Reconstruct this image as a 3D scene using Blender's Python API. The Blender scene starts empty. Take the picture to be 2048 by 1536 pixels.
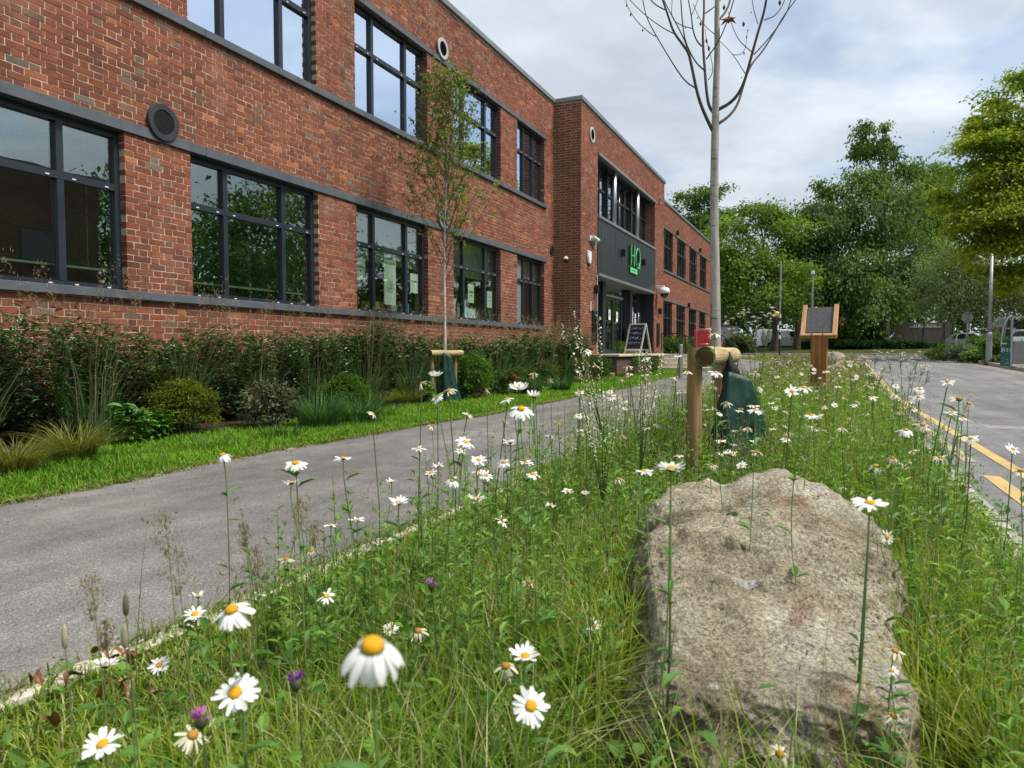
import bpy, bmesh, math, random
import numpy as np
from mathutils import Vector, Matrix, noise as mnoise

rad = math.radians
scene = bpy.context.scene
col = scene.collection
rng = np.random.default_rng(7)
random.seed(7)

# ------------------------------------------------------------------ camera
# the world: +Y runs along the long brick front, +X towards the road, Z up
FPX = 1420.0
CAM_H = 0.85
PITCH = math.atan(66 / FPX)
YAW = math.atan(636 * math.cos(PITCH) / FPX)
cam_data = bpy.data.cameras.new('camera')
cam = bpy.data.objects.new('camera', cam_data)
col.objects.link(cam)
scene.camera = cam
cam.location = (0, 0, CAM_H)
cam.rotation_euler = (math.pi / 2 - PITCH, 0, YAW)
cam_data.sensor_width = 36
cam_data.lens = FPX / 2048 * 36
cam_data.clip_start = 0.05
cam_data.clip_end = 1000
cam_data.dof.use_dof = True
cam_data.dof.focus_distance = 4.5
cam_data.dof.aperture_fstop = 8.0

# ------------------------------------------------------------------ sky and sun
SUN_EL, SUN_AZ = rad(58), rad(82)
world = bpy.data.worlds.new('World')
scene.world = world
world.use_nodes = True
wn = world.node_tree
wn.nodes.clear()
def wnode(t, **kw):
    n = wn.nodes.new(t)
    for k, v in kw.items():
        setattr(n, k, v)
    return n
wout = wnode('ShaderNodeOutputWorld')
sky = wnode('ShaderNodeTexSky')
sky.sky_type = 'NISHITA'
sky.sun_disc = False
sky.sun_elevation = SUN_EL
sky.sun_rotation = SUN_AZ
bg_sky = wnode('ShaderNodeBackground'); bg_sky.inputs[1].default_value = 0.10
wn.links.new(sky.outputs[0], bg_sky.inputs[0])
tc = wnode('ShaderNodeTexCoord')
sep = wnode('ShaderNodeSeparateXYZ')
wn.links.new(tc.outputs['Generated'], sep.inputs[0])
def wmath(op, a, b=None):
    n = wnode('ShaderNodeMath', operation=op)
    for i, s in enumerate((a, b)):
        if s is None: continue
        if isinstance(s, (int, float)): n.inputs[i].default_value = s
        else: wn.links.new(s, n.inputs[i])
    return n.outputs[0]
zc = wmath('ADD', wmath('MAXIMUM', sep.outputs[2], 0.0), 0.16)
comb = wnode('ShaderNodeCombineXYZ')
wn.links.new(wmath('DIVIDE', sep.outputs[0], zc), comb.inputs[0])
wn.links.new(wmath('DIVIDE', sep.outputs[1], zc), comb.inputs[1])
def wnoise(scale, detail, rough, off, dist=0.0):
    mp = wnode('ShaderNodeMapping'); mp.inputs['Location'].default_value = off
    wn.links.new(comb.outputs[0], mp.inputs[0])
    n = wnode('ShaderNodeTexNoise')
    n.inputs['Scale'].default_value = scale; n.inputs['Detail'].default_value = detail
    n.inputs['Roughness'].default_value = rough; n.inputs['Distortion'].default_value = dist
    wn.links.new(mp.outputs[0], n.inputs['Vector'])
    return n.outputs[0]
def wramp(fac, stops):
    r = wnode('ShaderNodeValToRGB')
    e = r.color_ramp.elements
    e[0].position, e[0].color = stops[0][0], (*stops[0][1], 1)
    e[1].position, e[1].color = stops[-1][0], (*stops[-1][1], 1)
    for p, c in stops[1:-1]:
        x = e.new(p); x.color = (*c, 1)
    wn.links.new(fac, r.inputs[0])
    return r.outputs[0]
cloud_f = wmath('ADD', wmath('MULTIPLY', wnoise(0.62, 7, 0.56, (3.1, 1.7, 0), 0.5), 0.75), wmath('MULTIPLY', wnoise(2.1, 6, 0.6, (7.3, 4.1, 2.0), 0.2), 0.25))
cloud_c = wramp(cloud_f, [(0.32, (0.65, 0.69, 0.73)), (0.43, (0.54, 0.585, 0.64)), (0.52, (0.42, 0.47, 0.525)), (0.64, (0.31, 0.355, 0.41))])
bg_cloud = wnode('ShaderNodeBackground'); bg_cloud.inputs[1].default_value = 1.0
wn.links.new(cloud_c, bg_cloud.inputs[0])
gap = wramp(wnoise(0.85, 5, 0.55, (1.3, 9.2, 5.0), 0.3), [(0.36, (0.45, 0.45, 0.45)), (0.47, (1, 1, 1))])
mixs = wnode('ShaderNodeMixShader')
wn.links.new(gap, mixs.inputs[0])
wn.links.new(bg_sky.outputs[0], mixs.inputs[1])
wn.links.new(bg_cloud.outputs[0], mixs.inputs[2])
wn.links.new(mixs.outputs[0], wout.inputs[0])

sun_data = bpy.data.lights.new('sun', 'SUN')
sun = bpy.data.objects.new('sun', sun_data)
col.objects.link(sun)
sun_data.energy = 3.2
sun_data.angle = rad(18)
sun_data.color = (1.0, 0.95, 0.86)
sdir = Vector((math.sin(SUN_AZ) * math.cos(SUN_EL), math.cos(SUN_AZ) * math.cos(SUN_EL), math.sin(SUN_EL)))
sun.rotation_euler = sdir.to_track_quat('Z', 'Y').to_euler()
sun.location = (30, 10, 40)

vs = scene.view_settings
vs.view_transform = 'Standard'
vs.look = 'None'
vs.exposure = 0.68
vs.gamma = 1.0
vs.use_curve_mapping = False
cy = scene.cycles
cy.use_denoising = True
try:
    cy.denoiser = 'OPENIMAGEDENOISE'
    cy.denoising_prefilter = 'ACCURATE'
except Exception:
    pass
cy.max_bounces = 7
cy.diffuse_bounces = 3
cy.glossy_bounces = 3
cy.transmission_bounces = 4
cy.transparent_max_bounces = 10
cy.sample_clamp_indirect = 6
cy.caustics_reflective = False
cy.caustics_refractive = False

# ------------------------------------------------------------------ helpers
def zr(y):
    """height of the ground: level by the camera, rising gently along the road"""
    y = np.asarray(y, float)
    r = np.where(y < 14, 0.0, np.where(y < 58, 0.0139 * (y - 14), 0.612 + 0.033 * (y - 58)))
    r = np.where(y > 110, 0.612 + 0.033 * 52, r)
    return r if r.shape else float(r)
_c, _s = math.cos(YAW), math.sin(YAW)
def ray(px, py):
    u = (px - 1024) / FPX; v = (768 - py) / FPX
    fy = math.cos(PITCH) + v * math.sin(PITCH); fz = -math.sin(PITCH) + v * math.cos(PITCH)
    return np.array((u * _c - fy * _s, u * _s + fy * _c, fz))
def P(px, py, d):
    """the point seen at photo pixel (px, py), d metres ahead of the camera"""
    r = ray(px, py); k = d / (-_s * r[0] + _c * r[1])
    return Vector((k * r[0], k * r[1], CAM_H + k * r[2]))
def G(px, py):
    """where the sight line through a photo pixel meets the ground"""
    r = ray(px, py)
    lo, hi = 0.3, 160.0
    f = lambda k: CAM_H + k * r[2] - zr(k * r[1])
    for _ in range(60):
        m = (lo + hi) / 2
        if f(m) > 0: lo = m
        else: hi = m
    return Vector((lo * r[0], lo * r[1], CAM_H + lo * r[2]))
def D(px, d):
    """a ground point in photo column px, d metres ahead"""
    p = P(px, 700, d); p.z = zr(p.y); return p
def cam_uv(p):
    """photo pixel and distance of a world point"""
    x, y, z = p[0], p[1], p[2] - CAM_H
    f = -_s * x + _c * y; r = _c * x + _s * y
    cf = f * math.cos(PITCH) - z * math.sin(PITCH); cz = f * math.sin(PITCH) + z * math.cos(PITCH)
    return 1024 + FPX * r / cf, 768 - FPX * cz / cf, cf

def tag(o, label=None, cat=None, group=None, kind=None):
    if label: o['label'] = label
    if cat: o['category'] = cat
    if group: o['group'] = group
    if kind: o['kind'] = kind
    return o
def link(o, parent=None):
    col.objects.link(o)
    if parent is not None:
        o.parent = parent
    return o
def thing(name, label, cat, loc=(0, 0, 0), rz=0.0, group=None, kind=None):
    o = bpy.data.objects.new(name, None)
    o.empty_display_size = 0.1
    o.location = loc; o.rotation_euler = (0, 0, rz)
    link(o)
    return tag(o, label, cat, group, kind)

class MB:
    """collects boxes, tubes and faces; build() links them as one mesh"""
    def __init__(s):
        s.v = []; s.f = []; s.m = []; s.c = []
    def add(s, vs, fs, m=0, c=None):
        o = len(s.v)
        s.v.extend([tuple(p) for p in vs]); s.f.extend([tuple(i + o for i in f) for f in fs]); s.m.extend([m] * len(fs))
        if c is not None:
            s.c.extend([c] * len(vs))
        return s
    def box(s, x0, x1, y0, y1, z0, z1, m=0, c=None):
        return s.add([(x0, y0, z0), (x1, y0, z0), (x1, y1, z0), (x0, y1, z0), (x0, y0, z1), (x1, y0, z1), (x1, y1, z1), (x0, y1, z1)],
                     [(0, 3, 2, 1), (4, 5, 6, 7), (0, 1, 5, 4), (1, 2, 6, 5), (2, 3, 7, 6), (3, 0, 4, 7)], m, c)
    def tube(s, pts, radii, n=8, m=0, cap=True, c=None):
        pts = [Vector(p) for p in pts]
        if not hasattr(radii, '__len__'): radii = [radii] * len(pts)
        vs = []; fs = []
        nrm = None
        for i, p in enumerate(pts):
            t = (pts[min(i + 1, len(pts) - 1)] - pts[max(i - 1, 0)])
            if t.length < 1e-9: t = Vector((0, 0, 1))
            t.normalize()
            if nrm is None:
                nrm = t.orthogonal().normalized()
            else:
                nrm = (nrm - t * nrm.dot(t))
                nrm = nrm.normalized() if nrm.length > 1e-6 else t.orthogonal().normalized()
            b = t.cross(nrm)
            for k in range(n):
                a = 2 * math.pi * k / n
                vs.append(p + (nrm * math.cos(a) + b * math.sin(a)) * radii[i])
        for i in range(len(pts) - 1):
            for k in range(n):
                k2 = (k + 1) % n
                fs.append((i * n + k, i * n + k2, (i + 1) * n + k2, (i + 1) * n + k))
        if cap:
            fs.append(tuple(reversed(range(n)))); fs.append(tuple(range((len(pts) - 1) * n, len(pts) * n)))
        return s.add(vs, fs, m, c)
    def lathe(s, prof, n=16, at=(0, 0, 0), m=0, c=None):
        vs = []; fs = []
        for r, z in prof:
            for k in range(n):
                a = 2 * math.pi * k / n
                vs.append((at[0] + r * math.cos(a), at[1] + r * math.sin(a), at[2] + z))
        for i in range(len(prof) - 1):
            for k in range(n):
                k2 = (k + 1) % n
                fs.append((i * n + k, i * n + k2, (i + 1) * n + k2, (i + 1) * n + k))
        fs.append(tuple(reversed(range(n)))); fs.append(tuple(range((len(prof) - 1) * n, len(prof) * n)))
        return s.add(vs, fs, m, c)
    def prism(s, poly, axis, a, b, m=0, c=None):
        """extrude a 2-D polygon along an axis; the polygon's plane is the other two axes in order"""
        n = len(poly)
        def put(p, w):
            q = list(p); q.insert(axis, w); return tuple(q)
        vs = [put(p, a) for p in poly] + [put(p, b) for p in poly]
        fs = [tuple(range(n)), tuple(reversed(range(n, 2 * n)))] + [(i, i + n, (i + 1) % n + n, (i + 1) % n) for i in range(n)]
        return s.add(vs, fs, m, c)
    def build(s, name, mats, parent=None, smooth=False, bevel=0.0, loc=None, kind=None):
        me = bpy.data.meshes.new(name)
        me.from_pydata(s.v, [], s.f)
        if not isinstance(mats, (list, tuple)): mats = [mats]
        for m in mats: me.materials.append(m)
        if len(mats) > 1: me.polygons.foreach_set('material_index', s.m)
        if s.c and len(s.c) == len(s.v):
            at = me.attributes.new('c', 'FLOAT_COLOR', 'POINT')
            at.data.foreach_set('color', np.array([(*q, 1.0) for q in s.c], np.float32).ravel())
        bm = bmesh.new(); bm.from_mesh(me); bmesh.ops.recalc_face_normals(bm, faces=bm.faces[:]); 
        if bevel > 0:
            bmesh.ops.bevel(bm, geom=bm.edges[:], offset=bevel, segments=1, affect='EDGES', clamp_overlap=True)
        bm.to_mesh(me); bm.free()
        if smooth:
            me.polygons.foreach_set('use_smooth', [True] * len(me.polygons))
        o = bpy.data.objects.new(name, me)
        if loc is not None: o.location = loc
        if kind: o['kind'] = kind
        return link(o, parent)

def raw_mesh(name, V, faces_flat, sizes, mats, C=None, smooth=False, midx=None):
    me = bpy.data.meshes.new(name)
    V = np.ascontiguousarray(V, np.float32); faces_flat = np.ascontiguousarray(faces_flat, np.int32); sizes = np.ascontiguousarray(sizes, np.int32)
    me.vertices.add(len(V)); me.vertices.foreach_set('co', V.ravel())
    me.loops.add(len(faces_flat)); me.loops.foreach_set('vertex_index', faces_flat)
    me.polygons.add(len(sizes))
    st = np.zeros(len(sizes), np.int32); st[1:] = np.cumsum(sizes)[:-1]
    me.polygons.foreach_set('loop_start', st)
    me.polygons.foreach_set('use_smooth', np.full(len(sizes), bool(smooth)))
    if not isinstance(mats, (list, tuple)): mats = [mats]
    for m in mats: me.materials.append(m)
    if midx is not None: me.polygons.foreach_set('material_index', np.ascontiguousarray(midx, np.int32))
    if C is not None:
        at = me.attributes.new('c', 'FLOAT_COLOR', 'POINT')
        c4 = np.ones((len(V), 4), np.float32); c4[:, :3] = C
        at.data.foreach_set('color', c4.ravel())
    me.update(calc_edges=True)
    return me
def mesh_obj(name, me, parent=None, loc=None, kind=None):
    o = bpy.data.objects.new(name, me)
    if loc is not None: o.location = loc
    if kind: o['kind'] = kind
    return link(o, parent)

def norm(a):
    return a / np.maximum(np.linalg.norm(a, axis=-1, keepdims=True), 1e-9)
def scatter(tv, tf, pos, fwd, up, scale, C, shade=None):
    """copies of one small template: x across, y along (fwd), z along its face normal (up)"""
    tv = np.asarray(tv, float); N = len(pos); k = len(tv)
    f = norm(np.asarray(fwd, float)); u = np.asarray(up, float)
    r = norm(np.cross(f, u)); u = np.cross(r, f)
    sc = np.asarray(scale, float)
    if sc.ndim == 1: sc = np.repeat(sc[:, None], 3, 1)
    T = tv[None] * sc[:, None, :]
    V = pos[:, None] + T[..., 0:1] * r[:, None] + T[..., 1:2] * f[:, None] + T[..., 2:3] * u[:, None]
    flat = np.concatenate([np.asarray(q) for q in tf]); sz = np.array([len(q) for q in tf])
    F = (flat[None] + (np.arange(N) * k)[:, None]).ravel()
    S = np.tile(sz, N)
    CC = np.repeat(np.asarray(C, float), k, 0)
    return V.reshape(-1, 3), F, S, CC
def merge(parts):
    V = []; F = []; S = []; C = []; o = 0
    for v, f, s, c in parts:
        V.append(v); F.append(f + o); S.append(s); C.append(c); o += len(v)
    return np.concatenate(V), np.concatenate(F), np.concatenate(S), np.concatenate(C)
LEAF = ([(0, 0, 0), (-.5, .45, .08), (0, 1, -.06), (.5, .45, .08)], [(0, 3, 2, 1)])
LANCE = ([(0, 0, 0), (-.5, .35, .10), (0, .38, 0), (.5, .35, .10), (-.36, .72, .02), (0, .75, -.06), (.36, .72, .02), (0, 1, -.22)],
         [(0, 2, 1), (0, 3, 2), (1, 2, 5, 4), (2, 3, 6, 5), (4, 5, 7), (5, 6, 7)])
def rand_dirs(n, r=rng):
    a = r.normal(size=(n, 3)); return norm(a)
def blades(pos, h, w, az, bend, C, lean=None):
    """curved grass blades, seven points each"""
    N = len(pos); ts = (0.0, 0.38, 0.74, 1.0)
    d = np.stack([np.cos(az), np.sin(az), np.zeros(N)], 1); sd = np.stack([-np.sin(az), np.cos(az), np.zeros(N)], 1)
    tw = rng.uniform(-.8, .8, N)
    sd = norm(sd * np.cos(tw)[:, None] + d * np.sin(tw)[:, None])
    V = np.zeros((N, 7, 3))
    for i, t in enumerate(ts):
        q = pos + d * (bend * h * t * t)[:, None]
        q[:, 2] += h * t * (1 - 0.42 * np.minimum(bend, 1.6) * t)
        if i < 3:
            ww = (w * (1.0, 0.9, 0.6)[i])[:, None] * .5
            V[:, 2 * i] = q - sd * ww; V[:, 2 * i + 1] = q + sd * ww
        else:
            V[:, 6] = q
    flat = np.array([0, 1, 3, 2, 2, 3, 5, 4, 4, 5, 6]); sz = np.array([4, 4, 3])
    F = (flat[None] + (np.arange(N) * 7)[:, None]).ravel()
    return V.reshape(-1, 3), F, np.tile(sz, N), np.repeat(C, 7, 0)
def mixc(a, b, t):
    a = np.asarray(a, float); b = np.asarray(b, float); t = np.asarray(t, float)
    return a[None] * (1 - t[:, None]) + b[None] * t[:, None]

# ------------------------------------------------------------------ materials
class N:
    def __init__(s, name):
        s.m = bpy.data.materials.new(name); s.m.use_nodes = True
        s.t = s.m.node_tree; s.t.nodes.clear()
        s.out = s.n('ShaderNodeOutputMaterial')
        s.b = s.n('ShaderNodeBsdfPrincipled')
        s.l(s.b.outputs[0], s.out.inputs[0])
    def n(s, t, **kw):
        x = s.t.nodes.new(t)
        for k, v in kw.items(): setattr(x, k, v)
        return x
    def l(s, a, b): s.t.links.new(a, b)
    def val(s, sock, v):
        if isinstance(v, (int, float)): sock.default_value = v
        elif isinstance(v, (tuple, list)): sock.default_value = (*v, 1) if len(sock.default_value) == 4 and len(v) == 3 else v
        else: s.l(v, sock)
    def pos(s): return s.n('ShaderNodeNewGeometry').outputs['Position']
    def obj(s): return s.n('ShaderNodeTexCoord').outputs['Object']
    def attr(s, nm='c'):
        x = s.n('ShaderNodeAttribute'); x.attribute_name = nm; return x.outputs['Color']
    def scale(s, vec, sc):
        x = s.n('ShaderNodeMapping'); x.inputs['Scale'].default_value = sc; s.l(vec, x.inputs[0]); return x.outputs[0]
    def noise(s, vec, scale, detail=4, rough=.55, dist=0.0):
        x = s.n('ShaderNodeTexNoise')
        x.inputs['Scale'].default_value = scale; x.inputs['Detail'].default_value = detail; x.inputs['Roughness'].default_value = rough; x.inputs['Distortion'].default_value = dist
        s.l(vec, x.inputs['Vector']); return x.outputs[0]
    def voro(s, vec, scale, feat='F1', rnd=1.0):
        x = s.n('ShaderNodeTexVoronoi'); x.feature = feat; x.inputs['Scale'].default_value = scale; x.inputs['Randomness'].default_value = rnd
        s.l(vec, x.inputs['Vector']); return x
    def ramp(s, fac, stops, interp='LINEAR'):
        r = s.n('ShaderNodeValToRGB'); r.color_ramp.interpolation = interp
        e = r.color_ramp.elements
        f = lambda c: (c, c, c, 1) if isinstance(c, (int, float)) else (*c, 1)
        e[0].position, e[0].color = stops[0][0], f(stops[0][1])
        e[1].position, e[1].color = stops[-1][0], f(stops[-1][1])
        for p, c in stops[1:-1]:
            q = e.new(p); q.color = f(c)
        s.l(fac, r.inputs[0]); return r.outputs[0]
    def mix(s, fac, a, b, mode='MIX'):
        x = s.n('ShaderNodeMix', data_type='RGBA', blend_type=mode)
        s.val(x.inputs[0], fac); s.val(x.inputs[6], a); s.val(x.inputs[7], b)
        return x.outputs[2]
    def math(s, op, a, b=0.0):
        x = s.n('ShaderNodeMath', operation=op); s.val(x.inputs[0], a); s.val(x.inputs[1], b); return x.outputs[0]
    def bump(s, h, strength=.4, dist=.01):
        x = s.n('ShaderNodeBump'); x.inputs['Strength'].default_value = strength; x.inputs['Distance'].default_value = dist
        s.l(h, x.inputs['Height']); s.l(x.outputs[0], s.b.inputs['Normal']); return x
    def set(s, base=None, rough=None, metal=None, spec=None):
        if base is not None: s.val(s.b.inputs['Base Color'], base)
        if rough is not None: s.val(s.b.inputs['Roughness'], rough)
        if metal is not None: s.val(s.b.inputs['Metallic'], metal)
        if spec is not None: s.val(s.b.inputs['Specular IOR Level'], spec)
        return s.m
    def leafy(s, fac=.35, tint=(1.25, 1.3, .55), base=None):
        """let some light through the blade"""
        tr = s.n('ShaderNodeBsdfTranslucent')
        s.l(s.mix(1.0, base, tint, 'MULTIPLY'), tr.inputs[0])
        mx = s.n('ShaderNodeMixShader'); mx.inputs[0].default_value = fac
        s.l(s.b.outputs[0], mx.inputs[1]); s.l(tr.outputs[0], mx.inputs[2]); s.l(mx.outputs[0], s.out.inputs[0])

def plain(name, base, rough=.6, metal=0.0, spec=.4, var=.12, scale=6.0, bump=0.0, bscale=60.0):
    k = N(name); p = k.obj()
    nz = k.noise(p, scale, 5)
    d = tuple(x * (1 - var) for x in base); b = tuple(min(1, x * (1 + var)) for x in base)
    k.set(k.ramp(nz, [(.3, d), (.7, b)]), k.ramp(k.noise(p, scale * 1.7, 3), [(.3, max(0, rough - .08)), (.7, min(1, rough + .08))]), metal, spec)
    if bump: k.bump(k.noise(p, bscale, 4), bump, .004)
    return k.m
def leaf_mat(name, rough=.5, spec=.35, fac=.32, tint=(1.25, 1.3, .5)):
    k = N(name); c = k.attr()
    c = k.mix(.5, c, k.ramp(k.noise(k.pos(), 9, 3), [(.3, .72), (.7, 1.25)]), 'MULTIPLY')
    k.set(c, rough, 0, spec); k.leafy(fac, tint, c)
    return k.m
M = {}
def brick_material():
    k = N('brick'); p = k.pos(); c = k.attr()
    g = k.noise(p, 34, 6, .65); f = k.noise(p, 190, 3, .6)
    c = k.mix(1.0, c, k.ramp(g, [(.25, .74), (.5, 1.0), (.75, 1.22)]), 'MULTIPLY')
    dark = k.ramp(k.noise(p, 60, 5, .7), [(.60, 0.0), (.70, .55)])
    c = k.mix(dark, c, (.06, .04, .035))
    bloom = k.ramp(k.noise(p, 2.2, 5, .6), [(.55, 0.0), (.75, .22)])
    c = k.mix(bloom, c, (.42, .30, .23))
    drift = k.ramp(k.math('ADD', k.math('MULTIPLY', k.noise(p, .45, 4, .6), .6), k.math('MULTIPLY', k.noise(k.scale(p, (1, 2.4, .35)), 1.6, 5, .6), .4)), [(.36, .74), (.5, 1.0), (.64, 1.16)])
    c = k.mix(1.0, c, drift, 'MULTIPLY')
    k.set(c, .88, 0, .25)
    k.bump(k.math('ADD', k.math('MULTIPLY', g, .7), k.math('MULTIPLY', f, .4)), .9, .006)
    return k.m
M['brick'] = brick_material()
def mortar_material():
    k = N('mortar'); p = k.pos()
    c = k.ramp(k.noise(p, 3.0, 6, .6), [(.3, (.40, .285, .20)), (.55, (.54, .41, .30)), (.75, (.62, .50, .39))])
    k.set(c, .95, 0, .1); k.bump(k.noise(p, 260, 3, .6), .6, .003)
    return k.m
M['mortar'] = mortar_material()
M['anthracite'] = plain('anthracite_metal', (.020, .027, .036), .40, 0, .4, .15, 3)
M['band'] = plain('slate_grey_band', (.088, .102, .118), .55, 0, .4, .22, 4, .15, 80)
M['coping'] = plain('coping_metal', (.20, .21, .215), .45, .3, .5, .15, 2)
M['louvre'] = plain('louvre_metal', (.030, .034, .038), .5, 0, .4)
M['vent_grey'] = plain('vent_grey', (.20, .21, .215), .5, 0, .4)
M['vent_pale'] = plain('vent_pale', (.42, .42, .40), .5, 0, .4)
def cladding_material():
    k = N('cladding'); p = k.pos()
    n = k.noise(k.scale(p, (1, 7, .45)), 3.5, 6, .6)
    k.set(k.ramp(n, [(.3, (.010, .014, .015)), (.55, (.020, .026, .028)), (.75, (.050, .060, .063))]), .42, 0, .45)
    return k.m
M['cladding'] = cladding_material()
def glass_material(name, tint, base, gcol):
    k = N(name)
    tr = k.n('ShaderNodeBsdfTransparent'); tr.inputs[0].default_value = (*tint, 1)
    gl = k.n('ShaderNodeBsdfGlossy'); gl.inputs[0].default_value = (*gcol, 1); gl.inputs['Roughness'].default_value = .0
    lw = k.n('ShaderNodeLayerWeight'); lw.inputs[0].default_value = .5
    fr = k.math('ADD', k.math('MULTIPLY', k.math('POWER', lw.outputs['Facing'], 5.0), .9), .04)
    b = k.n('ShaderNodeBump'); b.inputs['Strength'].default_value = .05; b.inputs['Distance'].default_value = .02
    k.l(k.noise(k.pos(), 1.6, 1), b.inputs['Height']); k.l(b.outputs[0], gl.inputs['Normal'])
    mx = k.n('ShaderNodeMixShader')
    k.l(k.math('MINIMUM', k.math('ADD', fr, base), 1.0), mx.inputs[0])
    k.l(tr.outputs[0], mx.inputs[1]); k.l(gl.outputs[0], mx.inputs[2]); k.l(mx.outputs[0], k.out.inputs[0])
    return k.m
M['glass'] = glass_material('window_glass', (.90, .96, .90), .14, (.92, .96, 1.0))
M['glass_upper'] = glass_material('sky_tinted_glass', (.50, .54, .62), .80, (.74, .85, 1.0))  # blue of the mirrored sky put into the gloss colour
M['shelter_glass'] = glass_material('shelter_glass', (.80, .84, .84), .0, (.7, .7, .7))
M['blind_shade'] = plain('blind_slat_dim', (.32, .34, .30), .6, 0, .3, .06)  # darker blind copy: dimness of the near rooms put into the colour
M['glass_near'] = glass_material('dimming_window_glass', (.70, .82, .72), .20, (.90, .96, 1.0))  # darker tint on the near panes carries the dimness of the rooms
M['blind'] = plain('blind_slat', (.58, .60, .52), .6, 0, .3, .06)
M['room_wall'] = plain('room_wall', (.44, .45, .42), .9, 0, .1)
M['room_dark'] = plain('room_dark', (.12, .11, .10), .9, 0, .1)
M['ceiling'] = plain('ceiling_tile', (.5, .5, .48), .9, 0, .1)
M['paper'] = plain('paper', (.86, .90, .86), .8, 0, .1, .03)
M['ink'] = plain('ink', (.05, .05, .06), .8)
M['steel'] = plain('brushed_steel', (.46, .47, .48), .34, .8, .5, .1)
M['galv'] = plain('galvanised_steel', (.34, .36, .38), .5, .55, .5, .2, 9)
M['white_paint'] = plain('white_paint', (.74, .75, .75), .4, 0, .5, .05)
M['white_plastic'] = plain('white_plastic', (.72, .73, .73), .35, 0, .5, .05)
M['black_metal'] = plain('black_metal', (.015, .016, .018), .4, 0, .5)
M['black_rubber'] = plain('black_rubber', (.012, .012, .014), .7, 0, .3)
M['dark_glass'] = plain('dark_glass', (.01, .012, .014), .08, 0, .6, .05)
M['red_plastic'] = plain('red_plastic', (.55, .022, .018), .45, 0, .5, .2, 5)
M['blue_plastic'] = plain('blue_plastic', (.08, .12, .52), .5)
M['green_metal'] = plain('green_metal', (.012, .075, .052), .5)
M['yellow_globe'] = plain('yellow_globe', (.86, .62, .012), .35, 0, .5, .04)
M['chalk_board'] = plain('chalk_board', (.012, .016, .030), .6)
M['chalk'] = plain('chalk', (.42, .45, .55), .9)
M['pale_frame'] = plain('pale_timber_frame', (.56, .52, .46), .6)
M['screen_green'] = plain('poster_green', (.012, .085, .075), .5)
M['mid_grey'] = plain('mid_grey_panel', (.19, .195, .20), .6)
M['yellow_ink'] = plain('yellow_ink', (.62, .52, .10), .7)
M['card'] = plain('card_yellow', (.62, .50, .20), .8)
M['blue_card'] = plain('blue_card', (.16, .32, .55), .7)
M['teal'] = plain('teal_binder', (.25, .48, .46), .6)
M['stone_cream'] = plain('cream_stone', (.56, .49, .39), .8, 0, .2, .16, 5, .3, 90)
M['kerb'] = plain('concrete_kerb', (.36, .335, .29), .9, 0, .15, .22, 7, .5, 120)
M['edging'] = plain('pale_edging', (.46, .42, .35), .9, 0, .15, .28, 9, .5, 120)
M['landing_brick'] = plain('dark_brick', (.10, .07, .055), .9, 0, .15, .35, 14, .4, 60)  # dark brown brick tone of the landing face
def sign_green(name, emit):
    k = N(name); k.set((.16, .60, .27), .4)
    k.b.inputs['Emission Color'].default_value = (.14, .85, .30, 1); k.b.inputs['Emission Strength'].default_value = emit
    return k.m
M['lit_green'] = sign_green('lit_green', .03)
M['deep_green'] = plain('deep_green', (.02, .30, .09), .5)

def tarmac(name, dark, light, warm, sc=1.0, patch=.5):
    k = N(name); p = k.pos()
    v = k.voro(k.scale(p, (1, 1, .3)), 210 * sc); agg = v.outputs['Distance']
    cells = v.outputs['Color']
    big = k.noise(p, .55, 5, .6, .4); mid = k.noise(p, 4.5, 5, .6)
    base = k.ramp(k.math('ADD', k.math('MULTIPLY', big, .6), k.math('MULTIPLY', mid, .4)), [(.36, dark), (.52, tuple((a + b) / 2 for a, b in zip(dark, light))), (.64, light)])
    speck = k.n('ShaderNodeSeparateColor'); k.l(cells, speck.inputs[0])
    base = k.mix(1.0, base, k.ramp(speck.outputs[0], [(.0, .58), (.5, .97), (.85, 1.14), (1.0, 1.75)]), 'MULTIPLY')
    base = k.mix(k.ramp(k.noise(p, 1.3, 6, .65, .6), [(.52, 0.0), (.72, patch)]), base, warm)
    tracks = k.ramp(k.noise(k.scale(p, (1.5, .16, 1)), 1.4, 4, .6, .3), [(.38, .84), (.5, 1.0), (.62, 1.13)])
    base = k.mix(1.0, base, tracks, 'MULTIPLY')
    stain = k.ramp(k.noise(p, 2.6, 6, .7, 1.0), [(.64, 0.0), (.74, .42)])
    base = k.mix(stain, base, tuple(x * .55 for x in dark))
    wob = k.n('ShaderNodeVectorMath', operation='ADD'); k.l(p, wob.inputs[0])
    nz = k.n('ShaderNodeTexNoise'); nz.inputs['Scale'].default_value = 2.2; nz.inputs['Detail'].default_value = 5; k.l(p, nz.inputs['Vector'])
    sc_ = k.n('ShaderNodeVectorMath', operation='SCALE'); sc_.inputs['Scale'].default_value = .9; k.l(nz.outputs['Color'], sc_.inputs[0]); k.l(sc_.outputs[0], wob.inputs[1])
    edge = k.voro(wob.outputs[0], .22, 'DISTANCE_TO_EDGE').outputs['Distance']
    crack = k.math('MULTIPLY', k.ramp(edge, [(.0, 1.0), (.0035, 0.0)]), k.ramp(k.noise(p, .5, 2), [(.45, 0.0), (.6, .8)]))
    base = k.mix(crack, base, (.03, .028, .026))
    k.set(base, .88, 0, .22)
    k.bump(k.math('ADD', agg, k.math('MULTIPLY', k.noise(p, 320, 2), .4)), .55, .006)
    return k.m
M['path'] = tarmac('path_tarmac', (.120, .114, .110), (.228, .216, .205), (.26, .243, .222))
M['road'] = tarmac('road_tarmac', (.135, .135, .137), (.245, .243, .24), (.27, .26, .245), .8, .35)
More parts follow.
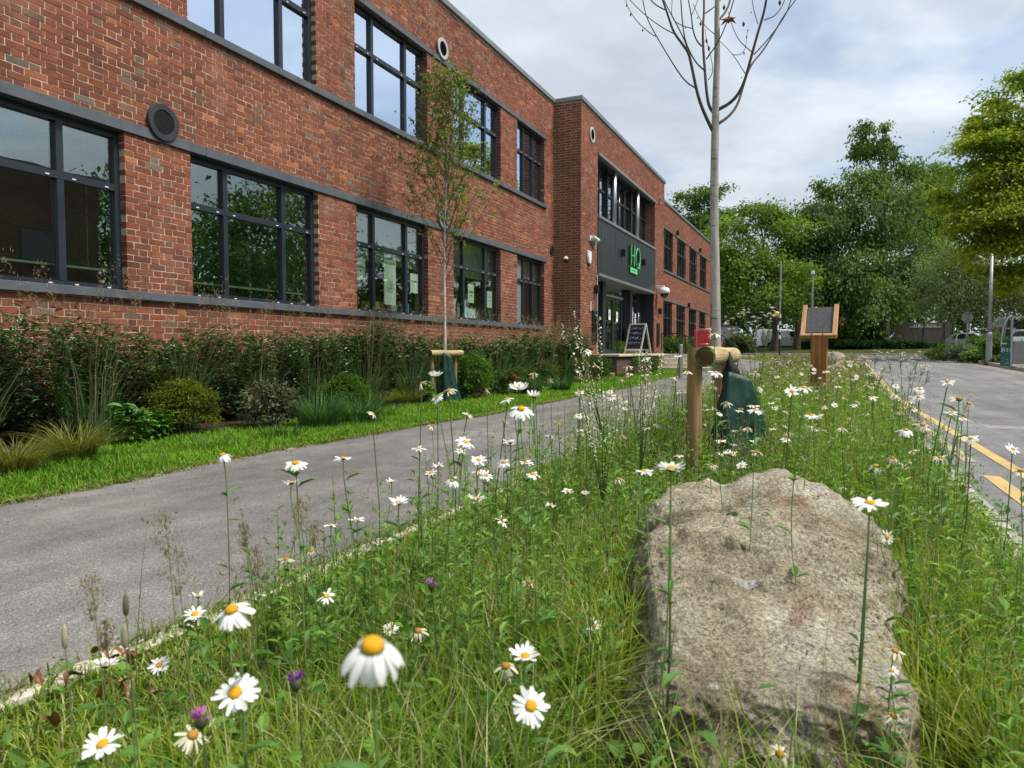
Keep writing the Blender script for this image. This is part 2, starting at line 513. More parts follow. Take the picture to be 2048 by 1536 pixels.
M['pavement'] = tarmac('pavement_tarmac', (.16, .145, .13), (.26, .235, .205), (.28, .25, .21), .8)
def soil_material():
    k = N('soil'); p = k.pos()
    c = k.ramp(k.noise(p, 14, 6, .7), [(.3, (.018, .012, .008)), (.5, (.045, .032, .022)), (.72, (.12, .09, .06))])
    c = k.mix(k.ramp(k.noise(p, 1.5, 3), [(.5, 0.0), (.7, .5)]), c, (.030, .045, .012))
    k.set(c, .95, 0, .1); k.bump(k.noise(p, 40, 6, .7), 1.0, .03)
    return k.m
M['soil'] = soil_material()
def turf_material():
    k = N('turf'); p = k.pos()
    c = k.ramp(k.noise(p, 22, 6, .7), [(.3, (.030, .055, .010)), (.5, (.065, .110, .018)), (.7, (.13, .17, .04))])
    k.set(c, .95, 0, .1); k.bump(k.noise(p, 60, 5, .7), 1.0, .03)
    return k.m
M['turf'] = turf_material()
def shaded_verge_material():
    k = N('shaded_verge'); p = k.pos()  # shade under the far trees put into a darker verge colour
    c = k.ramp(k.noise(p, 1.6, 6, .7), [(.3, (.030, .026, .014)), (.5, (.050, .060, .016)), (.7, (.085, .105, .026))])
    k.set(c, .95, 0, .1); k.bump(k.noise(p, 20, 5, .7), 1.0, .05)
    return k.m
M['litter'] = shaded_verge_material()  # litter mix, darkened to hold the tree shade
M['worn_edge'] = plain('worn_edge', (.24, .195, .145), .95, 0, .1, .4, 8, .6, 90)
def paint_material(name, a, b, wear):
    k = N(name); p = k.pos()
    w = k.ramp(k.math('ADD', k.math('MULTIPLY', k.noise(p, 130, 4, .7), .6), k.math('MULTIPLY', k.noise(p, 3.0, 4, .6), .4)), [(wear - .07, 0.0), (wear + .07, .9)])
    c = k.mix(k.noise(p, 5, 4), a, b)
    c = k.mix(w, c, (.19, .185, .175))
    k.set(c, .8, 0, .25); k.bump(k.noise(p, 150, 3), .4, .003)
    return k.m
M['yellow_paint'] = paint_material('yellow_road_paint', (.52, .34, .10), (.58, .42, .18), .56)
M['worn_yellow'] = paint_material('worn_yellow_paint', (.46, .37, .22), (.52, .42, .25), .50)
M['white_road'] = paint_material('white_road_paint', (.60, .60, .57), (.66, .66, .63), .6)
def wood(name, a, b, c, sc=(30, 30, 2.2), rough=.7):
    k = N(name); p = k.scale(k.obj(), sc)
    n = k.noise(p, 1.0, 6, .65, .7)
    cr = k.ramp(k.noise(k.scale(k.obj(), tuple(x * (3.2 if x > 10 else .8) for x in sc)), 1.0, 3, .6), [(.64, 0.0), (.70, .8)])
    k.set(k.mix(cr, k.ramp(n, [(.3, a), (.5, b), (.72, c)]), tuple(x * .28 for x in a)), rough, 0, .25)
    k.bump(k.math('SUBTRACT', n, cr), .7, .005)
    return k.m
M['stake_wood'] = wood('stake_wood', (.13, .080, .035), (.27, .175, .075), (.38, .27, .14))
M['log_wood'] = wood('log_wood', (.20, .135, .06), (.42, .31, .16), (.56, .44, .26), (24, 2.0, 24))
M['log_end'] = plain('log_end', (.085, .052, .026), .9, 0, .1, .4, 25, .4, 60)
M['post_wood'] = wood('oak_post', (.15, .060, .018), (.27, .115, .035), (.38, .19, .070), (26, 26, 1.6))
M['frame_wood'] = wood('lectern_frame', (.42, .22, .10), (.56, .33, .17), (.66, .43, .25), (20, 20, 2.5))
def felt_material():
    k = N('slate_felt'); p = k.obj()
    k.set(k.ramp(k.noise(p, 140, 3, .7), [(.3, (.035, .037, .04)), (.5, (.10, .105, .112)), (.7, (.21, .215, .22))]), .95, 0, .15)
    k.bump(k.noise(p, 260, 2), .8, .004); return k.m
M['felt'] = felt_material()
def bag_material():
    k = N('bag_plastic'); p = k.obj()
    k.set(k.ramp(k.noise(p, 6, 4), [(.3, (.003, .030, .022)), (.7, (.008, .056, .040))]), .48, 0, .35)
    k.bump(k.math('ADD', k.noise(p, 9, 3, .5, .8), k.math('MULTIPLY', k.noise(p, 400, 1), .06)), .5, .02); return k.m
M['bag'] = bag_material()
def bark(name, a, b, c, lent=None, sc=(9, 9, 2.0), bs=.5):
    k = N(name); o = k.obj(); p = k.scale(o, sc)
    col_ = k.ramp(k.noise(p, 1.6, 6, .65), [(.3, a), (.5, b), (.72, c)])
    if lent:
        l = k.ramp(k.noise(k.scale(o, (5, 5, 34)), 1.0, 4, .6), [(.60, 0.0), (.68, .9)])
        col_ = k.mix(l, col_, lent)
    k.set(col_, .85, 0, .2); k.bump(k.noise(p, 4.5, 5, .65), bs, .02); return k.m
M['bark_pale'] = bark('pale_bark', (.22, .205, .18), (.36, .34, .305), (.48, .455, .41), (.085, .065, .05), (14, 14, 2.5), .25)
M['bark_twig'] = bark('twig_bark', (.055, .042, .038), (.10, .078, .068), (.17, .14, .12))
M['bark_birch'] = bark('birch_bark', (.34, .27, .22), (.52, .44, .38), (.62, .55, .49), (.14, .085, .06), (14, 14, 3), .2)
M['bark_brown'] = bark('brown_bark', (.045, .034, .026), (.095, .075, .058), (.17, .14, .11), None, (5, 5, 1.0))
M['bark_grey'] = bark('grey_bark', (.10, .09, .08), (.19, .175, .155), (.28, .26, .235), None, (4, 4, 1.0))
M['leaf'] = leaf_mat('tree_leaf', .65, .18, .42)
M['gloss_leaf'] = leaf_mat('glossy_leaf', .33, .5, .15)
M['grass'] = leaf_mat('grass_blade', .55, .3, .38)
M['dry'] = leaf_mat('dry_grass', .8, .15, .3, (1.1, 1.0, .7))
def petal_material():
    k = N('petal'); c = k.attr(); k.set(c, .6, 0, .25); k.leafy(.28, (1.0, 1.0, .96), c); return k.m
M['petal'] = petal_material()
def disc_material():
    k = N('flower_disc'); c = k.attr(); p = k.obj()
    v = k.voro(p, 1100); k.set(k.mix(.6, c, k.ramp(v.outputs['Distance'], [(.0, 1.25), (.6, .55)]), 'MULTIPLY'), .75, 0, .2)
    k.bump(v.outputs['Distance'], -.8, .0012); return k.m
M['disc'] = disc_material()
M['stem'] = leaf_mat('flower_stem', .6, .25, .12)
def boulder_material():
    k = N('boulder_stone'); p = k.obj()
    big = k.noise(p, 3.2, 7, .62, .5); fine = k.noise(p, 60, 6, .75)
    c = k.ramp(big, [(.30, (.165, .135, .088)), (.42, (.31, .262, .178)), (.54, (.43, .378, .27)), (.70, (.56, .525, .43))])
    c = k.mix(1.0, c, k.ramp(fine, [(.3, .55), (.5, 1.0), (.7, 1.35)]), 'MULTIPLY')
    rust = k.ramp(k.noise(p, 4.3, 6, .65, .8), [(.55, 0.0), (.66, .6)])
    c = k.mix(rust, c, (.20, .105, .045))
    lich = k.ramp(k.noise(k.scale(p, (1, 1, 1)), 7.5, 5, .55, .3), [(.63, 0.0), (.67, .85)])
    c = k.mix(lich, c, k.ramp(fine, [(.3, (.34, .33, .30)), (.7, (.62, .60, .56))]))
    pits = k.ramp(k.noise(p, 75, 3, .6), [(.62, 0.0), (.69, 1.0)])
    pm = k.ramp(k.noise(p, 3.6, 4), [(.46, .15), (.60, .9)])
    c = k.mix(k.math('MULTIPLY', pits, pm), c, (.045, .030, .020))
    grain = k.noise(p, 120, 5, .8)
    c = k.mix(1.0, c, k.ramp(grain, [(.36, .45), (.5, 1.0), (.64, 1.40)]), 'MULTIPLY')
    grey = k.ramp(k.noise(p, 2.1, 5, .6, .6), [(.52, 0.0), (.68, .6)])
    c = k.mix(grey, c, k.ramp(grain, [(.3, (.20, .19, .175)), (.7, (.50, .48, .44))]))
    k.set(c, .93, 0, .15)
    h = k.math('ADD', k.math('ADD', k.math('MULTIPLY', k.noise(p, 20, 7, .7), 1.0), k.math('MULTIPLY', fine, .55)), k.math('MULTIPLY', k.math('MULTIPLY', pits, pm), -.5))
    k.bump(h, 1.0, .028); return k.m
M['boulder'] = boulder_material()
M['rock'] = plain('rock', (.30, .255, .19), .93, 0, .15, .4, 4, .8, 25)
M['dead_leaf'] = plain('dead_leaf', (.17, .062, .022), .42, 0, .5, .45, 14)
M['panel_wood'] = wood('fence_board', (.045, .036, .030), (.085, .068, .056), (.13, .108, .09), (20, 20, 1.2))
M['car_paint'] = plain('car_paint_white', (.62, .64, .66), .25, 0, .6, .05)
M['car_silver'] = plain('car_paint_silver', (.40, .41, .42), .28, .4, .6, .05)

# ------------------------------------------------------------------ the ground
def sm(a, b, x):
    t = np.clip((np.asarray(x, float) - a) / (b - a), 0, 1); return t * t * (3 - 2 * t)
def x_edge(y):   # right edge of the path
    y = np.asarray(y, float); return -1.78 - .022 * np.maximum(0, y - 7) - 3.0 * sm(34, 48, y)
def x_left(y):   # left edge of the path
    y = np.asarray(y, float); return -4.2 + .05 * np.sin(y * .9) + .03 * np.sin(y * 2.3 + 1) - 1.2 * sm(26, 40, y)
def x_kerb(y):   # left kerb of the road
    y = np.asarray(y, float); return .80 + .020 * np.maximum(0, y - 6) - 5.0 * sm(36, 50, y) * sm(36, 50, y)
def x_far_kerb(y):  # right kerb of the road
    y = np.asarray(y, float); return 5.75 + .012 * y + 9.0 * sm(36, 52, y) ** 2
ROAD_DZ = -.075
def strip(name, xl, xr_, ys, dz, mat, nx=6, rough=0.0, parent=None, kind='structure', label=None):
    ys = np.asarray(ys, float); L = np.array([float(xl(y)) for y in ys]); R = np.array([float(xr_(y)) for y in ys])
    t = np.linspace(0, 1, nx + 1)
    X = L[:, None] * (1 - t) + R[:, None] * t
    Y = np.repeat(ys[:, None], nx + 1, 1); Z = zr(Y) + dz
    if rough:
        for i in range(len(ys)):
            for j in range(1, nx):
                Z[i, j] += rough * mnoise.fractal((X[i, j] * 5, Y[i, j] * 5, 0), 1.0, 2.0, 4)
    V = np.stack([X, Y, Z], -1).reshape(-1, 3)
    i, j = np.meshgrid(np.arange(len(ys) - 1), np.arange(nx), indexing='ij')
    a = (i * (nx + 1) + j).ravel()
    F = np.stack([a, a + 1, a + nx + 2, a + nx + 1], 1).ravel()
    o = mesh_obj(name, raw_mesh(name, V, F, np.full(len(a), 4), mat, smooth=True), parent)
    if kind: o['kind'] = kind
    if label: o['label'] = label
    return o
cst = lambda v: (lambda y: v)
ground = strip('ground', cst(-260), cst(260), [-90, -20, 0, 14, 30, 50, 58, 80, 110, 200, 420], -.16, M['turf'], 8, label='grassy ground reaching to the far trees')
path = strip('path', x_left, lambda y: x_edge(y) - .02, np.arange(-6, 49.1, .5), 0.0, M['path'], 10, label='grey tarmac footpath between lawn and wildflowers')
road = strip('road', x_kerb, x_far_kerb, np.arange(-12, 49.1, .5), ROAD_DZ, M['road'], 6, label='grey tarmac road with yellow edge lines')
cross_road = strip('side_road', cst(-70), cst(90), [49.1, 50, 52, 54, 56.5], ROAD_DZ + .004, M['road'], 20, label='tarmac side road crossing at the far end')
meadow_bed = strip('meadow_ground', lambda y: x_edge(y) + .03, lambda y: x_kerb(y) - .11, np.arange(-6, 45, .2), .005, M['turf'], 14, .012, label='green ground under the wildflower strip')
lawn = strip('lawn', cst(-5.75), lambda y: x_left(y) - .03, np.arange(-6, 27, .25), .012, M['turf'], 8, .008, label='narrow lawn strip beside the path')
bed = strip('planting_bed', cst(-6.98), cst(-5.72), np.arange(-6, 27, .12), .045, M['soil'], 14, .03, label='dark soil bed along the brick front')
pavement = strip('pavement', lambda y: x_far_kerb(y) + .13, lambda y: x_far_kerb(y) + 3.2, np.arange(-12, 44, 1.0), .045, M['pavement'], 4, label='grey pavement across the road')
verge = strip('verge', cst(-60), cst(80), np.arange(56.7, 110, 1.0), .05, M['litter'], 40, .05, label='raised grassy verge under the far trees')
side_lawn = strip('side_lawn', cst(-14), lambda y: x_left(y) - .03, np.arange(40, 49, .5), .02, M['turf'], 8, .02, label='small lawn beside the far end of the path')

def stones(name, xf, y0, y1, length, width, top, depth, mat, parent, side=-1, jit=.004, gap=.008):
    """edging pieces, each its own mesh under the surface it borders"""
    y = y0
    protos = []
    for k in range(5):
        mb = MB(); r = random.Random(k + len(name))
        j = lambda: r.uniform(-jit, jit)
        n = 6
        vs = []; fs = []
        for i in range(n + 1):
            yy = (length - gap) * i / n
            vs += [(j(), yy, -depth), (width + j(), yy, -depth), (width + j(), yy, -.006 + j() * .5), (width - .008 + j(), yy, j()), (.008 + j(), yy, j()), (j(), yy, -.006 + j() * .5)]
        for i in range(n):
            for q in range(6):
                fs.append((i * 6 + q, i * 6 + (q + 1) % 6, (i + 1) * 6 + (q + 1) % 6, (i + 1) * 6 + q))
        fs += [tuple(range(5, -1, -1)), tuple(range(n * 6, n * 6 + 6))]
        mb.add(vs, fs)
        o = mb.build(name, mat, parent)
        protos.append(o)
    used = 0
    while y < y1:
        k = random.randrange(5)
        if used < 5:
            o = protos[used]
        else:
            o = bpy.data.objects.new(name, protos[k].data); link(o, parent)
        x0 = float(xf(y)); x1 = float(xf(y + length))
        o.location = (x0 + random.uniform(-.004, .004), y, zr(y) + top + random.uniform(-.006, .006))
        o.rotation_euler = (math.atan2(zr(y + length) - zr(y), length), random.uniform(-.02, .02), -math.atan2(x1 - x0, length))
        used += 1; y += length
stones('edging_stone', lambda y: x_edge(y) - .03, -1.4, 38, .915, .062, .022, .2, M['edging'], path)
stones('edging_stone', lambda y: x_left(y) - .02, 1.0, 26, .915, .034, .006, .15, M['worn_edge'], path, jit=.006)
stones('kerb_stone', lambda y: x_kerb(y) - .125, -1.4, 40, .915, .125, .028, .25, M['kerb'], road)
stones('kerb_stone', x_far_kerb, 10, 48, .915, .125, .06, .25, M['kerb'], road)

def line(name, xf, w, y0, y1, mat, label, dz=.004):
    o = strip(name, lambda y: xf(y), lambda y: xf(y) + w, np.arange(y0, y1 + .01, .25), ROAD_DZ + dz, mat, 2)
    o.parent = road; del o['kind']
    return o
x_outer = lambda y: np.maximum(1.285 - .016 * (np.asarray(y, float) - 6.7), x_kerb(y) + .12)
line('yellow_line', x_outer, .10, 1.5, 46, M['yellow_paint'], '')
line('yellow_line', lambda y: x_outer(y) - .245, .11, 1.2, 6.35, M['yellow_paint'], '')
line('yellow_line', lambda y: x_outer(y) - .245 + .12 * float(sm(14, 20, y)), .10, 6.9, 16, M['worn_yellow'], '')
line('yellow_line', lambda y: x_far_kerb(y) - .30, .085, 12, 47, M['worn_yellow'], '')
line('yellow_line', lambda y: x_far_kerb(y) - .52, .085, 12, 47, M['worn_yellow'], '')
pz = strip('tarmac_patch', cst(1.75), lambda y: float(x_far_kerb(y)) - .6, [10.0, 10.25, 10.5], ROAD_DZ + .003, tarmac('patch_tarmac', (.25, .245, .235), (.31, .30, .285), (.30, .29, .27)), 8)
pz.parent = road; del pz['kind']
fl = strip('white_line', cst(-9), cst(16), [49.4, 49.75], ROAD_DZ + .009, M['white_road'], 30); fl.parent = cross_road; del fl['kind']
fl = strip('white_line', cst(-9), cst(40), [56.0, 56.3], ROAD_DZ + .009, M['white_road'], 30); fl.parent = cross_road; del fl['kind']
mb = MB()
for k in range(1):
    y0 = 44.0
    mb.add([(4.4, y0, zr(y0) + ROAD_DZ + .004), (6.6, y0, zr(y0) + ROAD_DZ + .004), (5.5, y0 - 3.2, zr(y0 - 3.2) + ROAD_DZ + .004)], [(0, 1, 2)])
mb.build('give_way_triangle', M['white_road'], road)
# kerb along the far side of the side road
stones('kerb_stone', cst(0), 0, .5, .915, .125, .05, .2, M['kerb'], cross_road)
for o in [o for o in bpy.data.objects if o.parent is cross_road and o.name.startswith('kerb_stone')]:
    bpy.data.objects.remove(o)
mbk = None
kx = -24.0
kp = None
while kx < 40:
    if kp is None:
        kb = MB(); kb.box(0, .9, 0, .14, -.2, .05); kp = kb.build('kerb_stone', M['kerb'], cross_road, bevel=.012); o = kp
    else:
        o = bpy.data.objects.new('kerb_stone', kp.data); link(o, cross_road)
    o.location = (kx, 56.52, zr(56.5) + .02 + random.uniform(-.005, .005)); kx += .915

# ------------------------------------------------------------------ the brick building
XW = -7.0           # long front
XA = -6.23          # entrance block front
COURSE = .0705
bld = thing('office_building', 'long two-storey red brick office block with grey framed windows', 'building', (XW, 0, 0))
bld.location = (0, 0, 0)
wall = bpy.data.objects.new('wall', None); link(wall, bld)

PAL = np.array([(.225, .074, .042), (.205, .067, .039), (.240, .081, .046), (.185, .060, .037), (.255, .086, .045), (.165, .057, .039), (.215, .072, .042)])
bricks = []     # (o, u, n, u0, u1, z0, z1, front, back, colour)
def brick_wall(o, u, n, length, z0, z1, holes, dark=0.0):
    rows = int(round((z1 - z0) / COURSE))
    seq = [(.205, 'S'), (.0955, 'H')]
    for r in range(rows):
        za = z0 + r * COURSE + .006; zb = za + COURSE - .012
        x = -.34 + (0 if r % 2 == 0 else .1622) + random.uniform(-.006, .006)
        blocked = [(a, b) for a, b, c, d in holes if c < (za + zb) / 2 < d]
        k = 0
        while x < length:
            w = seq[k % 2][0]; a, b = x, x + w
            x = b + .012 + random.uniform(-.002, .002); k += 1
            segs = [(max(a, 0.0), min(b, length))]
            for (h0, h1) in blocked:
                ns = []
                for (s0, s1) in segs:
                    if s1 <= h0 or s0 >= h1: ns.append((s0, s1)); continue
                    if s0 < h0: ns.append((s0, h0))
                    if s1 > h1: ns.append((h1, s1))
                segs = ns
            for (s0, s1) in segs:
                if s1 - s0 < .022: continue
                edge = any(abs(s1 - h0) < 1e-6 or abs(s0 - h1) < 1e-6 for h0, h1 in blocked) or s0 <= 1e-6 or s1 >= length - 1e-6
                q = random.random()
                c = PAL[random.randrange(len(PAL))] * random.uniform(.86, 1.12)
                if q < .035: c = np.array((.150, .090, .065)) * random.uniform(.8, 1.3)
                elif q < .043: c = np.array((.16, .135, .105)) * random.uniform(.8, 1.2)
                elif q < .075: c = np.array((.37, .135, .065)) * random.uniform(.85, 1.1)
                if dark: c = c * (1 - dark) + np.array((.17, .10, .065)) * dark  # faces turned from the sun: shade mixed into the brick colour
                bricks.append((o, u, n, s0, s1, za, zb, random.uniform(.0008, .0045), -.105 if edge else -.012, c))
def wall_sheet(o, u, n, length, z0, z1, holes, mb):
    """mortar sheet with openings and their reveals, just behind the brick faces"""
    us = sorted({0.0, length, *[a - .006 for a, b, c, d in holes], *[b + .006 for a, b, c, d in holes]})
    zs = sorted({z0, z1, *[c for a, b, c, d in holes], *[d for a, b, c, d in holes]})
    us = [x for x in us if -1e-6 <= x <= length + 1e-6]
    pt = lambda uu, z, d: tuple(np.array(o) + np.array(u) * uu + np.array(n) * d + np.array((0, 0, z)))
    for i in range(len(us) - 1):
        for j in range(len(zs) - 1):
            cu, cz = (us[i] + us[i + 1]) / 2, (zs[j] + zs[j + 1]) / 2
            if any(a - .006 < cu < b + .006 and c < cz < d for a, b, c, d in holes): continue
            mb.add([pt(us[i], zs[j], -.002), pt(us[i + 1], zs[j], -.002), pt(us[i + 1], zs[j + 1], -.002), pt(us[i], zs[j + 1], -.002)], [(0, 1, 2, 3)])
    for a, b, c, d in holes:
        for uu in (a - .006, b + .006):
            mb.add([pt(uu, c, -.004), pt(uu, d, -.004), pt(uu, d, -.30), pt(uu, c, -.30)], [(0, 1, 2, 3)])
        for z in (c, d):
            mb.add([pt(a - .006, z, -.004), pt(b + .006, z, -.004), pt(b + .006, z, -.30), pt(a - .006, z, -.30)], [(0, 1, 2, 3)])

Z_SILL, Z_HEAD, Z_SILL2, Z_HEAD2, Z_TOP = 1.50, 3.225, 4.725, 6.45, 7.575
PITCH_W, WIN_W = 3.24, 2.31
main_wins = [(3.04 + .0, 5.39), (6.26, 8.57), (9.51, 11.74), (12.74, 15.0), (15.95, 17.74)]
upper_wins = [(0.0 + 3.04, 5.39)] + main_wins[1:]
holes = [(a, b, Z_SILL, Z_HEAD) for a, b in main_wins] + [(a, b, Z_SILL2, Z_HEAD2) for a, b in upper_wins]
holes += [(-.2 + 0.0 + .2, 2.10, Z_SILL, Z_HEAD), (0.0, 2.10, Z_SILL2, Z_HEAD2)]
main_wins_all = [(0.0, 2.10)] + main_wins
Y_A0, Y_A1, Y_END = 18.48, 29.0, 46.6
mort = MB()
o1 = (XW, 0, 0)
brick_wall(o1, (0, 1, 0), (1, 0, 0), Y_A0, 0, Z_TOP, holes)
wall_sheet(o1, (0, 1, 0), (1, 0, 0), Y_A0, 0, Z_TOP, holes, mort)
# entrance block: side return facing the camera, and front with its tall recess
REC0, REC1, Z_PLAT, Z_REC = 20.0, 27.34, .76, 6.55
brick_wall((XW, Y_A0, 0), (1, 0, 0), (0, -1, 0), XA - XW, 0, Z_TOP, [], .45)  # shade of this return goes in as darker bricks
wall_sheet((XW, Y_A0, 0), (1, 0, 0), (0, -1, 0), XA - XW, 0, Z_TOP, [], mort)
ah = [(REC0 - Y_A0, REC1 - Y_A0, .0, Z_REC)]
brick_wall((XA, Y_A0, 0), (0, 1, 0), (1, 0, 0), Y_A1 - Y_A0, 0, Z_TOP, ah)
wall_sheet((XA, Y_A0, 0), (0, 1, 0), (1, 0, 0), Y_A1 - Y_A0, 0, Z_TOP, ah, mort)
# brick return inside the recess, beside the upper glazing
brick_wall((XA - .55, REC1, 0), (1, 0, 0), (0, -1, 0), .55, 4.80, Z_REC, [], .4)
wall_sheet((XA - .55, REC1, 0), (1, 0, 0), (0, -1, 0), .55, 4.80, Z_REC, [], mort)
# far wing
wing_wins = [(32.3 - 29.0 + 3.36 * k, 32.3 - 29.0 + 3.36 * k + 2.3) for k in range(4)]
wing_wins = [(.05, 2.25)] + wing_wins
wh = [(a, b, Z_SILL - .3, Z_HEAD - .05) for a, b in wing_wins] + [(a, b, Z_SILL2 - .15, Z_HEAD2) for a, b in wing_wins]
brick_wall((XW, Y_A1, 0), (0, 1, 0), (1, 0, 0), Y_END - Y_A1, .3, Z_TOP, wh)
wall_sheet((XW, Y_A1, 0), (0, 1, 0), (1, 0, 0), Y_END - Y_A1, .3, Z_TOP, wh, mort)
mort.build('mortar', M['mortar'], wall)

def brick_geo(bs):
    V = []; C = []
    for (o, u, n, u0, u1, z0, z1, f, bk, c) in bs:
        o = np.array(o, float); u = np.array(u, float); n = np.array(n, float)
        j = np.random.uniform(-.0028, .0028, (8, 3)); t = np.random.uniform(-.002, .002, 4)
        q = []
        for d, base in ((f, 0), (bk, 4)):
            for i, (uu, zz) in enumerate(((u0, z0), (u1, z0), (u1, z1), (u0, z1))):
                dd = d + (t[i] if base == 0 else 0)
                p = o + u * uu + n * dd + np.array((0, 0, zz))
                q.append(p + j[i] * (np.abs(u) + np.array((0, 0, 1))))
        V += q; C += [c] * 8
    V = np.array(V); C = np.array(C); Nn = len(bs)
    flat = np.array([0, 1, 2, 3, 0, 4, 5, 1, 1, 5, 6, 2, 2, 6, 7, 3, 3, 7, 4, 0])
    F = (flat[None] + (np.arange(Nn) * 8)[:, None]).ravel()
    return V, F, np.full(Nn * 5, 4), C
np.random.seed(3)
score = []
for i, b in enumerate(bricks):
    o, u, n, u0, u1, z0, z1 = b[:7]
    p = np.array(o, float) + np.array(u, float) * (u0 + u1) / 2; p[2] += (z0 + z1) / 2
    if z0 < 1.15: continue
    px, py, d = cam_uv(p)
    if d > .5 and 12 < px < 2036 and 12 < py < 1500:
        face = abs(float(np.dot(np.array(n, float), p - np.array((0, 0, CAM_H))))) / np.linalg.norm(p)
        score.append(((u1 - u0) * face / d ** 2, i))
score.sort(reverse=True)
near = {i for _, i in score[:295]}
for i in near:
    V, F, S, C = brick_geo([bricks[i]])
    c = V.mean(0)
    mesh_obj('brick', raw_mesh('brick', V - c, F, S, M['brick'], C), wall, loc=c)
V, F, S, C = brick_geo([b for i, b in enumerate(bricks) if i not in near])
mesh_obj('brickwork', raw_mesh('brickwork', V, F, S, M['brick'], C), wall, kind='stuff')

# bands, coping, roof and the closed shell behind
def part(name, mat, *boxes, parent=bld, bevel=0.0):
    mb = MB()
    for b in boxes: mb.box(*b)
    return mb.build(name, mat, parent, bevel=bevel)
def band(name, y0, y1, z0, z1, x=XW, out=.028, back=.02):
    y = y0; k = 0
    while y < y1 - .05:
        e = min(y + 3.24, y1)
        part(name, M['band'], (x - back, x + out, y, e - .004, z0, z1), bevel=.004)
        y = e
band('sill_band', 0, 17.86, 1.415, 1.505, out=.055, back=.16)
band('lintel_band', 0, 17.86, 3.215, 3.33, out=.03, back=.12)
band('sill_band', 0, 17.86, 4.635, 4.73, out=.055, back=.16)
band('lintel_band', 0, 17.86, 6.44, 6.54, out=.03, back=.12)
band('sill_band', 29.05, 46.2, 1.09, 1.195, out=.05, back=.16)
band('lintel_band', 29.05, 46.2, 3.165, 3.24, out=.03, back=.12)
band('sill_band', 29.05, 46.2, 4.49, 4.58, out=.05, back=.16)
band('lintel_band', 29.05, 46.2, 6.44, 6.52, out=.03, back=.12)
part('coping', M['coping'], (XW - .35, XW + .055, 0, Y_A0 - .01, 7.585, 7.70), bevel=.006)
part('coping', M['coping'], (XW - .35, XA + .055, Y_A0 - .055, Y_A0 + .3, 7.588, 7.703), (XA - .35, XA + .055, Y_A0 + .31, Y_A1 + .05, 7.588, 7.703), bevel=.006)
part('coping', M['coping'], (XW - .35, XW + .055, Y_A1 + .06, Y_END + .05, 7.585, 7.70), bevel=.006)
part('roof', M['band'], (-19, XW - .02, 0, Y_END, 7.2, 7.35), (XW - .02, XA - .02, Y_A0 + .05, Y_A1, 7.2, 7.34))
part('shell_wall', M['mortar'], (-19.2, -19, 0, Y_END, 0, 7.5), (-19, XW - .02, -.2, -.02, 0, 7.5), (-19, XW - .01, Y_END - .2, Y_END, 0, 7.55), (XW, XA - .01, Y_A1 - .25, Y_A1 - .01, 0, 7.55))
part('interior', M['room_wall'], (-13.1, -13, 0, Y_END - .3, .6, 7.1), *[(-13, XW - .32, y, y + .1, .95, 7.1) for y in (2.55, 9.0, 18.9, 19.6, 28.8, 35, 42)])
part('ceiling', M['ceiling'], (-13, XW - .31, 0, Y_END - .3, 3.45, 3.55), (-13, XW - .31, 0, Y_END - .3, 6.7, 6.8))
part('floor_slab', M['room_dark'], (-13, XW - .31, 0, Y_END - .3, .70, .78), (-13, XW - .31, 0, Y_END - .3, 3.95, 4.05))

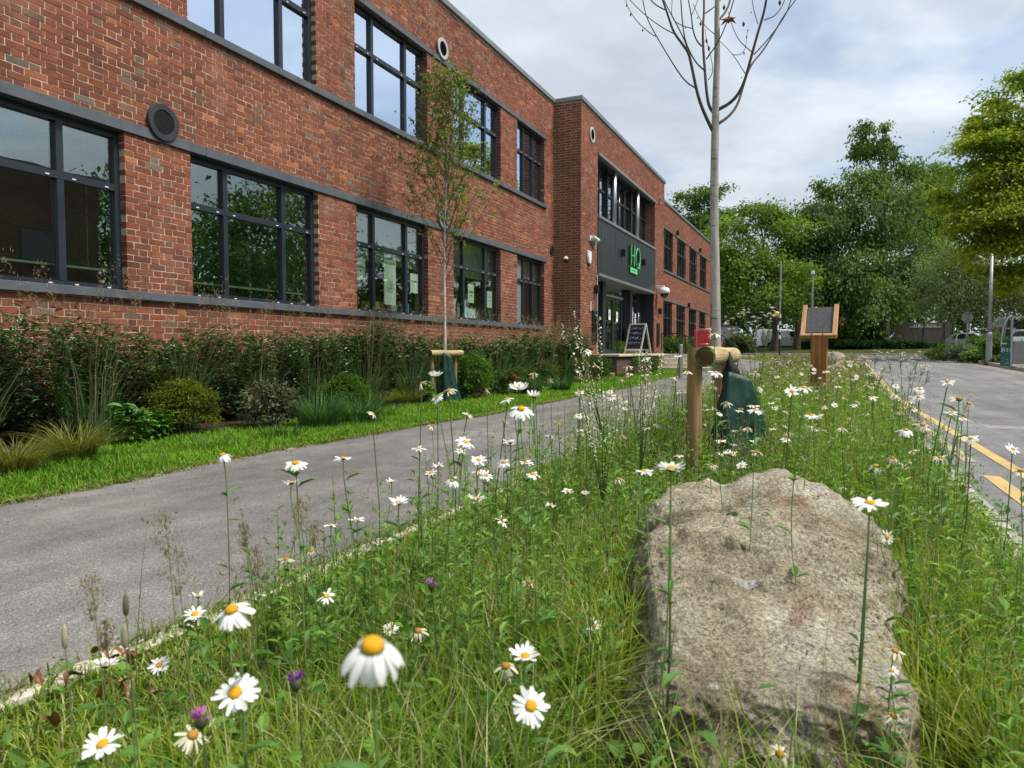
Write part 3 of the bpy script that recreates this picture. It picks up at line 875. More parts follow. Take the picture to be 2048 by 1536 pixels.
def window(y0, y1, z0, z1, cols, trans, x=XW, upper=False, blind=None, opaque=(), deep=.085, detail=True):
    w = bpy.data.objects.new('window', None); w.location = (x, (y0 + y1) / 2, z0); link(w, bld)
    L = lambda mb, nm, m, **k: mb.build(nm, m, w, **k)
    ox, oy, oz = x, (y0 + y1) / 2, z0
    xb, xf = x - deep - .075 - ox, x - deep - ox
    a, b, c, d = y0 - oy, y1 - oy, 0.0, z1 - z0
    t = .062
    f = MB()
    f.box(xb, xf, a, a + t, c, d); f.box(xb, xf, b - t, b, c, d); f.box(xb, xf, a + t, b - t, d - t - .02, d); f.box(xb, xf, a + t, b - t, c, c + t)
    L(f, 'frame', M['anthracite'])
    tz = c + t + (d - 2 * t) * trans
    edges = [a + t]
    tot = sum(cols); xx = a + t
    for q in cols[:-1]:
        xx += (b - a - 2 * t) * q / tot
        mm = MB(); mm.box(xb + .004, xf + .004, xx - .036, xx + .036, c + t - .002, d - t - .018); L(mm, 'mullion', M['anthracite'])
        edges += [xx - .036, xx + .036]
    edges.append(b - t)
    mm = MB(); mm.box(xb + .008, xf + .0075, a + t - .002, b - t + .002, tz - .036, tz + .036); L(mm, 'transom', M['anthracite'])
    gm = M['glass_upper'] if upper else M['glass_near'] if y1 < 9 else M['glass']
    n = 0
    for i in range(0, len(edges), 2):
        for (p0, p1) in ((c + t, tz - .036), (tz + .036, d - t - .02)):
            g = MB(); g.box(xb + .024, xb + .032, edges[i] - .005, edges[i + 1] + .005, p0 - .005, p1 + .005)
            L(g, 'pane', M['mid_grey'] if (i // 2) in opaque else gm)
    if detail:
        g = MB()
        for i in range(0, len(edges), 2):
            for e in ((edges[i] + .10), (edges[i + 1] - .10)):
                for zz in (c + .03, tz - .012):
                    g.box(xf + .008, xf + .013, e - .02, e + .02, zz - .006, zz + .006)
        L(g, 'drain_cap', M['white_plastic'])
    if blind:
        top, bot, tilt = d - .06, blind[0], blind[1]
        g = MB(); z = top
        while z > bot:
            dx, dz = .0125 * math.cos(tilt), .0125 * math.sin(tilt)
            xc = xb - .09
            g.add([(xc - dx, a + .03, z - dz), (xc + dx, a + .03, z + dz), (xc + dx, b - .03, z + dz), (xc - dx, b - .03, z - dz)], [(0, 1, 2, 3)])
            z -= .024
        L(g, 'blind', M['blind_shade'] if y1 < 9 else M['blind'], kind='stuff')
        g = MB(); g.box(xb - .105, xb - .075, a + .03, b - .03, bot - .03, bot - .008); L(g, 'blind_rail', M['blind'])
        g = MB()
        for q in (.12, .5, .88):
            g.tube([(xb - .075, a + (b - a) * q, bot - .02), (xb - .075, a + (b - a) * q, top)], .002, 4)
        L(g, 'blind_cord', M['blind'])
    return w
C3 = (.58, 1.12, .62)
blinds = [(.25, .35), (.25, .25), (.22, .30), (.92, 1.0), (.98, 1.05), (.90, 1.1)]
for i, (a, b) in enumerate(main_wins_all):
    narrow = b - a < 2.0
    window(a, b, Z_SILL, Z_HEAD, (.55, .66, .58) if narrow else C3, .655, blind=blinds[i] if i != 5 else (1.25, 1.1), opaque=(0,) if narrow else ())
for i, (a, b) in enumerate([(0.0, 2.10)] + upper_wins):
    narrow = b - a < 2.0
    window(a, b, Z_SILL2, Z_HEAD2, (.55, .66, .58) if narrow else C3, .62, upper=True, blind=(.6, 1.0) if i == 5 else None)
for a, b in wing_wins:
    window(Y_A1 + a, Y_A1 + b, Z_SILL - .3, Z_HEAD - .05, (1, 1, .8), .62, detail=False)
    window(Y_A1 + a, Y_A1 + b, Z_SILL2 - .15, Z_HEAD2, (1, 1, .8), .62, detail=False)

# round louvre vents
def vent(y, z, r, x, ring, core, slats=14):
    v = bpy.data.objects.new('vent', None); v.location = (x, y, z); link(v, bld)
    mb = MB(); n = 40
    prof = [(r, .004), (r, .022), (r * .98, .028), (r * .68, .028), (r * .66, .022), (r * .66, .008)]
    vs = [(h, q * math.cos(2 * math.pi * k / n), q * math.sin(2 * math.pi * k / n)) for q, h in prof for k in range(n)]
    fs = [(i * n + k, i * n + (k + 1) % n, (i + 1) * n + (k + 1) % n, (i + 1) * n + k) for i in range(len(prof) - 1) for k in range(n)]
    mb.add(vs, fs); mb.build('vent_ring', ring, v, smooth=False)
    mb = MB(); mb.add([(.010, r * .67 * math.cos(2 * math.pi * k / n), r * .67 * math.sin(2 * math.pi * k / n)) for k in range(n)], [tuple(range(n))]); mb.build('vent_back', M['black_metal'], v)
    mb = MB()
    for k in range(slats):
        zz = -r * .62 + 1.24 * r * (k + .5) / slats; hw = math.sqrt(max(0, (r * .66) ** 2 - zz * zz))
        mb.add([(.012, -hw, zz + .006), (.024, -hw, zz - .006), (.024, hw, zz - .006), (.012, hw, zz + .006)], [(0, 1, 2, 3)])
    mb.build('grille', core, v)
vent(5.86, 3.44, .205, XW + .03, M['louvre'], M['louvre'])
vent(12.28, 3.44, .20, XW + .03, M['vent_grey'], M['vent_grey'])
vent(12.27, 6.70, .20, XW + .03, M['vent_pale'], M['louvre'])
vent(18.28, 3.60, .13, XW + .01, M['louvre'], M['louvre'], 8)
vent(19.42, 6.92, .22, XA + .005, M['vent_pale'], M['louvre'])
vent(19.62, 3.95, .19, XA + .005, M['vent_grey'], M['vent_grey'])
vent(28.15, 6.78, .16, XA + .005, M['vent_grey'], M['vent_grey'], 8)

# entrance recess: lintel edge, soffit, upper glazing, cladding, doors
part('recess_lintel', M['coping'], (XA - .1, XA + .06, REC0 - .03, REC1 + .03, Z_REC - .05, Z_REC + .04), bevel=.004)
part('soffit', M['black_metal'], (XA - .62, XA - .1, REC0, REC1, Z_REC - .03, Z_REC + .03))
XG = XA - .34
for (a, b, cc) in ((20.02, 22.0, (1, 1, 1)), (22.16, 24.95, (1, 1, 1, 1)), (25.1, 27.3, (1, 1, 1))):
    window(a, b, 4.80, Z_REC - .05, cc, .62, x=XG, deep=.02, detail=False)
for y in (22.08, 25.03):
    mb = MB(); mb.tube([(XA - .10, y, 4.82), (XA - .10, y, Z_REC - .04)], .075, 20); mb.build('column', M['steel'], bld, smooth=True)
    part('column_fin', M['anthracite'], (XG - .06, XG + .03, y - .06, y + .06, 4.80, Z_REC - .04))
part('ledge', M['coping'], (XA - .62, XA + .07, REC0 - .02, REC1 + .06, 4.71, 4.795), bevel=.006)
k = 0; y = REC0 - .01
while y < REC1 - .02:      # cladding boards, each its own piece
    part('cladding_board', M['cladding'], (XA - .05, XA + .03 + random.uniform(-.002, .002), y, min(y + .292, REC1 + .03), 3.12, 4.705), bevel=.003)
    y += .297
part('canopy_edge', M['coping'], (XA - .6, XA + .075, REC0 - .02, REC1 + .04, 3.03, 3.115), bevel=.006)
part('soffit', M['black_metal'], (XA - 1.3, XA - .05, REC0, REC1, 3.06, 3.15), (XA - 1.25, XG - .1, REC0, REC1, 4.6, 4.7))
XD = XA - .46
part('entrance_return', M['anthracite'], (XD - .1, XA - .02, REC1 - .06, REC1 + .0, Z_PLAT, 3.05))
part('entrance_return', M['anthracite'], (XD - .1, XA - .02, REC0 - .0, REC0 + .05, Z_PLAT, 3.05))
part('lobby_floor', M['mid_grey'], (-13, XA, REC0, REC1, Z_PLAT - .06, Z_PLAT))
for y in (21.65, 25.0):
    part('entrance_pier', M['anthracite'], (XD - .08, XD + .14, y, y + .32, Z_PLAT, 3.05), bevel=.006)
window(REC0 + .05, 21.65, Z_PLAT, 3.05, (.7, .7), .60, x=XD, deep=.0, detail=False)
def door(y0, y1, z1, handle, leafs=1):
    d = bpy.data.objects.new('door', None); d.location = (XD, (y0 + y1) / 2, Z_PLAT); link(d, bld)
    w = (y1 - y0); h = z1 - Z_PLAT
    mb = MB(); t = .075
    for (a, b, c, e) in ((-w / 2, -w / 2 + t, 0, h), (w / 2 - t, w / 2, 0, h), (-w / 2 + t, w / 2 - t, h - t, h), (-w / 2 + t, w / 2 - t, 0, .12)):
        mb.box(-.06, .0, a, b, c, e)
    mb.build('frame', M['anthracite'], d)
    mb = MB(); mb.box(-.035, -.027, -w / 2 + t - .005, w / 2 - t + .005, .115, h - t + .005); mb.build('pane', M['glass'], d)
    if handle:
        mb = MB(); yy = handle * (w / 2 - .05)
        mb.tube([(.06, yy, .75), (.06, yy, 1.55)], .014, 8); mb.tube([(0, yy, .85), (.06, yy, .85)], .01, 6); mb.tube([(0, yy, 1.45), (.06, yy, 1.45)], .01, 6)
        mb.build('handle', M['steel'], d, smooth=True)
door(22.25, 23.3, 2.62, 0); door(23.32, 24.4, 2.62, 0); door(25.45, 26.55, 2.75, 1)
for (a, b, c, e) in ((22.0, 22.24, Z_PLAT, 3.05), (24.41, 24.99, Z_PLAT, 3.05), (22.25, 24.4, 2.72, 3.05), (25.35, 26.6, 2.80, 3.05)):
    part('side_glass', M['glass'], (XD - .035, XD - .027, a, b, c, e))
part('door_header', M['steel'], (XD - .02, XD + .06, 22.3, 24.35, 2.635, 2.70), bevel=.004)
part('door_frame', M['anthracite'], (XD - .07, XD - .005, 22.0, 22.06, Z_PLAT, 3.05), (XD - .07, XD - .005, 25.36, 25.44, Z_PLAT, 3.05), (XD - .07, XD - .005, 26.56, 27.3, Z_PLAT, 3.05))
# vertical movement joint pipe beside the recess
mb = MB(); mb.tube([(XA + .03, REC0 - .10, .8), (XA + .03, REC0 - .10, 3.05)], .022, 8); mb.build('pipe', M['vent_pale'], bld)

# raised landing, steps
landing = thing('entrance_landing', 'raised stone-edged landing with dark brick face below the entrance', 'landing', (-5.9, 22, 0))
landing.location = (0, 0, 0)
def lpart(name, mat, *boxes, bevel=.0):
    mb = MB()
    for b in boxes: mb.box(*b)
    return mb.build(name, mat, landing, bevel=bevel)
y = 19.5
while y < 25.2:
    lpart('coping_stone', M['stone_cream'], (XA - .3, -5.42, y, y + .59, .69, .758), bevel=.008); y += .6
lpart('landing_wall', M['landing_brick'], (XA - .02, -5.50, 19.55, 25.25, -.1, .69))
lpart('landing_deck', M['mid_grey'], (XA - .3, -4.1, 26.6, 34, .1, .755), (XW + .1, -5.5, 25.25, 26.6, .1, .75))
for k in range(4):
    x = -5.95
    while x < -3.9:
        lpart('step_stone', M['stone_cream'], (x, x + .655, 24.75 + .36 * k, 25.4 + .36 * k, zr(25) - .05 + .145 * k, zr(25) - .01 + .145 * (k + 1)), bevel=.008)
        x += .66

# ------------------------------------------------------------------ signs and fittings on the building
def text(body, size, mat, parent, loc, rot, name='lettering', extrude=.0015, align='CENTER'):
    cu = bpy.data.curves.new(name, 'FONT'); cu.body = body; cu.size = size; cu.extrude = extrude
    cu.align_x = align; cu.align_y = 'CENTER'; cu.resolution_u = 3
    cu.materials.append(mat)
    tmp = bpy.data.objects.new(name, cu); col.objects.link(tmp)
    me = bpy.data.meshes.new_from_object(tmp.evaluated_get(bpy.context.evaluated_depsgraph_get()))
    bpy.data.objects.remove(tmp); bpy.data.curves.remove(cu); me.name = name
    o = bpy.data.objects.new(name, me); o.location = loc; o.rotation_euler = rot
    return link(o, parent)
FACE_X = (math.pi / 2, 0, math.pi / 2)      # text on a face that looks along +X
sg = thing('entrance_sign', 'tall thin green lit letters HQ over a small green plate', 'sign', (XA + .03, 23.88, 3.43))
sg.scale = (1, 1.12, .70)
def glyph(name, strokes, w, parent, y):
    g = bpy.data.objects.new(name, None); g.location = (.0, y, .42); link(g, parent)
    a = MB(); b = MB()
    for pts in strokes:
        a.tube([(.075, p[0], p[1]) for p in pts], w, 4); 
        for i in range(len(pts) - 1):
            (y0, z0), (y1, z1) = pts[i], pts[i + 1]
            d = Vector((0, y1 - y0, z1 - z0)); nn = Vector((0, -d.z, d.y)).normalized() * w * .9
            vs = []
            for xx in (.0, .06):
                for sgn in (1, -1):
                    for q in ((y0, z0), (y1, z1)):
                        vs.append((xx, q[0] + sgn * nn.y, q[1] + sgn * nn.z))
            b.add(vs, [(0, 1, 3, 2), (4, 6, 7, 5), (0, 4, 5, 1), (2, 3, 7, 6), (0, 2, 6, 4), (1, 5, 7, 3)])
    a.build('letter_face', M['lit_green'], g); b.build('letter_side', M['black_metal'], g)
glyph('letter', [[(-.19, 0), (-.19, .96)], [(.17, 0), (.17, .96)], [(-.19, .48), (.17, .48)]], .024, sg, -.18)
qp = [(.52 + .235 * math.sin(t), .46 + .49 * math.cos(t)) for t in np.linspace(0, 2 * math.pi, 29)]
glyph('letter', [qp, [(.56, .22), (.76, -.06)]], .022, sg, -.06)
mb = MB(); mb.box(.0, .05, -.40, .42, .08, .33); mb.build('plate_side', M['black_metal'], sg)
mb = MB(); mb.box(.051, .062, -.40, .42, .08, .33); mb.build('plate', M['lit_green'], sg)
mb = MB()
for k in range(7): mb.box(.0625, .066, -.27 + .082 * k, -.27 + .082 * k + (.05 if k % 3 else .06), .165, .245)
mb.build('plate_marks', M['deep_green'], sg)
def wall_light(y, z, x, label):
    t = thing('wall_light', label, 'light', (x, y, z), 0, 'box wall lights')
    mb = MB(); mb.box(0, .02, -.05, .05, -.06, .06); mb.build('back_plate', M['black_metal'], t)
    mb = MB(); mb.box(.02, .13, -.06, .06, -.12, .12); mb.build('body', M['black_metal'], t, bevel=.008)
wall_light(22.55, 4.02, XA + .03, 'black box light on the dark cladding left of the green letters')
wall_light(25.30, 4.02, XA + .03, 'black box light on the dark cladding right of the green letters')
wall_light(19.72, 2.62, XA + .004, 'black box light on brick left of the entrance above the notice board')
wall_light(28.12, 2.42, XA + .004, 'black box light on brick right of the entrance below the large camera')
wall_light(32.0, 3.30, XW + .03, 'small dark box on the lintel at the near end of the far wing')
wall_light(38.6, 3.30, XW + .03, 'small dark box on the lower lintel midway along the far wing')
wall_light(35.3, 6.62, XW + .03, 'small dark box on the upper lintel of the far wing near the entrance block')
wall_light(41.9, 6.62, XW + .03, 'small dark box on the upper lintel towards the end of the far wing')
def camera_dome(x, y, z, s, rz, label):
    t = thing('security_camera', label, 'camera', (x, y, z), rz)
    mb = MB(); mb.box(-.02, .16 * s, -.03 * s, .03 * s, .03 * s, .09 * s); mb.build('bracket', M['white_plastic'], t, bevel=.006)
    mb = MB(); mb.lathe([(.05 * s, .02 * s), (.095 * s, .0), (.11 * s, -.05 * s), (.11 * s, -.10 * s)], 18, (.16 * s, 0, 0.03 * s)); mb.build('housing', M['white_plastic'], t, smooth=True)
    mb = MB(); mb.lathe([(.085 * s, -.10 * s), (.083 * s, -.13 * s), (.06 * s, -.17 * s), (.02 * s, -.19 * s)], 16, (.16 * s, 0, .03 * s)); mb.build('dome', M['dark_glass'], t, smooth=True)
camera_dome(-6.62, Y_A0 - .004, 3.38, .62, -math.pi / 2, 'tiny white dome camera on the shaded brick return')
camera_dome(XA + .004, 27.75, 3.22, 1.9, 0, 'large white dome camera right of the entrance canopy')
t = thing('bullet_camera', 'white bullet camera on a bracket above the white alarm box', 'camera', (XA + .004, 19.22, 4.02))
mb = MB(); mb.box(0, .05, -.05, .05, -.07, .07); mb.tube([(.04, 0, 0), (.10, .1, .02)], .018, 8); mb.build('bracket', M['white_plastic'], t)
mb = MB(); mb.tube([(.10, .02, .03), (.14, .42, -.02)], .05, 12); mb.build('housing', M['white_plastic'], t, smooth=False)
t = thing('alarm_box', 'white shield-shaped alarm box on brick left of the entrance', 'alarm box', (XA + .004, 19.12, 3.48))
mb = MB(); mb.prism([(-.13, .16), (.13, .16), (.15, .0), (.08, -.17), (0, -.21), (-.08, -.17), (-.15, 0)], 0, 0, .07); mb.build('cover', M['white_plastic'], t, bevel=.015)
mb = MB(); mb.box(.0, .05, -.05, .05, -.27, -.2); mb.build('strobe', M['black_metal'], t)
def notice_board(y, z0, z1, w, label, green):
    t = thing('notice_board', label, 'notice board', (XA + .004, y, z0))
    mb = MB(); mb.box(0, .05, -w / 2, w / 2, 0, z1 - z0); mb.build('case', M['black_metal'], t, bevel=.006)
    mb = MB(); mb.box(.051, .054, -w / 2 + .04, w / 2 - .04, .06, z1 - z0 - .06); mb.build('pane', M['dark_glass'], t)
    if green:
        mb = MB(); mb.box(.055, .057, -.06, .14, z1 - z0 - .14, z1 - z0 - .11); mb.build('heading', M['deep_green'], t)
notice_board(19.68, 1.08, 2.02, .40, 'tall black notice case with a small green heading left of the entrance', True)
notice_board(28.0, 1.05, 1.95, .40, 'plain tall black notice case on brick right of the entrance', False)
t = thing('door_plaque', 'small faded pinkish plaque on brick left of the entrance', 'plaque', (XA + .004, 19.35, 2.12))
mb = MB(); mb.box(0, .02, -.08, .08, -.14, .14); mb.build('plate', plain('pink_plate', (.42, .28, .24), .7), t, bevel=.004)
def planter(y, label):
    t = thing('tall_planter', label, 'planter', (XD + .24, y, Z_PLAT))
    mb = MB(); mb.lathe([(.10, 0), (.11, .05), (.16, .62), (.18, .85), (.19, .87), (.15, .87)], 16); mb.build('pot', M['mid_grey'], t, smooth=True)
planter(24.75, 'tall tapered grey planter between the entrance doors')
planter(27.5, 'tall tapered grey planter at the right jamb of the entrance')
for y, z, w, h, lab in ((22.85, 2.05, .22, .34, 'white door notice on the left sliding door'), (23.75, 2.02, .22, .34, 'white door notice on the right sliding door'), (25.8, 2.0, .24, .9, 'long pale poster on the glass side door'), (26.25, 2.0, .18, .5, 'small white notice beside the side door handle')):
    t = thing('door_notice', lab, 'notice', (XD + .004, y, z))
    mb = MB(); mb.box(0, .003, -w / 2, w / 2, -h / 2, h / 2); mb.build('sheet', M['paper'], t)
    mb = MB()
    for q in range(3): mb.box(.0035, .0045, -w * .32, w * .3, h * (.1 - .12 * q), h * (.16 - .12 * q))
    mb.build('print_lines', M['ink'], t)
# posters stuck inside the windows
XP = XW - .165
def poster(y, z, w, h, lines, label, size, extra=None):
    t = thing('window_poster', label, 'poster', (XP, y, z))
    mb = MB(); mb.box(0, .003, -w / 2, w / 2, -h / 2, h / 2); mb.build('sheet', M['paper'], t)
    for i, (s, zz) in enumerate(lines):
        text(s, size, M['ink'], t, (.0045, 0, zz), FACE_X)
    if extra:
        mb = MB()
        for k in range(11):
            a = k * 2 * math.pi / 11
            for q in (.035, .075, .11):
                yy, z2 = q * math.cos(a + q * 9), q * math.sin(a + q * 9) + extra
                mb.box(.0035, .0046, yy - .011, yy + .011, z2 - .011, z2 + .011)
        mb.build('round_motif', plain('motif_ink', (.20, .16, .22), .8), t)
poster(9.83, 2.22, .27, .36, [('FORMS', .03), ('PAY', -.04)], 'small pale poster at the left pane of the window with the long poster', .062)
poster(10.70, 2.16, .37, .98, [('FORMS PAY', .33), ('SIZE-GAME!', .24)], 'long pale hanging poster with a round dotted motif in the window', .062, -.17)
poster(11.50, 2.12, .26, .36, [('FORMS', .03), ('PAY', -.04)], 'small pale poster at the right pane of the window with the long poster', .055)
poster(13.82, 2.10, .28, .40, [('FORMS', .03), ('PAY', -.05)], 'pale poster in the middle pane of the window behind the birch', .07)
poster(14.74, 2.03, .26, .38, [('o o', .06), ('o o', -.02)], 'pale poster with faint round marks in the right pane behind the birch', .07)
XS = XW - .36
part('window_board', M['ceiling'], (XW - .50, XW - .17, 0, 17.8, Z_SILL - .03, Z_SILL + .012))
def crate(y, w, h, mat, label, cat='box', z=Z_SILL + .012, ribs=0):
    t = thing('sill_' + cat.replace(' ', '_'), label, cat, (XS, y, z))
    mb = MB(); mb.box(-.10, .10, -w / 2, w / 2, 0, h); mb.build('body', mat, t, bevel=.006)
    if ribs:
        mb = MB()
        for k in range(ribs): mb.box(.1005, .106, -w / 2 + w * (k + .4) / ribs, -w / 2 + w * (k + .6) / ribs, .02, h - .02)
        mb.build('ribs', mat, t)
crate(10.45, .40, .20, M['card'], 'yellow slatted box on the sill below the long poster', ribs=9)
crate(10.92, .30, .17, M['vent_pale'], 'pale grey box on the sill right of the yellow box')
crate(9.78, .13, .50, M['blue_card'], 'upright blue card on the sill in the left pane', 'card')
crate(11.45, .06, .22, M['blue_card'], 'thin blue tube standing on the sill at the right pane', 'tube')
t = thing('yellow_pennant', 'yellow triangular pennant hanging beside the long poster', 'pennant', (XP, 11.15, 1.93))
mb = MB(); mb.prism([(-.17, .10), (.12, .11), (.12, -.13)], 0, 0, .004); mb.build('cloth', M['card'], t)
bc = [M['vent_pale'], M['teal'], M['teal'], M['blue_card'], M['teal'], M['deep_green'], M['vent_pale'], M['card'], M['card']]
for k in range(9):
    crate(13.42 + .092 * k, .082, .26 + random.uniform(-.01, .02), bc[k], ['white binder at the left end of the row behind the birch', 'first teal binder in the row behind the birch', 'second teal binder in the row behind the birch', 'blue binder in the middle of the row behind the birch', 'third teal binder in the row behind the birch', 'dark green binder in the row behind the birch', 'white binder towards the right of the row behind the birch', 'first yellow binder at the right of the row behind the birch', 'last yellow binder at the right end of the row behind the birch'][k], 'binder')
t = thing('sill_pot', 'dark round pot on the sill left of the binders', 'pot', (XS, 13.25, Z_SILL + .012))
mb = MB(); mb.lathe([(.07, 0), (.10, .10), (.09, .2), (.05, .24)], 14); mb.build('body', M['black_metal'], t, smooth=True)
crate(16.9, .2, .24, M['paper'], 'white box on the sill of the narrow window next to the entrance block')

# ------------------------------------------------------------------ things along the path
t = thing('pavement_board', 'folding chalkboard sign with pale wooden frame on the entrance landing', 'sign', (-5.70, 22.75, .758), rad(-17))
def aleaf(sgn, name):
    L = bpy.data.objects.new(name, None); L.rotation_euler = (sgn * rad(15), 0, 0); L.location = (0, 0, .0); link(L, t)
    return L
def slab(pts_y, z, mats): pass
for sgn in (-1, 1):
    g = bpy.data.objects.new('board_leaf', None); g.location = (0, 0, .98); g.rotation_euler = (-sgn * rad(19), 0, 0); link(g, t)
    mb = MB()
    for (a, b, c, d) in ((-.31, -.26, -1.03, 0), (.26, .31, -1.03, 0), (-.26, .26, -.05, 0), (-.26, .26, -.93, -.87)):
        mb.box(a, b, -.015, .015, c, d)
    mb.build('frame', M['pale_frame'], g)
    mb = MB(); mb.box(-.262, .262, -.006, .006, -.872, -.048); mb.build('panel', M['chalk_board'], g)
    if sgn == 1:
        mb = MB()
        r = random.Random(4)
        for row in range(4):
            x = -.2
            while x < .2:
                w = r.uniform(.02, .05); z = -.16 - .17 * row
                pts = [(x, -.008, z + r.uniform(-.05, .05)), (x + w * .4, -.008, z + r.uniform(-.05, .05)), (x + w * .8, -.008, z + r.uniform(-.05, .05))]
                mb.tube(pts, .006, 4); x += w + .012
        mb.build('chalk_marks', M['chalk'], g)
p = G(1361, 757)
t = thing('steel_bollard', 'slim brushed steel bollard at the foot of the cream steps', 'bollard', p)
mb = MB(); mb.lathe([(.058, 0), (.058, .93), (.05, .95), (.0, .951)], 20); mb.build('tube', M['steel'], t, smooth=False)

def rail(label, pts, posts, mid=True, r=.02):
    t = thing('handrail', label, 'railing', pts[0])
    o = Vector(pts[0])
    mb = MB(); mb.tube([Vector(p) - o for p in pts], r, 8); mb.build('top_rail', M['black_metal'], t)
    if mid:
        mb = MB(); mb.tube([Vector(p) - o - Vector((0, 0, .45)) for p in pts], r * .7, 8); mb.build('mid_rail', M['black_metal'], t)
    for (p, h) in posts:
        mb = MB(); q = Vector(p) - o; mb.tube([q, q - Vector((0, 0, h))], r * 1.1, 8); mb.build('post', M['black_metal'], t)
def rp(px, py, d): return P(px, py, d)
a, b, c = rp(1323, 667, 27.5), rp(1364, 667, 26.6), rp(1386, 680, 25.2)
rail('black handrail on the landing above the cream steps', [a, b, c], [(a, .95), (b, .95), (rp(1371, 671, 26.1), .95), (c, .95)])
a, b, c = rp(1434, 663, 30), rp(1452, 676, 29), rp(1476, 694, 28)
rail('black sloping handrail right of the young bare tree trunk', [a, b, c], [(a, .95), (rp(1443, 670, 29.4), .95), (b, .95), (rp(1465, 686, 28.4), .9), (c, .85)], False)
def red_cage(px, py0, py1, d, w, label, hoop=True):
    b = P(px, py1, d); h = (py1 - py0) / FPX * d
    t = thing('red_trolley', label, 'trolley', b, rad(10))
    mb = MB(); mb.prism([(-w / 2, 0), (w / 2, 0), (w / 2, h * .93), (w / 2 - .06, h), (-w / 2 + .06, h), (-w / 2, h * .93)], 1, 0, .06); mb.build('panel', M['red_plastic'], t, bevel=.012)
    mb = MB(); mb.box(-w / 2 - .09, -w / 2 - .01, 0, .45, 0, h * 1.02); mb.build('side_panel', M['red_plastic'], t, bevel=.01)
    if hoop:
        mb = MB()
        pts = [(-w / 2 + .02, -.05, 0), (-w / 2 + .02, -.05, h * .98), (-w / 2 + .07, -.05, h * 1.05), (w / 2, -.05, h * 1.05), (w / 2 + .05, -.05, h * .98), (w / 2 + .05, -.05, 0)]
        mb.tube(pts, .018, 8); mb.tube([(-w / 2 + .02, -.05, h * .42), (w / 2 + .05, -.05, h * .42)], .014, 8)
        mb.build('tube_frame', M['steel'], t, smooth=True)
red_cage(1406, 661, 708, 27, .50, 'red plastic trolley with a steel tube hoop left of the bare tree')
red_cage(1441, 685, 708, 27.2, .14, 'small red case just right of the bare tree trunk', False)

# young bare tree: stake frame, watering bag
def log_between(mb, a, b, r, n=18, m=0):
    mb.tube([a, Vector(a).lerp(Vector(b), .33), Vector(a).lerp(Vector(b), .66), b], [r, r * 1.02, r * .99, r * .97], n, m)
def stake_frame(a, b, h, r_post, r_log, label):
    """two round posts with a log across their tops"""
    a, b = Vector(a), Vector(b)
    t = thing('stake_frame', label, 'tree stake', a)
    ax = (b - a); L = ax.length; ang = math.atan2(ax.y, ax.x) - math.pi / 2
    for k, f in enumerate((0.0, 1.0)):
        o = a + ax * f - a
        mb = MB(); side = Vector((-math.cos(ang), -math.sin(ang), 0)) * (r_post + r_log) * .72
        mb.tube([o + side - Vector((0, 0, .15)), o + side + Vector((0, 0, h * .5)), o + side + Vector((0, 0, h))], [r_post, r_post * .99, r_post * .98], 20)
        mb.build('post', M['stake_wood'], t, smooth=False)
    mb = MB(); u = ax.normalized()
    n = 22
    ob = bpy.data.objects.new('crossbar', None)
    mb.tube([(0, -.10, 0), (0, L * .3, .002), (0, L * .7, -.002), (0, L + .10, 0)], [r_log * 1.03, r_log * 1.0, r_log * .98, r_log], n)
    ob = mb.build('crossbar', M['log_wood'], t, smooth=False)
    ob.location = (0, 0, h - r_log * .9); ob.rotation_euler = (0, 0, ang)
    for yy in (-.1015, L + .1015):
        mb = MB(); mb.add([(r_log * .97 * math.cos(2 * math.pi * k / n), yy, r_log * .97 * math.sin(2 * math.pi * k / n)) for k in range(n)], [tuple(range(n))])
        mb.build('log_end', M['log_end'], ob)
    return t
sa = G(1412, 992); sb = P(1462, 735, 5.15)
sb.z = 0
stake_frame((sa.x, sa.y, 0), (sb.x, sb.y, 0), .87, .044, .058, 'thick round timber post and crossbar beside the boulder')
def water_bag(loc, h, w_top, w_bot, d_bot, rz, label, lean=0.0):
    t = thing('watering_bag', label, 'watering bag', loc, rz)
    nz_, na = 22, 40; vs = []; fs = []
    for i in range(nz_ + 1):
        f = i / nz_
        wx = (w_bot + (w_top - w_bot) * f ** .85) / 2; wy = (d_bot + (w_top * .7 - d_bot) * f ** .8) / 2
        if f < .08: wx *= .92 + f; wy *= .92 + f
        for k in range(na):
            a = 2 * math.pi * k / na
            fold = 1 + .15 * math.sin(3 * a + 1.1 + 1.4 * f) + .07 * math.sin(7 * a + 5 * f) + .14 * mnoise.noise((math.cos(a) * 2, math.sin(a) * 2, f * 4))
            ca, sa_ = math.cos(a), math.sin(a)
            ca = math.copysign(abs(ca) ** .75, ca); sa_ = math.copysign(abs(sa_) ** .75, sa_)
            vs.append((wx * ca * fold + lean * f, wy * sa_ * fold, h * f - .03 * f * f * math.cos(a)))
    for i in range(nz_):
        for k in range(na):
            fs.append((i * na + k, i * na + (k + 1) % na, (i + 1) * na + (k + 1) % na, (i + 1) * na + k))
    fs.append(tuple(range(nz_ * na, (nz_ + 1) * na)))
    mb = MB(); mb.add(vs, fs); mb.build('bag', M['bag'], t, smooth=True)
    mb = MB(); mb.box(-.012, .012, -d_bot * .36, -d_bot * .35 + .0, h * .12, h * .82)
    return t
bp = P(1480, 880, 4.55)
water_bag((bp.x, bp.y, 0.0), .70, .15, .50, .36, YAW, 'dark green watering bag wrapped round the young bare tree', -.03)
t = thing('tree_tie', 'black rubber tie and pad looped over the near log crossbar', 'tree tie', P(1463, 738, 4.62))
mb = MB()
mb.tube([(-.02, -.02, .10), (-.005, -.07, .07), (.0, -.085, .0), (.02, -.05, -.10)], [.016, .02, .022, .03], 10)
mb.build('strap', M['black_rubber'], t, smooth=True)
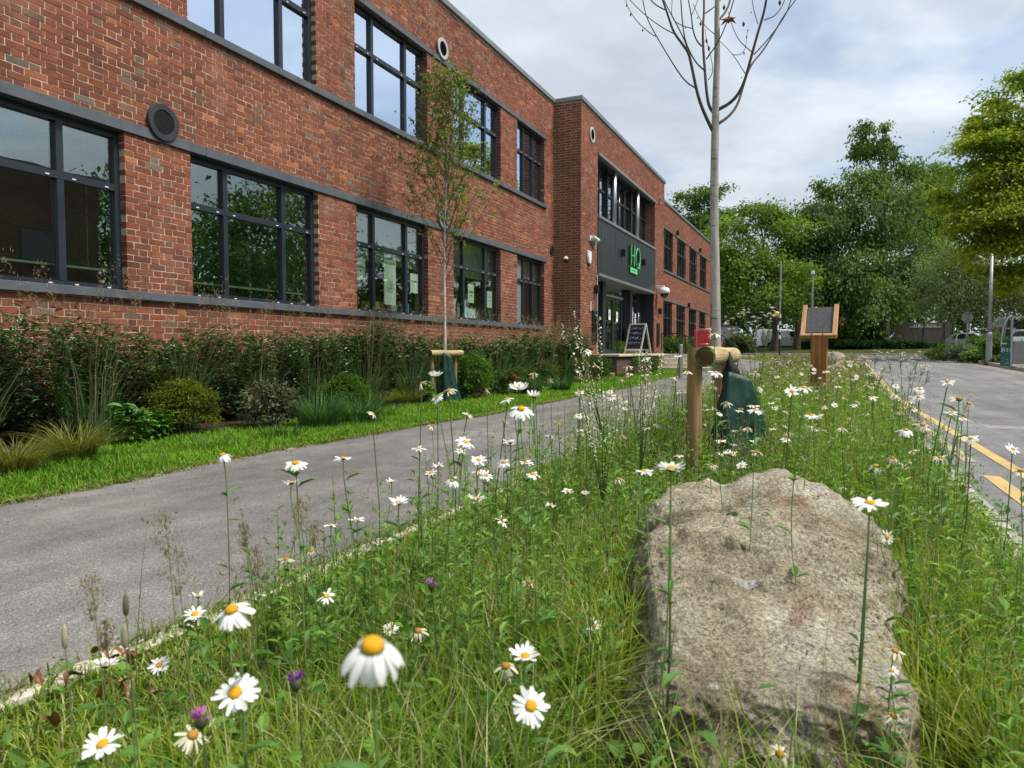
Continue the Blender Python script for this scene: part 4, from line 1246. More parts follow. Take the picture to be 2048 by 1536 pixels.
mb = MB(); mb.lathe([(.01, -.21), (.045, -.17), (.058, -.09), (.055, -.02), (.03, .03), (.005, .045)], 14); o = mb.build('pad', M['black_rubber'], t, smooth=True)
o.scale = (1, .7, 1)

# lectern board
lp = G(1636, 830)
lec = thing('wooden_lectern', 'wooden post lectern with a tilted dark felt panel among the daisies', 'lectern', lp, rad(-5))
mb = MB(); mb.box(-.098, .098, -.075, .075, -.1, 1.06); mb.build('post', M['post_wood'], lec, bevel=.006)
top = bpy.data.objects.new('desk', None); top.location = (-.012, -.02, 1.06); top.rotation_euler = (rad(-30), 0, 0); link(top, lec)
def lb(name, mat, *b, bevel=.004):
    mb = MB(); mb.box(*b); return mb.build(name, mat, top, bevel=bevel)
lb('panel', M['felt'], -.165, .165, -.012, .012, .03, .43)
lb('side_rail', M['frame_wood'], -.222, -.166, -.035, .03, .0, .46)
lb('side_rail', M['frame_wood'], .166, .222, -.035, .03, .0, .46)
lb('ledge', M['frame_wood'], -.225, .225, -.052, .034, -.035, .0)
lb('backing', M['post_wood'], -.16, .16, .013, .03, .03, .42)
for x in (-.075, .06):
    mb = MB(); mb.tube([(x, -.056, -.035), (x, -.056, .022)], .004, 6); mb.build('peg', M['black_metal'], top)
mb = MB(); mb.box(-.215, .215, -.07, .06, 1.045, 1.075); mb.build('cap', M['post_wood'], lec, bevel=.005)

# ------------------------------------------------------------------ far end of the road
def beacon(px, d, z_globe_py, z_top_py, gx, label):
    b = D(px, d); hg = P(px, z_globe_py, d).z - b.z; ht = P(px, z_top_py, d).z - b.z
    t = thing('crossing_beacon', label, 'beacon', b)
    seg = 12
    for k in range(seg):
        z0 = hg * .98 * k / seg; z1 = hg * .98 * (k + 1) / seg
        mb = MB(); mb.tube([(0, 0, z0), (0, 0, z1)], .065, 12); mb.build('pole_band', M['black_metal'] if k % 2 == 0 or k < 5 else M['white_paint'], t)
    mb = MB(); mb.tube([(0, 0, hg * .98), (0, 0, ht)], [.05, .045], 10); mb.build('column', M['galv'], t)
    mb = MB(); mb.tube([(0, 0, hg * .9), (gx, 0, hg * .9)], .025, 8); mb.lathe([(.03, -.24), (.06, -.20), (.05, -.16)], 12, (gx, 0, hg)); mb.build('globe_arm', M['galv'], t)
    mb = MB(); mb.lathe([(.16 * math.sin(a) + .0005, -.16 * math.cos(a)) for a in np.linspace(.1, math.pi - .05, 12)], 18, (gx, 0, hg)); mb.build('globe', M['yellow_globe'], t, smooth=True)
    return t, ht
t, ht = beacon(1559, 47, 627, 522, -.20, 'tall crossing beacon with a yellow globe left of the lectern')
t, ht = beacon(1623, 47.5, 619, 548, .22, 'crossing beacon with a yellow globe right behind the lectern top')
mb = MB(); mb.box(-.12, .12, -.3, .3, ht - .02, ht + .08); mb.tube([(0, 0, ht), (0, 0, ht + .22)], .1, 8); mb.build('lamp_head', M['white_paint'], t)
def lamp_post(px, d, top, label):
    b = D(px, d); h = P(px, top, d).z - b.z
    t = thing('lamp_post', label, 'lamp post', b)
    mb = MB(); mb.lathe([(.115, 0), (.115, 1.25), (.10, 1.30), (.075, 1.34)], 16); mb.build('base_sleeve', M['galv'], t, smooth=False)
    mb = MB(); mb.tube([(0, 0, 1.3), (0, 0, h)], [.072, .055], 14); mb.build('column', M['galv'], t, smooth=True)
    mb = MB(); mb.lathe([(.055, 0), (.06, .05), (.03, .08)], 12, (0, 0, h)); mb.build('cap', M['galv'], t)
lamp_post(1978, 30.5, 512, 'pale grey lamp column beside the shelter on the right')
def round_sign(px, py, d, r, label):
    c = P(px, py, d); g = zr(c.y)
    t = thing('road_sign', label, 'road sign', (c.x, c.y, g), YAW - .1)
    h = c.z - g
    mb = MB(); mb.tube([(0, 0, 0), (0, 0, h + r * 1.05)], .038, 12); mb.build('post', M['galv'], t, smooth=True)
    mb = MB(); n = 32
    mb.prism([(r * math.cos(2 * math.pi * k / n), r * math.sin(2 * math.pi * k / n) + h) for k in range(n)], 1, .045, .055); mb.build('disc', M['vent_pale'], t)
    mb = MB(); mb.box(-r * .55, r * .55, .03, .045, h + r * .62, h + r * .70); mb.box(-r * .55, r * .55, .03, .045, h - r * .70, h - r * .62); mb.build('bracket', M['black_metal'], t)
round_sign(1936, 635, 39, .30, 'back of a round road sign on a grey post right of the timber fence')
round_sign(1655, 642, 50, .30, 'back of a round road sign peeping out behind the lectern')

# timber gate and fence
fa, fb = P(1790, 692, 66), P(1906, 692, 66); fa.z = zr(fa.y) + .02; fb.z = zr(fb.y) + .02
fz0 = P(1850, 692, 66).z; fz1 = P(1850, 645, 66).z
fence = thing('timber_gate', 'dark brown close-boarded timber gate with a lattice slot under the trees', 'gate', (fa.x, fa.y, min(fa.z, fz0 - .1)), math.atan2(fb.y - fa.y, fb.x - fa.x))
FL = (fb - fa).length; nb = 40; FH = fz1 - fence.location.z
proto = None
lo, hi = .24 * FL, .78 * FL
for k in range(nb):
    x0, x1 = FL * k / nb, FL * (k + 1) / nb - .012
    mid = (x0 + x1) / 2
    cut = FH - .16 - .24 * (1 - ((mid - (lo + hi) / 2) / ((hi - lo) / 2)) ** 2) if lo < mid < hi else None
    mb = MB(); dy = random.uniform(-.008, .008)
    if cut is None: mb.box(x0, x1, dy, dy + .025, 0, FH + random.uniform(-.01, .01))
    else:
        mb.box(x0, x1, dy, dy + .025, 0, FH - .42); mb.box(x0, x1, dy, dy + .025, max(FH - .41 + .3 * (1 - ((mid - (lo + hi) / 2) / ((hi - lo) / 2)) ** 2) * .9, FH - .38), FH)
    mb.build('board', M['panel_wood'], fence)
for k in range(16):
    x = lo + (hi - lo) * (k + .5) / 16
    mb = MB(); mb.box(x - .02, x + .02, .0, .012, FH - .42, FH - .12); mb.build('lattice_bar', M['vent_pale'], fence)
for x in (0, FL * .5, FL * .86, FL):
    mb = MB(); mb.box(x - .06, x + .06, -.06, -.01, 0, FH + .05); mb.build('post', M['panel_wood'], fence)
mb = MB(); mb.box(lo, hi, -.03, -.012, FH - .45, FH - .40); mb.build('rail', M['vent_pale'], fence)

# vehicles
def wheel(t, x, y, r, w):
    g = bpy.data.objects.new('wheel', None); g.location = (x, y, r); link(g, t)
    n = 20
    def disc(r0, r1, a, b):
        mb = MB(); vs = [(q * math.cos(2 * math.pi * k / n), yy, q * math.sin(2 * math.pi * k / n)) for yy, q in ((a, r0), (a, r1), (b, r1), (b, r0)) for k in range(n)]
        mb.add(vs, [(i * n + k, i * n + (k + 1) % n, ((i + 1) % 4) * n + (k + 1) % n, ((i + 1) % 4) * n + k) for i in range(4) for k in range(n)]); return mb
    disc(r * .62, r, -w / 2, w / 2).build('tyre', M['black_rubber'], g)
    disc(.02, r * .62, -w / 2 + .02, w / 2 - .02).build('rim', M['car_silver'], g)
def vehicle(name, label, cat, loc, rz, prof, glass, width, wheels, paint, r=.33, lights=True):
    """body from a side profile (x along, z up), rounded at the edges, tapering inwards above the waist"""
    t = thing(name, label, cat, loc, rz)
    mb = MB(); n = len(prof); zmax = max(p[1] for p in prof)
    hw = lambda z: width / 2 * (1 - .16 * max(0, (z - zmax * .52) / (zmax * .48)) ** 1.3)
    cx = sum(p[0] for p in prof) / n; cz = zmax * .5
    rings = []
    for side in (-1, 1):
        rings.append([(p[0], side * hw(p[1]), p[1]) for p in prof])
    inner = [[(cx + (p[0] - cx) * .97, side * (hw(p[1]) + .0), cz + (p[1] - cz) * .95) for p in prof] for side in (-1, 1)]
    seq = [[(q[0], q[1] * 1.0, q[2]) for q in inner[0]], [(q[0], q[1] * .95, q[2]) for q in rings[0]], [(q[0], q[1] * .95, q[2]) for q in rings[1]], inner[1]]
    vs = [q for r_ in seq for q in r_]
    fs = [(i * n + k, i * n + (k + 1) % n, (i + 1) * n + (k + 1) % n, (i + 1) * n + k) for i in range(3) for k in range(n)]
    fs += [tuple(range(n)), tuple(range(3 * n, 4 * n))]
    mb.add(vs, fs); mb.build('body', paint, t, smooth=False)
    for (poly, nm) in glass:
        for side in (-1, 1):
            mb = MB(); pl = [(x, side * (hw(z) + .006), z) for x, z in poly]; pl2 = [(x, side * (hw(z) - .02), z) for x, z in poly]
            m_ = len(poly); mb.add(pl + pl2, [tuple(range(m_)), tuple(range(2 * m_ - 1, m_ - 1, -1))] + [(i, (i + 1) % m_, (i + 1) % m_ + m_, i + m_) for i in range(m_)]); mb.build(nm, M['dark_glass'], t)
    for x in wheels:
        for side in (-1, 1): wheel(t, x, side * (width / 2 - .10), r, .22)
    x1 = max(p[0] for p in prof); x0 = min(p[0] for p in prof)
    if lights:
        for side in (-1, 1):
            mb = MB(); mb.box(x1 - .16, x1 + .01, side * width * .38 - .12, side * width * .38 + .12, zmax * .38, zmax * .46); mb.build('headlight', M['white_plastic'], t, bevel=.02)
            mb = MB(); mb.box(x0 - .01, x0 + .08, side * width * .42 - .06, side * width * .42 + .06, zmax * .42, zmax * .60); mb.build('tail_light', M['red_plastic'], t, bevel=.01)
    return t
VAN = [(-2.4, .35), (-2.42, 1.0), (-2.36, 1.75), (-2.25, 1.90), (-.3, 1.95), (.75, 1.90), (1.05, 1.80), (1.75, 1.18), (2.25, 1.05), (2.42, .85), (2.45, .40), (2.3, .30), (1.95, .30), (1.85, .62), (1.5, .74), (1.15, .62), (1.05, .30), (-1.05, .30), (-1.15, .62), (-1.5, .74), (-1.85, .62), (-1.95, .30)]
VGL = [([(.52, 1.22), (1.55, 1.22), (1.02, 1.72), (.52, 1.76)], 'side_window'), ([(-.9, 1.24), (.42, 1.24), (.42, 1.76), (-.9, 1.78)], 'side_window')]
CAR = [(-2.05, .35), (-2.1, .75), (-1.95, 1.0), (-1.5, 1.38), (-.6, 1.48), (.3, 1.44), (.6, 1.34), (1.15, 1.0), (1.85, .90), (2.05, .72), (2.08, .40), (1.9, .28), (1.75, .28), (1.65, .58), (1.3, .68), (.98, .58), (.88, .28), (-.95, .28), (-1.05, .58), (-1.38, .68), (-1.7, .58), (-1.8, .28)]
CGL = [([(-1.4, 1.02), (-.25, 1.02), (-.25, 1.40), (-.65, 1.40), (-1.25, 1.30)], 'side_window'), ([(-.17, 1.02), (.95, 1.02), (.5, 1.32), (.25, 1.38), (-.17, 1.40)], 'side_window')]
def at_wheel(px, py, d):
    p = P(px, py, d); return (p.x, p.y, p.z)
VR = YAW + rad(4)
vehicle('white_van', 'white van parked side-on behind the dark tree trunks', 'van', at_wheel(1562, 698, 72), VR, VAN, VGL[:1], 1.95, (-1.5, 1.5), M['car_paint'])
vehicle('parked_car', 'white car parked nose-out in front of the van, half hidden by a trunk', 'car', at_wheel(1598, 698, 74), VR + rad(2), CAR, CGL, 1.8, (-1.38, 1.3), M['car_paint'])
vehicle('parked_car', 'silver grey car parked beside the round sign post on the right', 'car', at_wheel(1951, 702, 58), YAW - rad(70), CAR, CGL, 1.8, (-1.38, 1.3), M['car_silver'])
vehicle('parked_car', 'white car showing behind the silver one at the right fence', 'car', at_wheel(1975, 696, 64), YAW - rad(60), CAR, CGL, 1.8, (-1.38, 1.3), M['car_paint'])
vehicle('parked_car', 'white car seen through the shelter panes', 'car', at_wheel(2040, 702, 50), YAW + rad(8), CAR, CGL, 1.8, (-1.38, 1.3), M['car_paint'])
p = P(1456, 700, 62)
t = thing('white_container', 'white box trailer beyond the sloping handrail', 'trailer', p, YAW)
mb = MB(); mb.box(-.85, .85, 0, 3.0, .35, 2.05); mb.build('body', M['white_paint'], t, bevel=.03)
mb = MB(); mb.box(-.9, .95, -.05, 3.05, 2.06, 2.16); mb.build('roof', M['mid_grey'], t)
for x in (-.55, .55): wheel(t, x, .5, .3, .2)
p = P(1503, 703, 60)
t = thing('wheelie_bin', 'blue wheeled bin behind the tall white flowers', 'bin', p, YAW)
mb = MB(); mb.add([(-.24, -.28, .08), (.24, -.28, .08), (.24, .28, .08), (-.24, .28, .08), (-.3, -.36, .98), (.3, -.36, .98), (.3, .36, .98), (-.3, .36, .98)], [(0, 3, 2, 1), (4, 5, 6, 7), (0, 1, 5, 4), (1, 2, 6, 5), (2, 3, 7, 6), (3, 0, 4, 7)]); mb.build('body', M['blue_plastic'], t)
mb = MB(); mb.box(-.32, .32, -.4, .38, .985, 1.06); mb.build('lid', M['blue_plastic'], t, bevel=.02)
for x in (-.22, .22): wheel(t, x, .3, .1, .06)

# cycle shelter on the right pavement
sp = G(2021, 735)
sh = thing('cycle_shelter', 'glazed cycle shelter with curved end and dark green map panel', 'shelter', sp, YAW - rad(6))
H = P(2021, 632, cam_uv(sp)[2]).z - sp.z
k_ = cam_uv(sp)[2] / FPX
mb = MB(); mb.tube([(0, 0, 0), (0, 0, H)], .045, 12); mb.build('post', M['galv'], sh)
mb = MB(); mb.tube([(1.9, 0, 0), (1.9, 0, H)], .045, 12); mb.build('post', M['galv'], sh)
wl = 19 * k_
arc = [(-wl + wl * (1 - math.cos(a)) if False else -wl * math.cos(a), H * .52 + H * .48 * math.sin(a)) for a in np.linspace(0, math.pi / 2, 9)]
mb = MB(); mb.tube([(x, -.02, z) for x, z in [(-wl * 1.08, H * .42)] + arc], .022, 8); mb.build('hoop', M['galv'], sh)
mb = MB()
for i in range(len(arc) - 1):
    (x0, z0), (x1, z1) = arc[i], arc[i + 1]
    mb.add([(x0, 0, z0), (x1, 0, z1), (x1, .8, z1), (x0, .8, z0)], [(0, 1, 2, 3)])
mb.build('curved_pane', M['shelter_glass'], sh, smooth=True)
mb = MB(); mb.add([(x, 0, z) for x, z in arc] + [(0, 0, H * .52)], [tuple(range(len(arc) + 1))]); mb.build('end_pane', M['shelter_glass'], sh)
mb = MB(); mb.box(.05, 1.86, .0, .012, H * .51, H * .93); mb.build('front_pane', M['shelter_glass'], sh)
mb = MB(); mb.box(-.03, 2.2, -.04, .06, H * .96, H * 1.0); mb.box(.05, 1.86, -.02, .03, H * .70, H * .725); mb.build('beam', M['galv'], sh)
mb = MB(); mb.box(-wl * 1.05, -.05, -.02, .01, .06, H * .52); mb.build('map_panel', M['screen_green'], sh)
mb = MB(); mb.box(.06, 1.86, -.01, .02, .12, H * .51); mb.build('lower_panel', M['mid_grey'], sh)
for i, ch in enumerate('123'):
    text(ch, .16, M['white_paint'], sh, (-wl * .70 + .098 * i, -.026, H * .34), (math.pi / 2, 0, 0), 'digit')
mb = MB()
for q in range(4): mb.box(-wl * 1.0, -wl * .80, -.026, -.022, H * (.375 - .024 * q), H * (.385 - .024 * q))
mb.build('print_lines', M['white_paint'], sh)
mb = MB(); mb.box(-wl * .98, -wl * .5, -.026, -.022, H * .455, H * .475); mb.build('heading', M['yellow_ink'], sh)
mb = MB(); r = random.Random(9)
for q in range(26):
    x, z = r.uniform(-wl, -.1), r.uniform(.12, H * .27); mb.box(x, x + r.uniform(.01, .05), -.025, -.022, z, z + .012)
mb.build('map_marks', M['vent_pale'], sh)
p = D(1924, 44)
t = thing('cycle_hoop', 'pale steel cycle hoop right of the timber gate', 'cycle stand', (p.x, p.y, p.z), YAW)
mb = MB(); pts = [(-.36, 0, 0), (-.36, 0, .6)] + [(-.36 * math.cos(a), 0, .6 + .3 * math.sin(a)) for a in np.linspace(.2, math.pi - .2, 9)] + [(.36, 0, .6), (.36, 0, 0)]
mb.tube([(x, y, z + .55) for x, y, z in pts], .03, 8); mb.tube([(-.36, 0, 0), (-.36, 0, .6)], .03, 8); mb.tube([(.36, 0, 0), (.36, 0, .6)], .03, 8); mb.build('tube', M['white_paint'], t, smooth=True)
p = D(1964, 40)
t = thing('marker_post', 'square white marker post left of the lamp column', 'post', p, YAW)
mb = MB(); mb.box(-.07, .07, -.07, .07, 0, P(1964, 668, 40).z - p.z); mb.build('post', M['white_paint'], t, bevel=.01)
p = D(2001, 46)
t = thing('green_cabinet', 'dark green metal store behind the shelter', 'cabinet', p, YAW)
hh = P(2000, 658, 46).z - p.z
mb = MB(); mb.box(-.55, .8, 0, 1.2, 0, hh); mb.build('body', M['green_metal'], t, bevel=.01)
mb = MB(); mb.box(-.65, .9, -.1, 1.3, hh, hh + .07); mb.build('lid', M['white_paint'], t)
pa, pb = P(1958, 700, 72), P(2075, 700, 66)
pal = thing('palisade_fence', 'dark steel palisade fence behind the parked cars', 'fence', (pa.x, pa.y, zr(pa.y)), math.atan2(pb.y - pa.y, pb.x - pa.x))
PL = (pb - pa).length; PH = P(2000, 640, 70).z - zr(pa.y)
n_ = int(PL / .16)
bo = None
for k in range(n_):
    if bo is None:
        mb = MB(); mb.prism([(-.04, 0), (.04, 0), (.04, PH - .08), (0, PH), (-.04, PH - .08)], 1, 0, .02); bo = mb.build('pale', M['black_metal'], pal); o = bo
    else:
        o = bpy.data.objects.new('pale', bo.data); link(o, pal)
    o.location = (.16 * k, 0, 0)
mb = MB(); mb.box(0, PL, .02, .05, PH * .25, PH * .25 + .06); mb.box(0, PL, .02, .05, PH * .8, PH * .8 + .06); mb.build('rail', M['black_metal'], pal)

# buildings that the windows mirror and that show through the trees
def block(name, label, x0, x1, y0, y1, h, mat, z=0.0):
    t = thing(name, label, 'building', (x0, y0, z))
    mb = MB(); mb.box(0, x1 - x0, 0, y1 - y0, 0, h); mb.build('wall', mat, t)
    mb = MB(); mb.box(-.25, x1 - x0 + .25, -.25, y1 - y0 + .25, h, h + .35); mb.build('roof', M['band'], t)
    for k in range(int((y1 - y0) / 3.4)):
        for zz in (1.2, 4.6):
            if zz + 1.6 < h:
                mb = MB(); mb.box(-.03, .02, .9 + 3.4 * k, 2.9 + 3.4 * k, zz, zz + 1.6); f = mb.build('window', M['anthracite'], t)
                mb = MB(); mb.box(-.04, -.031, .98 + 3.4 * k, 2.82 + 3.4 * k, zz + .08, zz + 1.52); mb.build('pane', M['dark_glass'], f)
brick_plain = plain('far_brick', (.11, .065, .05), .9, 0, .15, .25, 3, .2, 40)
block('facing_block', 'red brick block across the road mirrored in the near windows', 17.5, 29, -2, 23, 8.6, brick_plain)
block('garden_building', 'low orange brick building half hidden behind the tree trunks', -3.5, 1.5, 92, 98, 4.2, plain('orange_brick', (.42, .20, .11), .9, 0, .1, .2, 2), 1.6)

# ------------------------------------------------------------------ trees
def limb(mb, a, b, r0, r1, sag=.1, n=6, k=5):
    a, b = Vector(a), Vector(b); L = (b - a).length
    off = Vector((random.uniform(-1, 1), random.uniform(-1, 1), random.uniform(.2, 1))) * L * sag
    pts = [a.lerp(b, t) + off * (4 * t * (1 - t)) * .5 for t in np.linspace(0, 1, k)]
    mb.tube(pts, [r0 + (r1 - r0) * t for t in np.linspace(0, 1, k)], n, cap=False)
    return pts
def foliage(blobs, ncl, nleaf, lsize, cols, droop=0.0, flat=.55, cl=.24, shell=(.45, 1.0), r=None, tmpl=LEAF, aspect=.62, upness=1.0):
    """leaf sprays gathered in clumps through the volume of a crown; returns mesh arrays and clump centres"""
    r = r or rng
    B = np.array([b[:6] for b in blobs], float); W = np.array([b[3] * b[4] * b[5] for b in blobs]) ** .67; W = W / W.sum()
    bi = r.choice(len(B), ncl, p=W)
    d = rand_dirs(ncl, r); d[:, 2] = np.where(d[:, 2] < -.55, -d[:, 2], d[:, 2])
    rr = r.uniform(shell[0], shell[1], ncl) ** .6
    cen = B[bi, :3] + d * B[bi, 3:6] * rr[:, None]
    cs = B[bi, 3:6].mean(1) * cl * r.uniform(.6, 1.35, ncl)
    ct = np.clip(r.normal(.45, .30, ncl), 0, 1)
    ci = r.integers(0, ncl, nleaf)
    g = r.normal(size=(nleaf, 3)) * cs[ci][:, None] * np.array((1, 1, flat))
    if droop:
        g[:, 2] -= np.abs(r.exponential(.7, nleaf)) * cs[ci] * droop
    pos = cen[ci] + g
    out = norm(pos - B[bi[ci], :3] + 1e-6)
    fwd = norm(out * np.array((1, 1, .4)) + r.normal(size=(nleaf, 3)) * .6 + np.array((0, 0, -.25 - droop)))
    up = norm(np.array((0, 0, upness)) + r.normal(size=(nleaf, 3)) * .65 + out * .35)
    sc = lsize * r.uniform(.6, 1.35, nleaf)
    C = mixc(cols[0], cols[1], ct[ci]) * r.uniform(.75, 1.25, (nleaf, 1))
    if len(cols) > 2:
        m = r.random(nleaf) < cols[3]
        C[m] = np.array(cols[2]) * r.uniform(.8, 1.2, (m.sum(), 1))
    return scatter(*tmpl, pos, fwd, up, np.stack([sc * aspect, sc, sc], 1), C), cen
def pxblobs(spec, d):
    out = []
    for s in spec:
        px, py, rx, ry = s[:4]; dd = d + (s[4] if len(s) > 4 else 0)
        p = P(px, py, dd); k = dd / FPX
        out.append((p.x, p.y, p.z, rx * k, rx * k, ry * k))
    return out
def tree(name, label, base, tr, blobs, ncl, nleaf, ls, cols, droop=0.0, flat=.5, bark_='bark_brown', cl=.24, nlimb=26, group='trees at the far end of the road', fork=.35):
    base = Vector(base); t = thing(name, label, 'tree', base, 0, group)
    (V, F, S, C), cen = foliage(blobs, ncl, nleaf, ls, cols, droop, flat, cl)
    o = np.array(base)
    mesh_obj('crown', raw_mesh('crown', V - o, F, S, M['leaf'], C), t)
    top = max(b[2] + b[5] * .4 for b in blobs); cx = np.average([b[0] for b in blobs]); cyy = np.average([b[1] for b in blobs])
    mb = MB(); H = top - base.z
    pts = []; rr = []
    for k in range(9):
        f = k / 8
        pts.append((((cx - base.x) * f ** 2 * .8 + .1 * math.sin(k)), ((cyy - base.y) * f ** 2 * .8 + .1 * math.cos(k * 1.3)), H * f - (.2 if k == 0 else 0)))
        rr.append(tr * ((1.35 if k == 0 else 1.0) - .88 * f))
    mb.tube(pts, rr, 12, cap=False)
    idx = rng.choice(len(cen), min(nlimb, len(cen)), replace=False)
    for i in idx:
        q = Vector(cen[i]) - base
        f = min(.95, max(fork, (q.z / H) * .75)); j = f * 8; j0 = int(j)
        a = Vector(pts[j0]).lerp(Vector(pts[min(8, j0 + 1)]), j - j0)
        limb(mb, a, q, tr * .34 * (1 - f * .6), tr * .05, .12, 5)
    mb.build('trunk', M[bark_], t, smooth=True)
    return t
def bush(name, label, center, blobs, ncl, nleaf, ls, cols, cat='shrub', group=None, mat='leaf', tmpl=LEAF, aspect=.6, droop=0.0, cl=.25, flat=.7, flowers=None):
    t = thing(name, label, cat, center, 0, group); o = np.array(center)
    (V, F, S, C), cen = foliage(blobs, ncl, nleaf, ls, cols, droop, flat, cl, tmpl=tmpl, aspect=aspect)
    mesh_obj('foliage', raw_mesh('foliage', V - o, F, S, M[mat], C), t)
    mb = MB(); zb = center[2]
    for i in rng.choice(len(cen), min(9, len(cen)), replace=False):
        q = Vector(cen[i]); limb(mb, (random.uniform(-.04, .04), random.uniform(-.04, .04), -.03), q - Vector(center), .012 * max(1, ls * 8), .004 * max(1, ls * 8), .1, 5, 4)
    mb.build('stems', M['bark_brown'], t)
    if flowers:
        n, sz, fc = flowers
        B = np.array([b[:6] for b in blobs]); bi = rng.integers(0, len(B), n); d = rand_dirs(n); d[:, 2] = np.abs(d[:, 2]) * .8 + .2
        pos = B[bi, :3] + norm(d) * B[bi, 3:6] * rng.uniform(.85, 1.1, (n, 1))
        V, F, S, C = scatter(*LEAF, pos, rand_dirs(n) + np.array((0, 0, .3)), rand_dirs(n), sz * rng.uniform(.6, 1.3, n), np.array(fc) * rng.uniform(.7, 1.3, (n, 1)))
        mesh_obj('blossom', raw_mesh('blossom', V - o, F, S, M['petal'], C), t)
    return t

GREEN = ((.022, .052, .012), (.085, .150, .028))
b4 = pxblobs([(1738, 285, 42, 40), (1768, 330, 60, 45), (1700, 375, 70, 45), (1820, 375, 60, 50, 2), (1745, 420, 95, 60), (1690, 470, 60, 50), (1835, 470, 62, 60, 3), (1780, 500, 90, 60), (1700, 550, 75, 55, -2), (1790, 565, 95, 55), (1740, 606, 80, 26, -2), (1840, 590, 60, 45, 2)], 66)
p = D(1766, 66); p.z = P(1766, 693, 66).z
tree('weeping_beech', 'tallest dark green drooping tree with a stout grey trunk', p, .46, b4, 190, 38000, .30, ((.058, .115, .030), (.185, .285, .070)), 1.1, .6, 'bark_grey', .22, 44)
b2 = pxblobs([(1520, 450, 65, 45), (1460, 500, 60, 60), (1565, 480, 60, 60, 2), (1500, 560, 80, 60), (1570, 570, 60, 60), (1440, 580, 50, 60), (1520, 600, 90, 40), (1440, 605, 50, 40)], 60)
p = D(1548, 60); p.z = P(1548, 700, 60).z
tree('broad_maple', 'broad bright green tree between the brick wing and the beacons', p, .26, b2, 150, 26000, .27, ((.062, .135, .018), (.215, .330, .046)), .35, .45, 'bark_brown', .25, 34)
b3 = pxblobs([(1640, 450, 45, 50), (1610, 510, 45, 60), (1655, 540, 45, 70, 1), (1625, 585, 58, 48), (1670, 590, 40, 45)], 64)
p = D(1592, 62); p.z = P(1592, 700, 62).z
tree('dark_weeping_tree', 'dark drooping tree directly behind the lectern', p, .30, b3, 110, 20000, .26, ((.036, .084, .028), (.115, .195, .052)), 1.3, .6, 'bark_brown', .24, 26)
b1 = pxblobs([(1385, 420, 45, 45), (1345, 470, 40, 50), (1430, 405, 40, 35), (1410, 480, 60, 60), (1370, 540, 50, 60), (1445, 470, 35, 50)], 82)
p = D(1395, 82)
tree('airy_tree', 'pale green airy tree rising behind the brick wing', p, .3, b1, 110, 13000, .32, ((.060, .120, .032), (.17, .26, .075)), .3, .5, 'bark_brown', .22, 24)
b7 = pxblobs([(1880, 370, 40, 45), (1850, 410, 40, 45), (1895, 440, 55, 55), (1860, 500, 60, 55), (1900, 545, 50, 50)], 84)
tree('mid_green_tree', 'mid green tree between the tallest tree and the yellow-green one', D(1880, 84), .3, b7, 100, 13000, .33, ((.070, .150, .032), (.20, .31, .070)), .4, .5, 'bark_brown', .22, 20)
b5 = pxblobs([(2050, 190, 60, 45), (1975, 235, 40, 30), (2040, 270, 85, 50), (1955, 310, 60, 40), (2040, 360, 95, 55), (1935, 385, 60, 40), (1990, 430, 90, 45), (2070, 470, 80, 60), (1930, 470, 52, 28), (1900, 430, 30, 30), (1990, 275, 55, 40), (2010, 500, 80, 30), (2060, 560, 60, 45), (1975, 530, 45, 22), (2010, 565, 45, 25), (2090, 300, 90, 90), (2110, 450, 90, 90)], 38)
tree('golden_maple', 'large yellow-green layered tree at the right edge', D(2120, 39), .34, b5, 300, 60000, .20, ((.145, .235, .026), (.43, .49, .052), (.50, .46, .05), .06), .25, .32, 'bark_brown', .30, 40)
b6 = pxblobs([(1895, 545, 55, 45), (1950, 560, 70, 50), (1870, 590, 40, 38), (2010, 575, 60, 50), (1920, 610, 60, 30), (2060, 590, 60, 50)], 45)
p = D(2003, 46)
t6 = tree('silver_birch', 'grey-green drooping birch with pale forked stems behind the shelter', p, .13, b6, 130, 24000, .15, ((.10, .145, .065), (.25, .31, .15)), 1.0, .6, 'bark_birch', .24, 24, fork=.22)
for sx, sy in ((-45, -75), (30, -80)):
    q = P(2003 + sx, 640 + sy, 45.5) - p
    mb = MB(); limb(mb, (0, 0, .9), q, .10, .05, .05, 8); mb.build('forked_stem', M['bark_birch'], t6, smooth=True)
# single trunks standing in front of the woods
for px, d, w, lab in ((1655, 66, .14, 'thin dark trunk just right of the lectern'), (1693, 68, .16, 'slim pale trunk between the lectern and the tallest tree'), (1712, 67, .14, 'slim dark trunk left of the tallest tree')):
    b = D(px, d); b.z = P(px, 692, d).z; q = P(px + 6, 560, d)
    t = thing('tree', lab, 'tree', b, 0, 'slim trunks in the wood')
    mb = MB(); mb.tube([(0, 0, -.2), ((q.x - b.x) * .4, 0, (q.z - b.z) * .5), (q.x - b.x, q.y - b.y, q.z - b.z)], [w, w * .85, w * .6], 8); mb.build('trunk', M['bark_grey'], t, smooth=True)
    (V, F, S, C), _ = foliage([(q.x, q.y, q.z, 1.4, 1.4, 1.8)], 18, 1800, .26, ((.018, .045, .014), (.06, .11, .03)), .8)
    mesh_obj('crown', raw_mesh('crown', V - np.array(b), F, S, M['leaf'], C), t)
# far wood as one mass
bl = []
for px in range(1300, 2200, 45):
    bl += pxblobs([(px, 600 + 20 * math.sin(px * .03), 50, 75), (px + 20, 660, 45, 45)], 104 + 6 * math.sin(px))
(V, F, S, C), _ = foliage(bl, 420, 34000, .55, ((.034, .080, .024), (.11, .185, .050)), .5, .6, cl=.3)
tag(mesh_obj('woodland', raw_mesh('woodland', V, F, S, M['leaf'], C)), 'dark wood closing the view behind the nearer trees', 'woodland', kind='stuff')
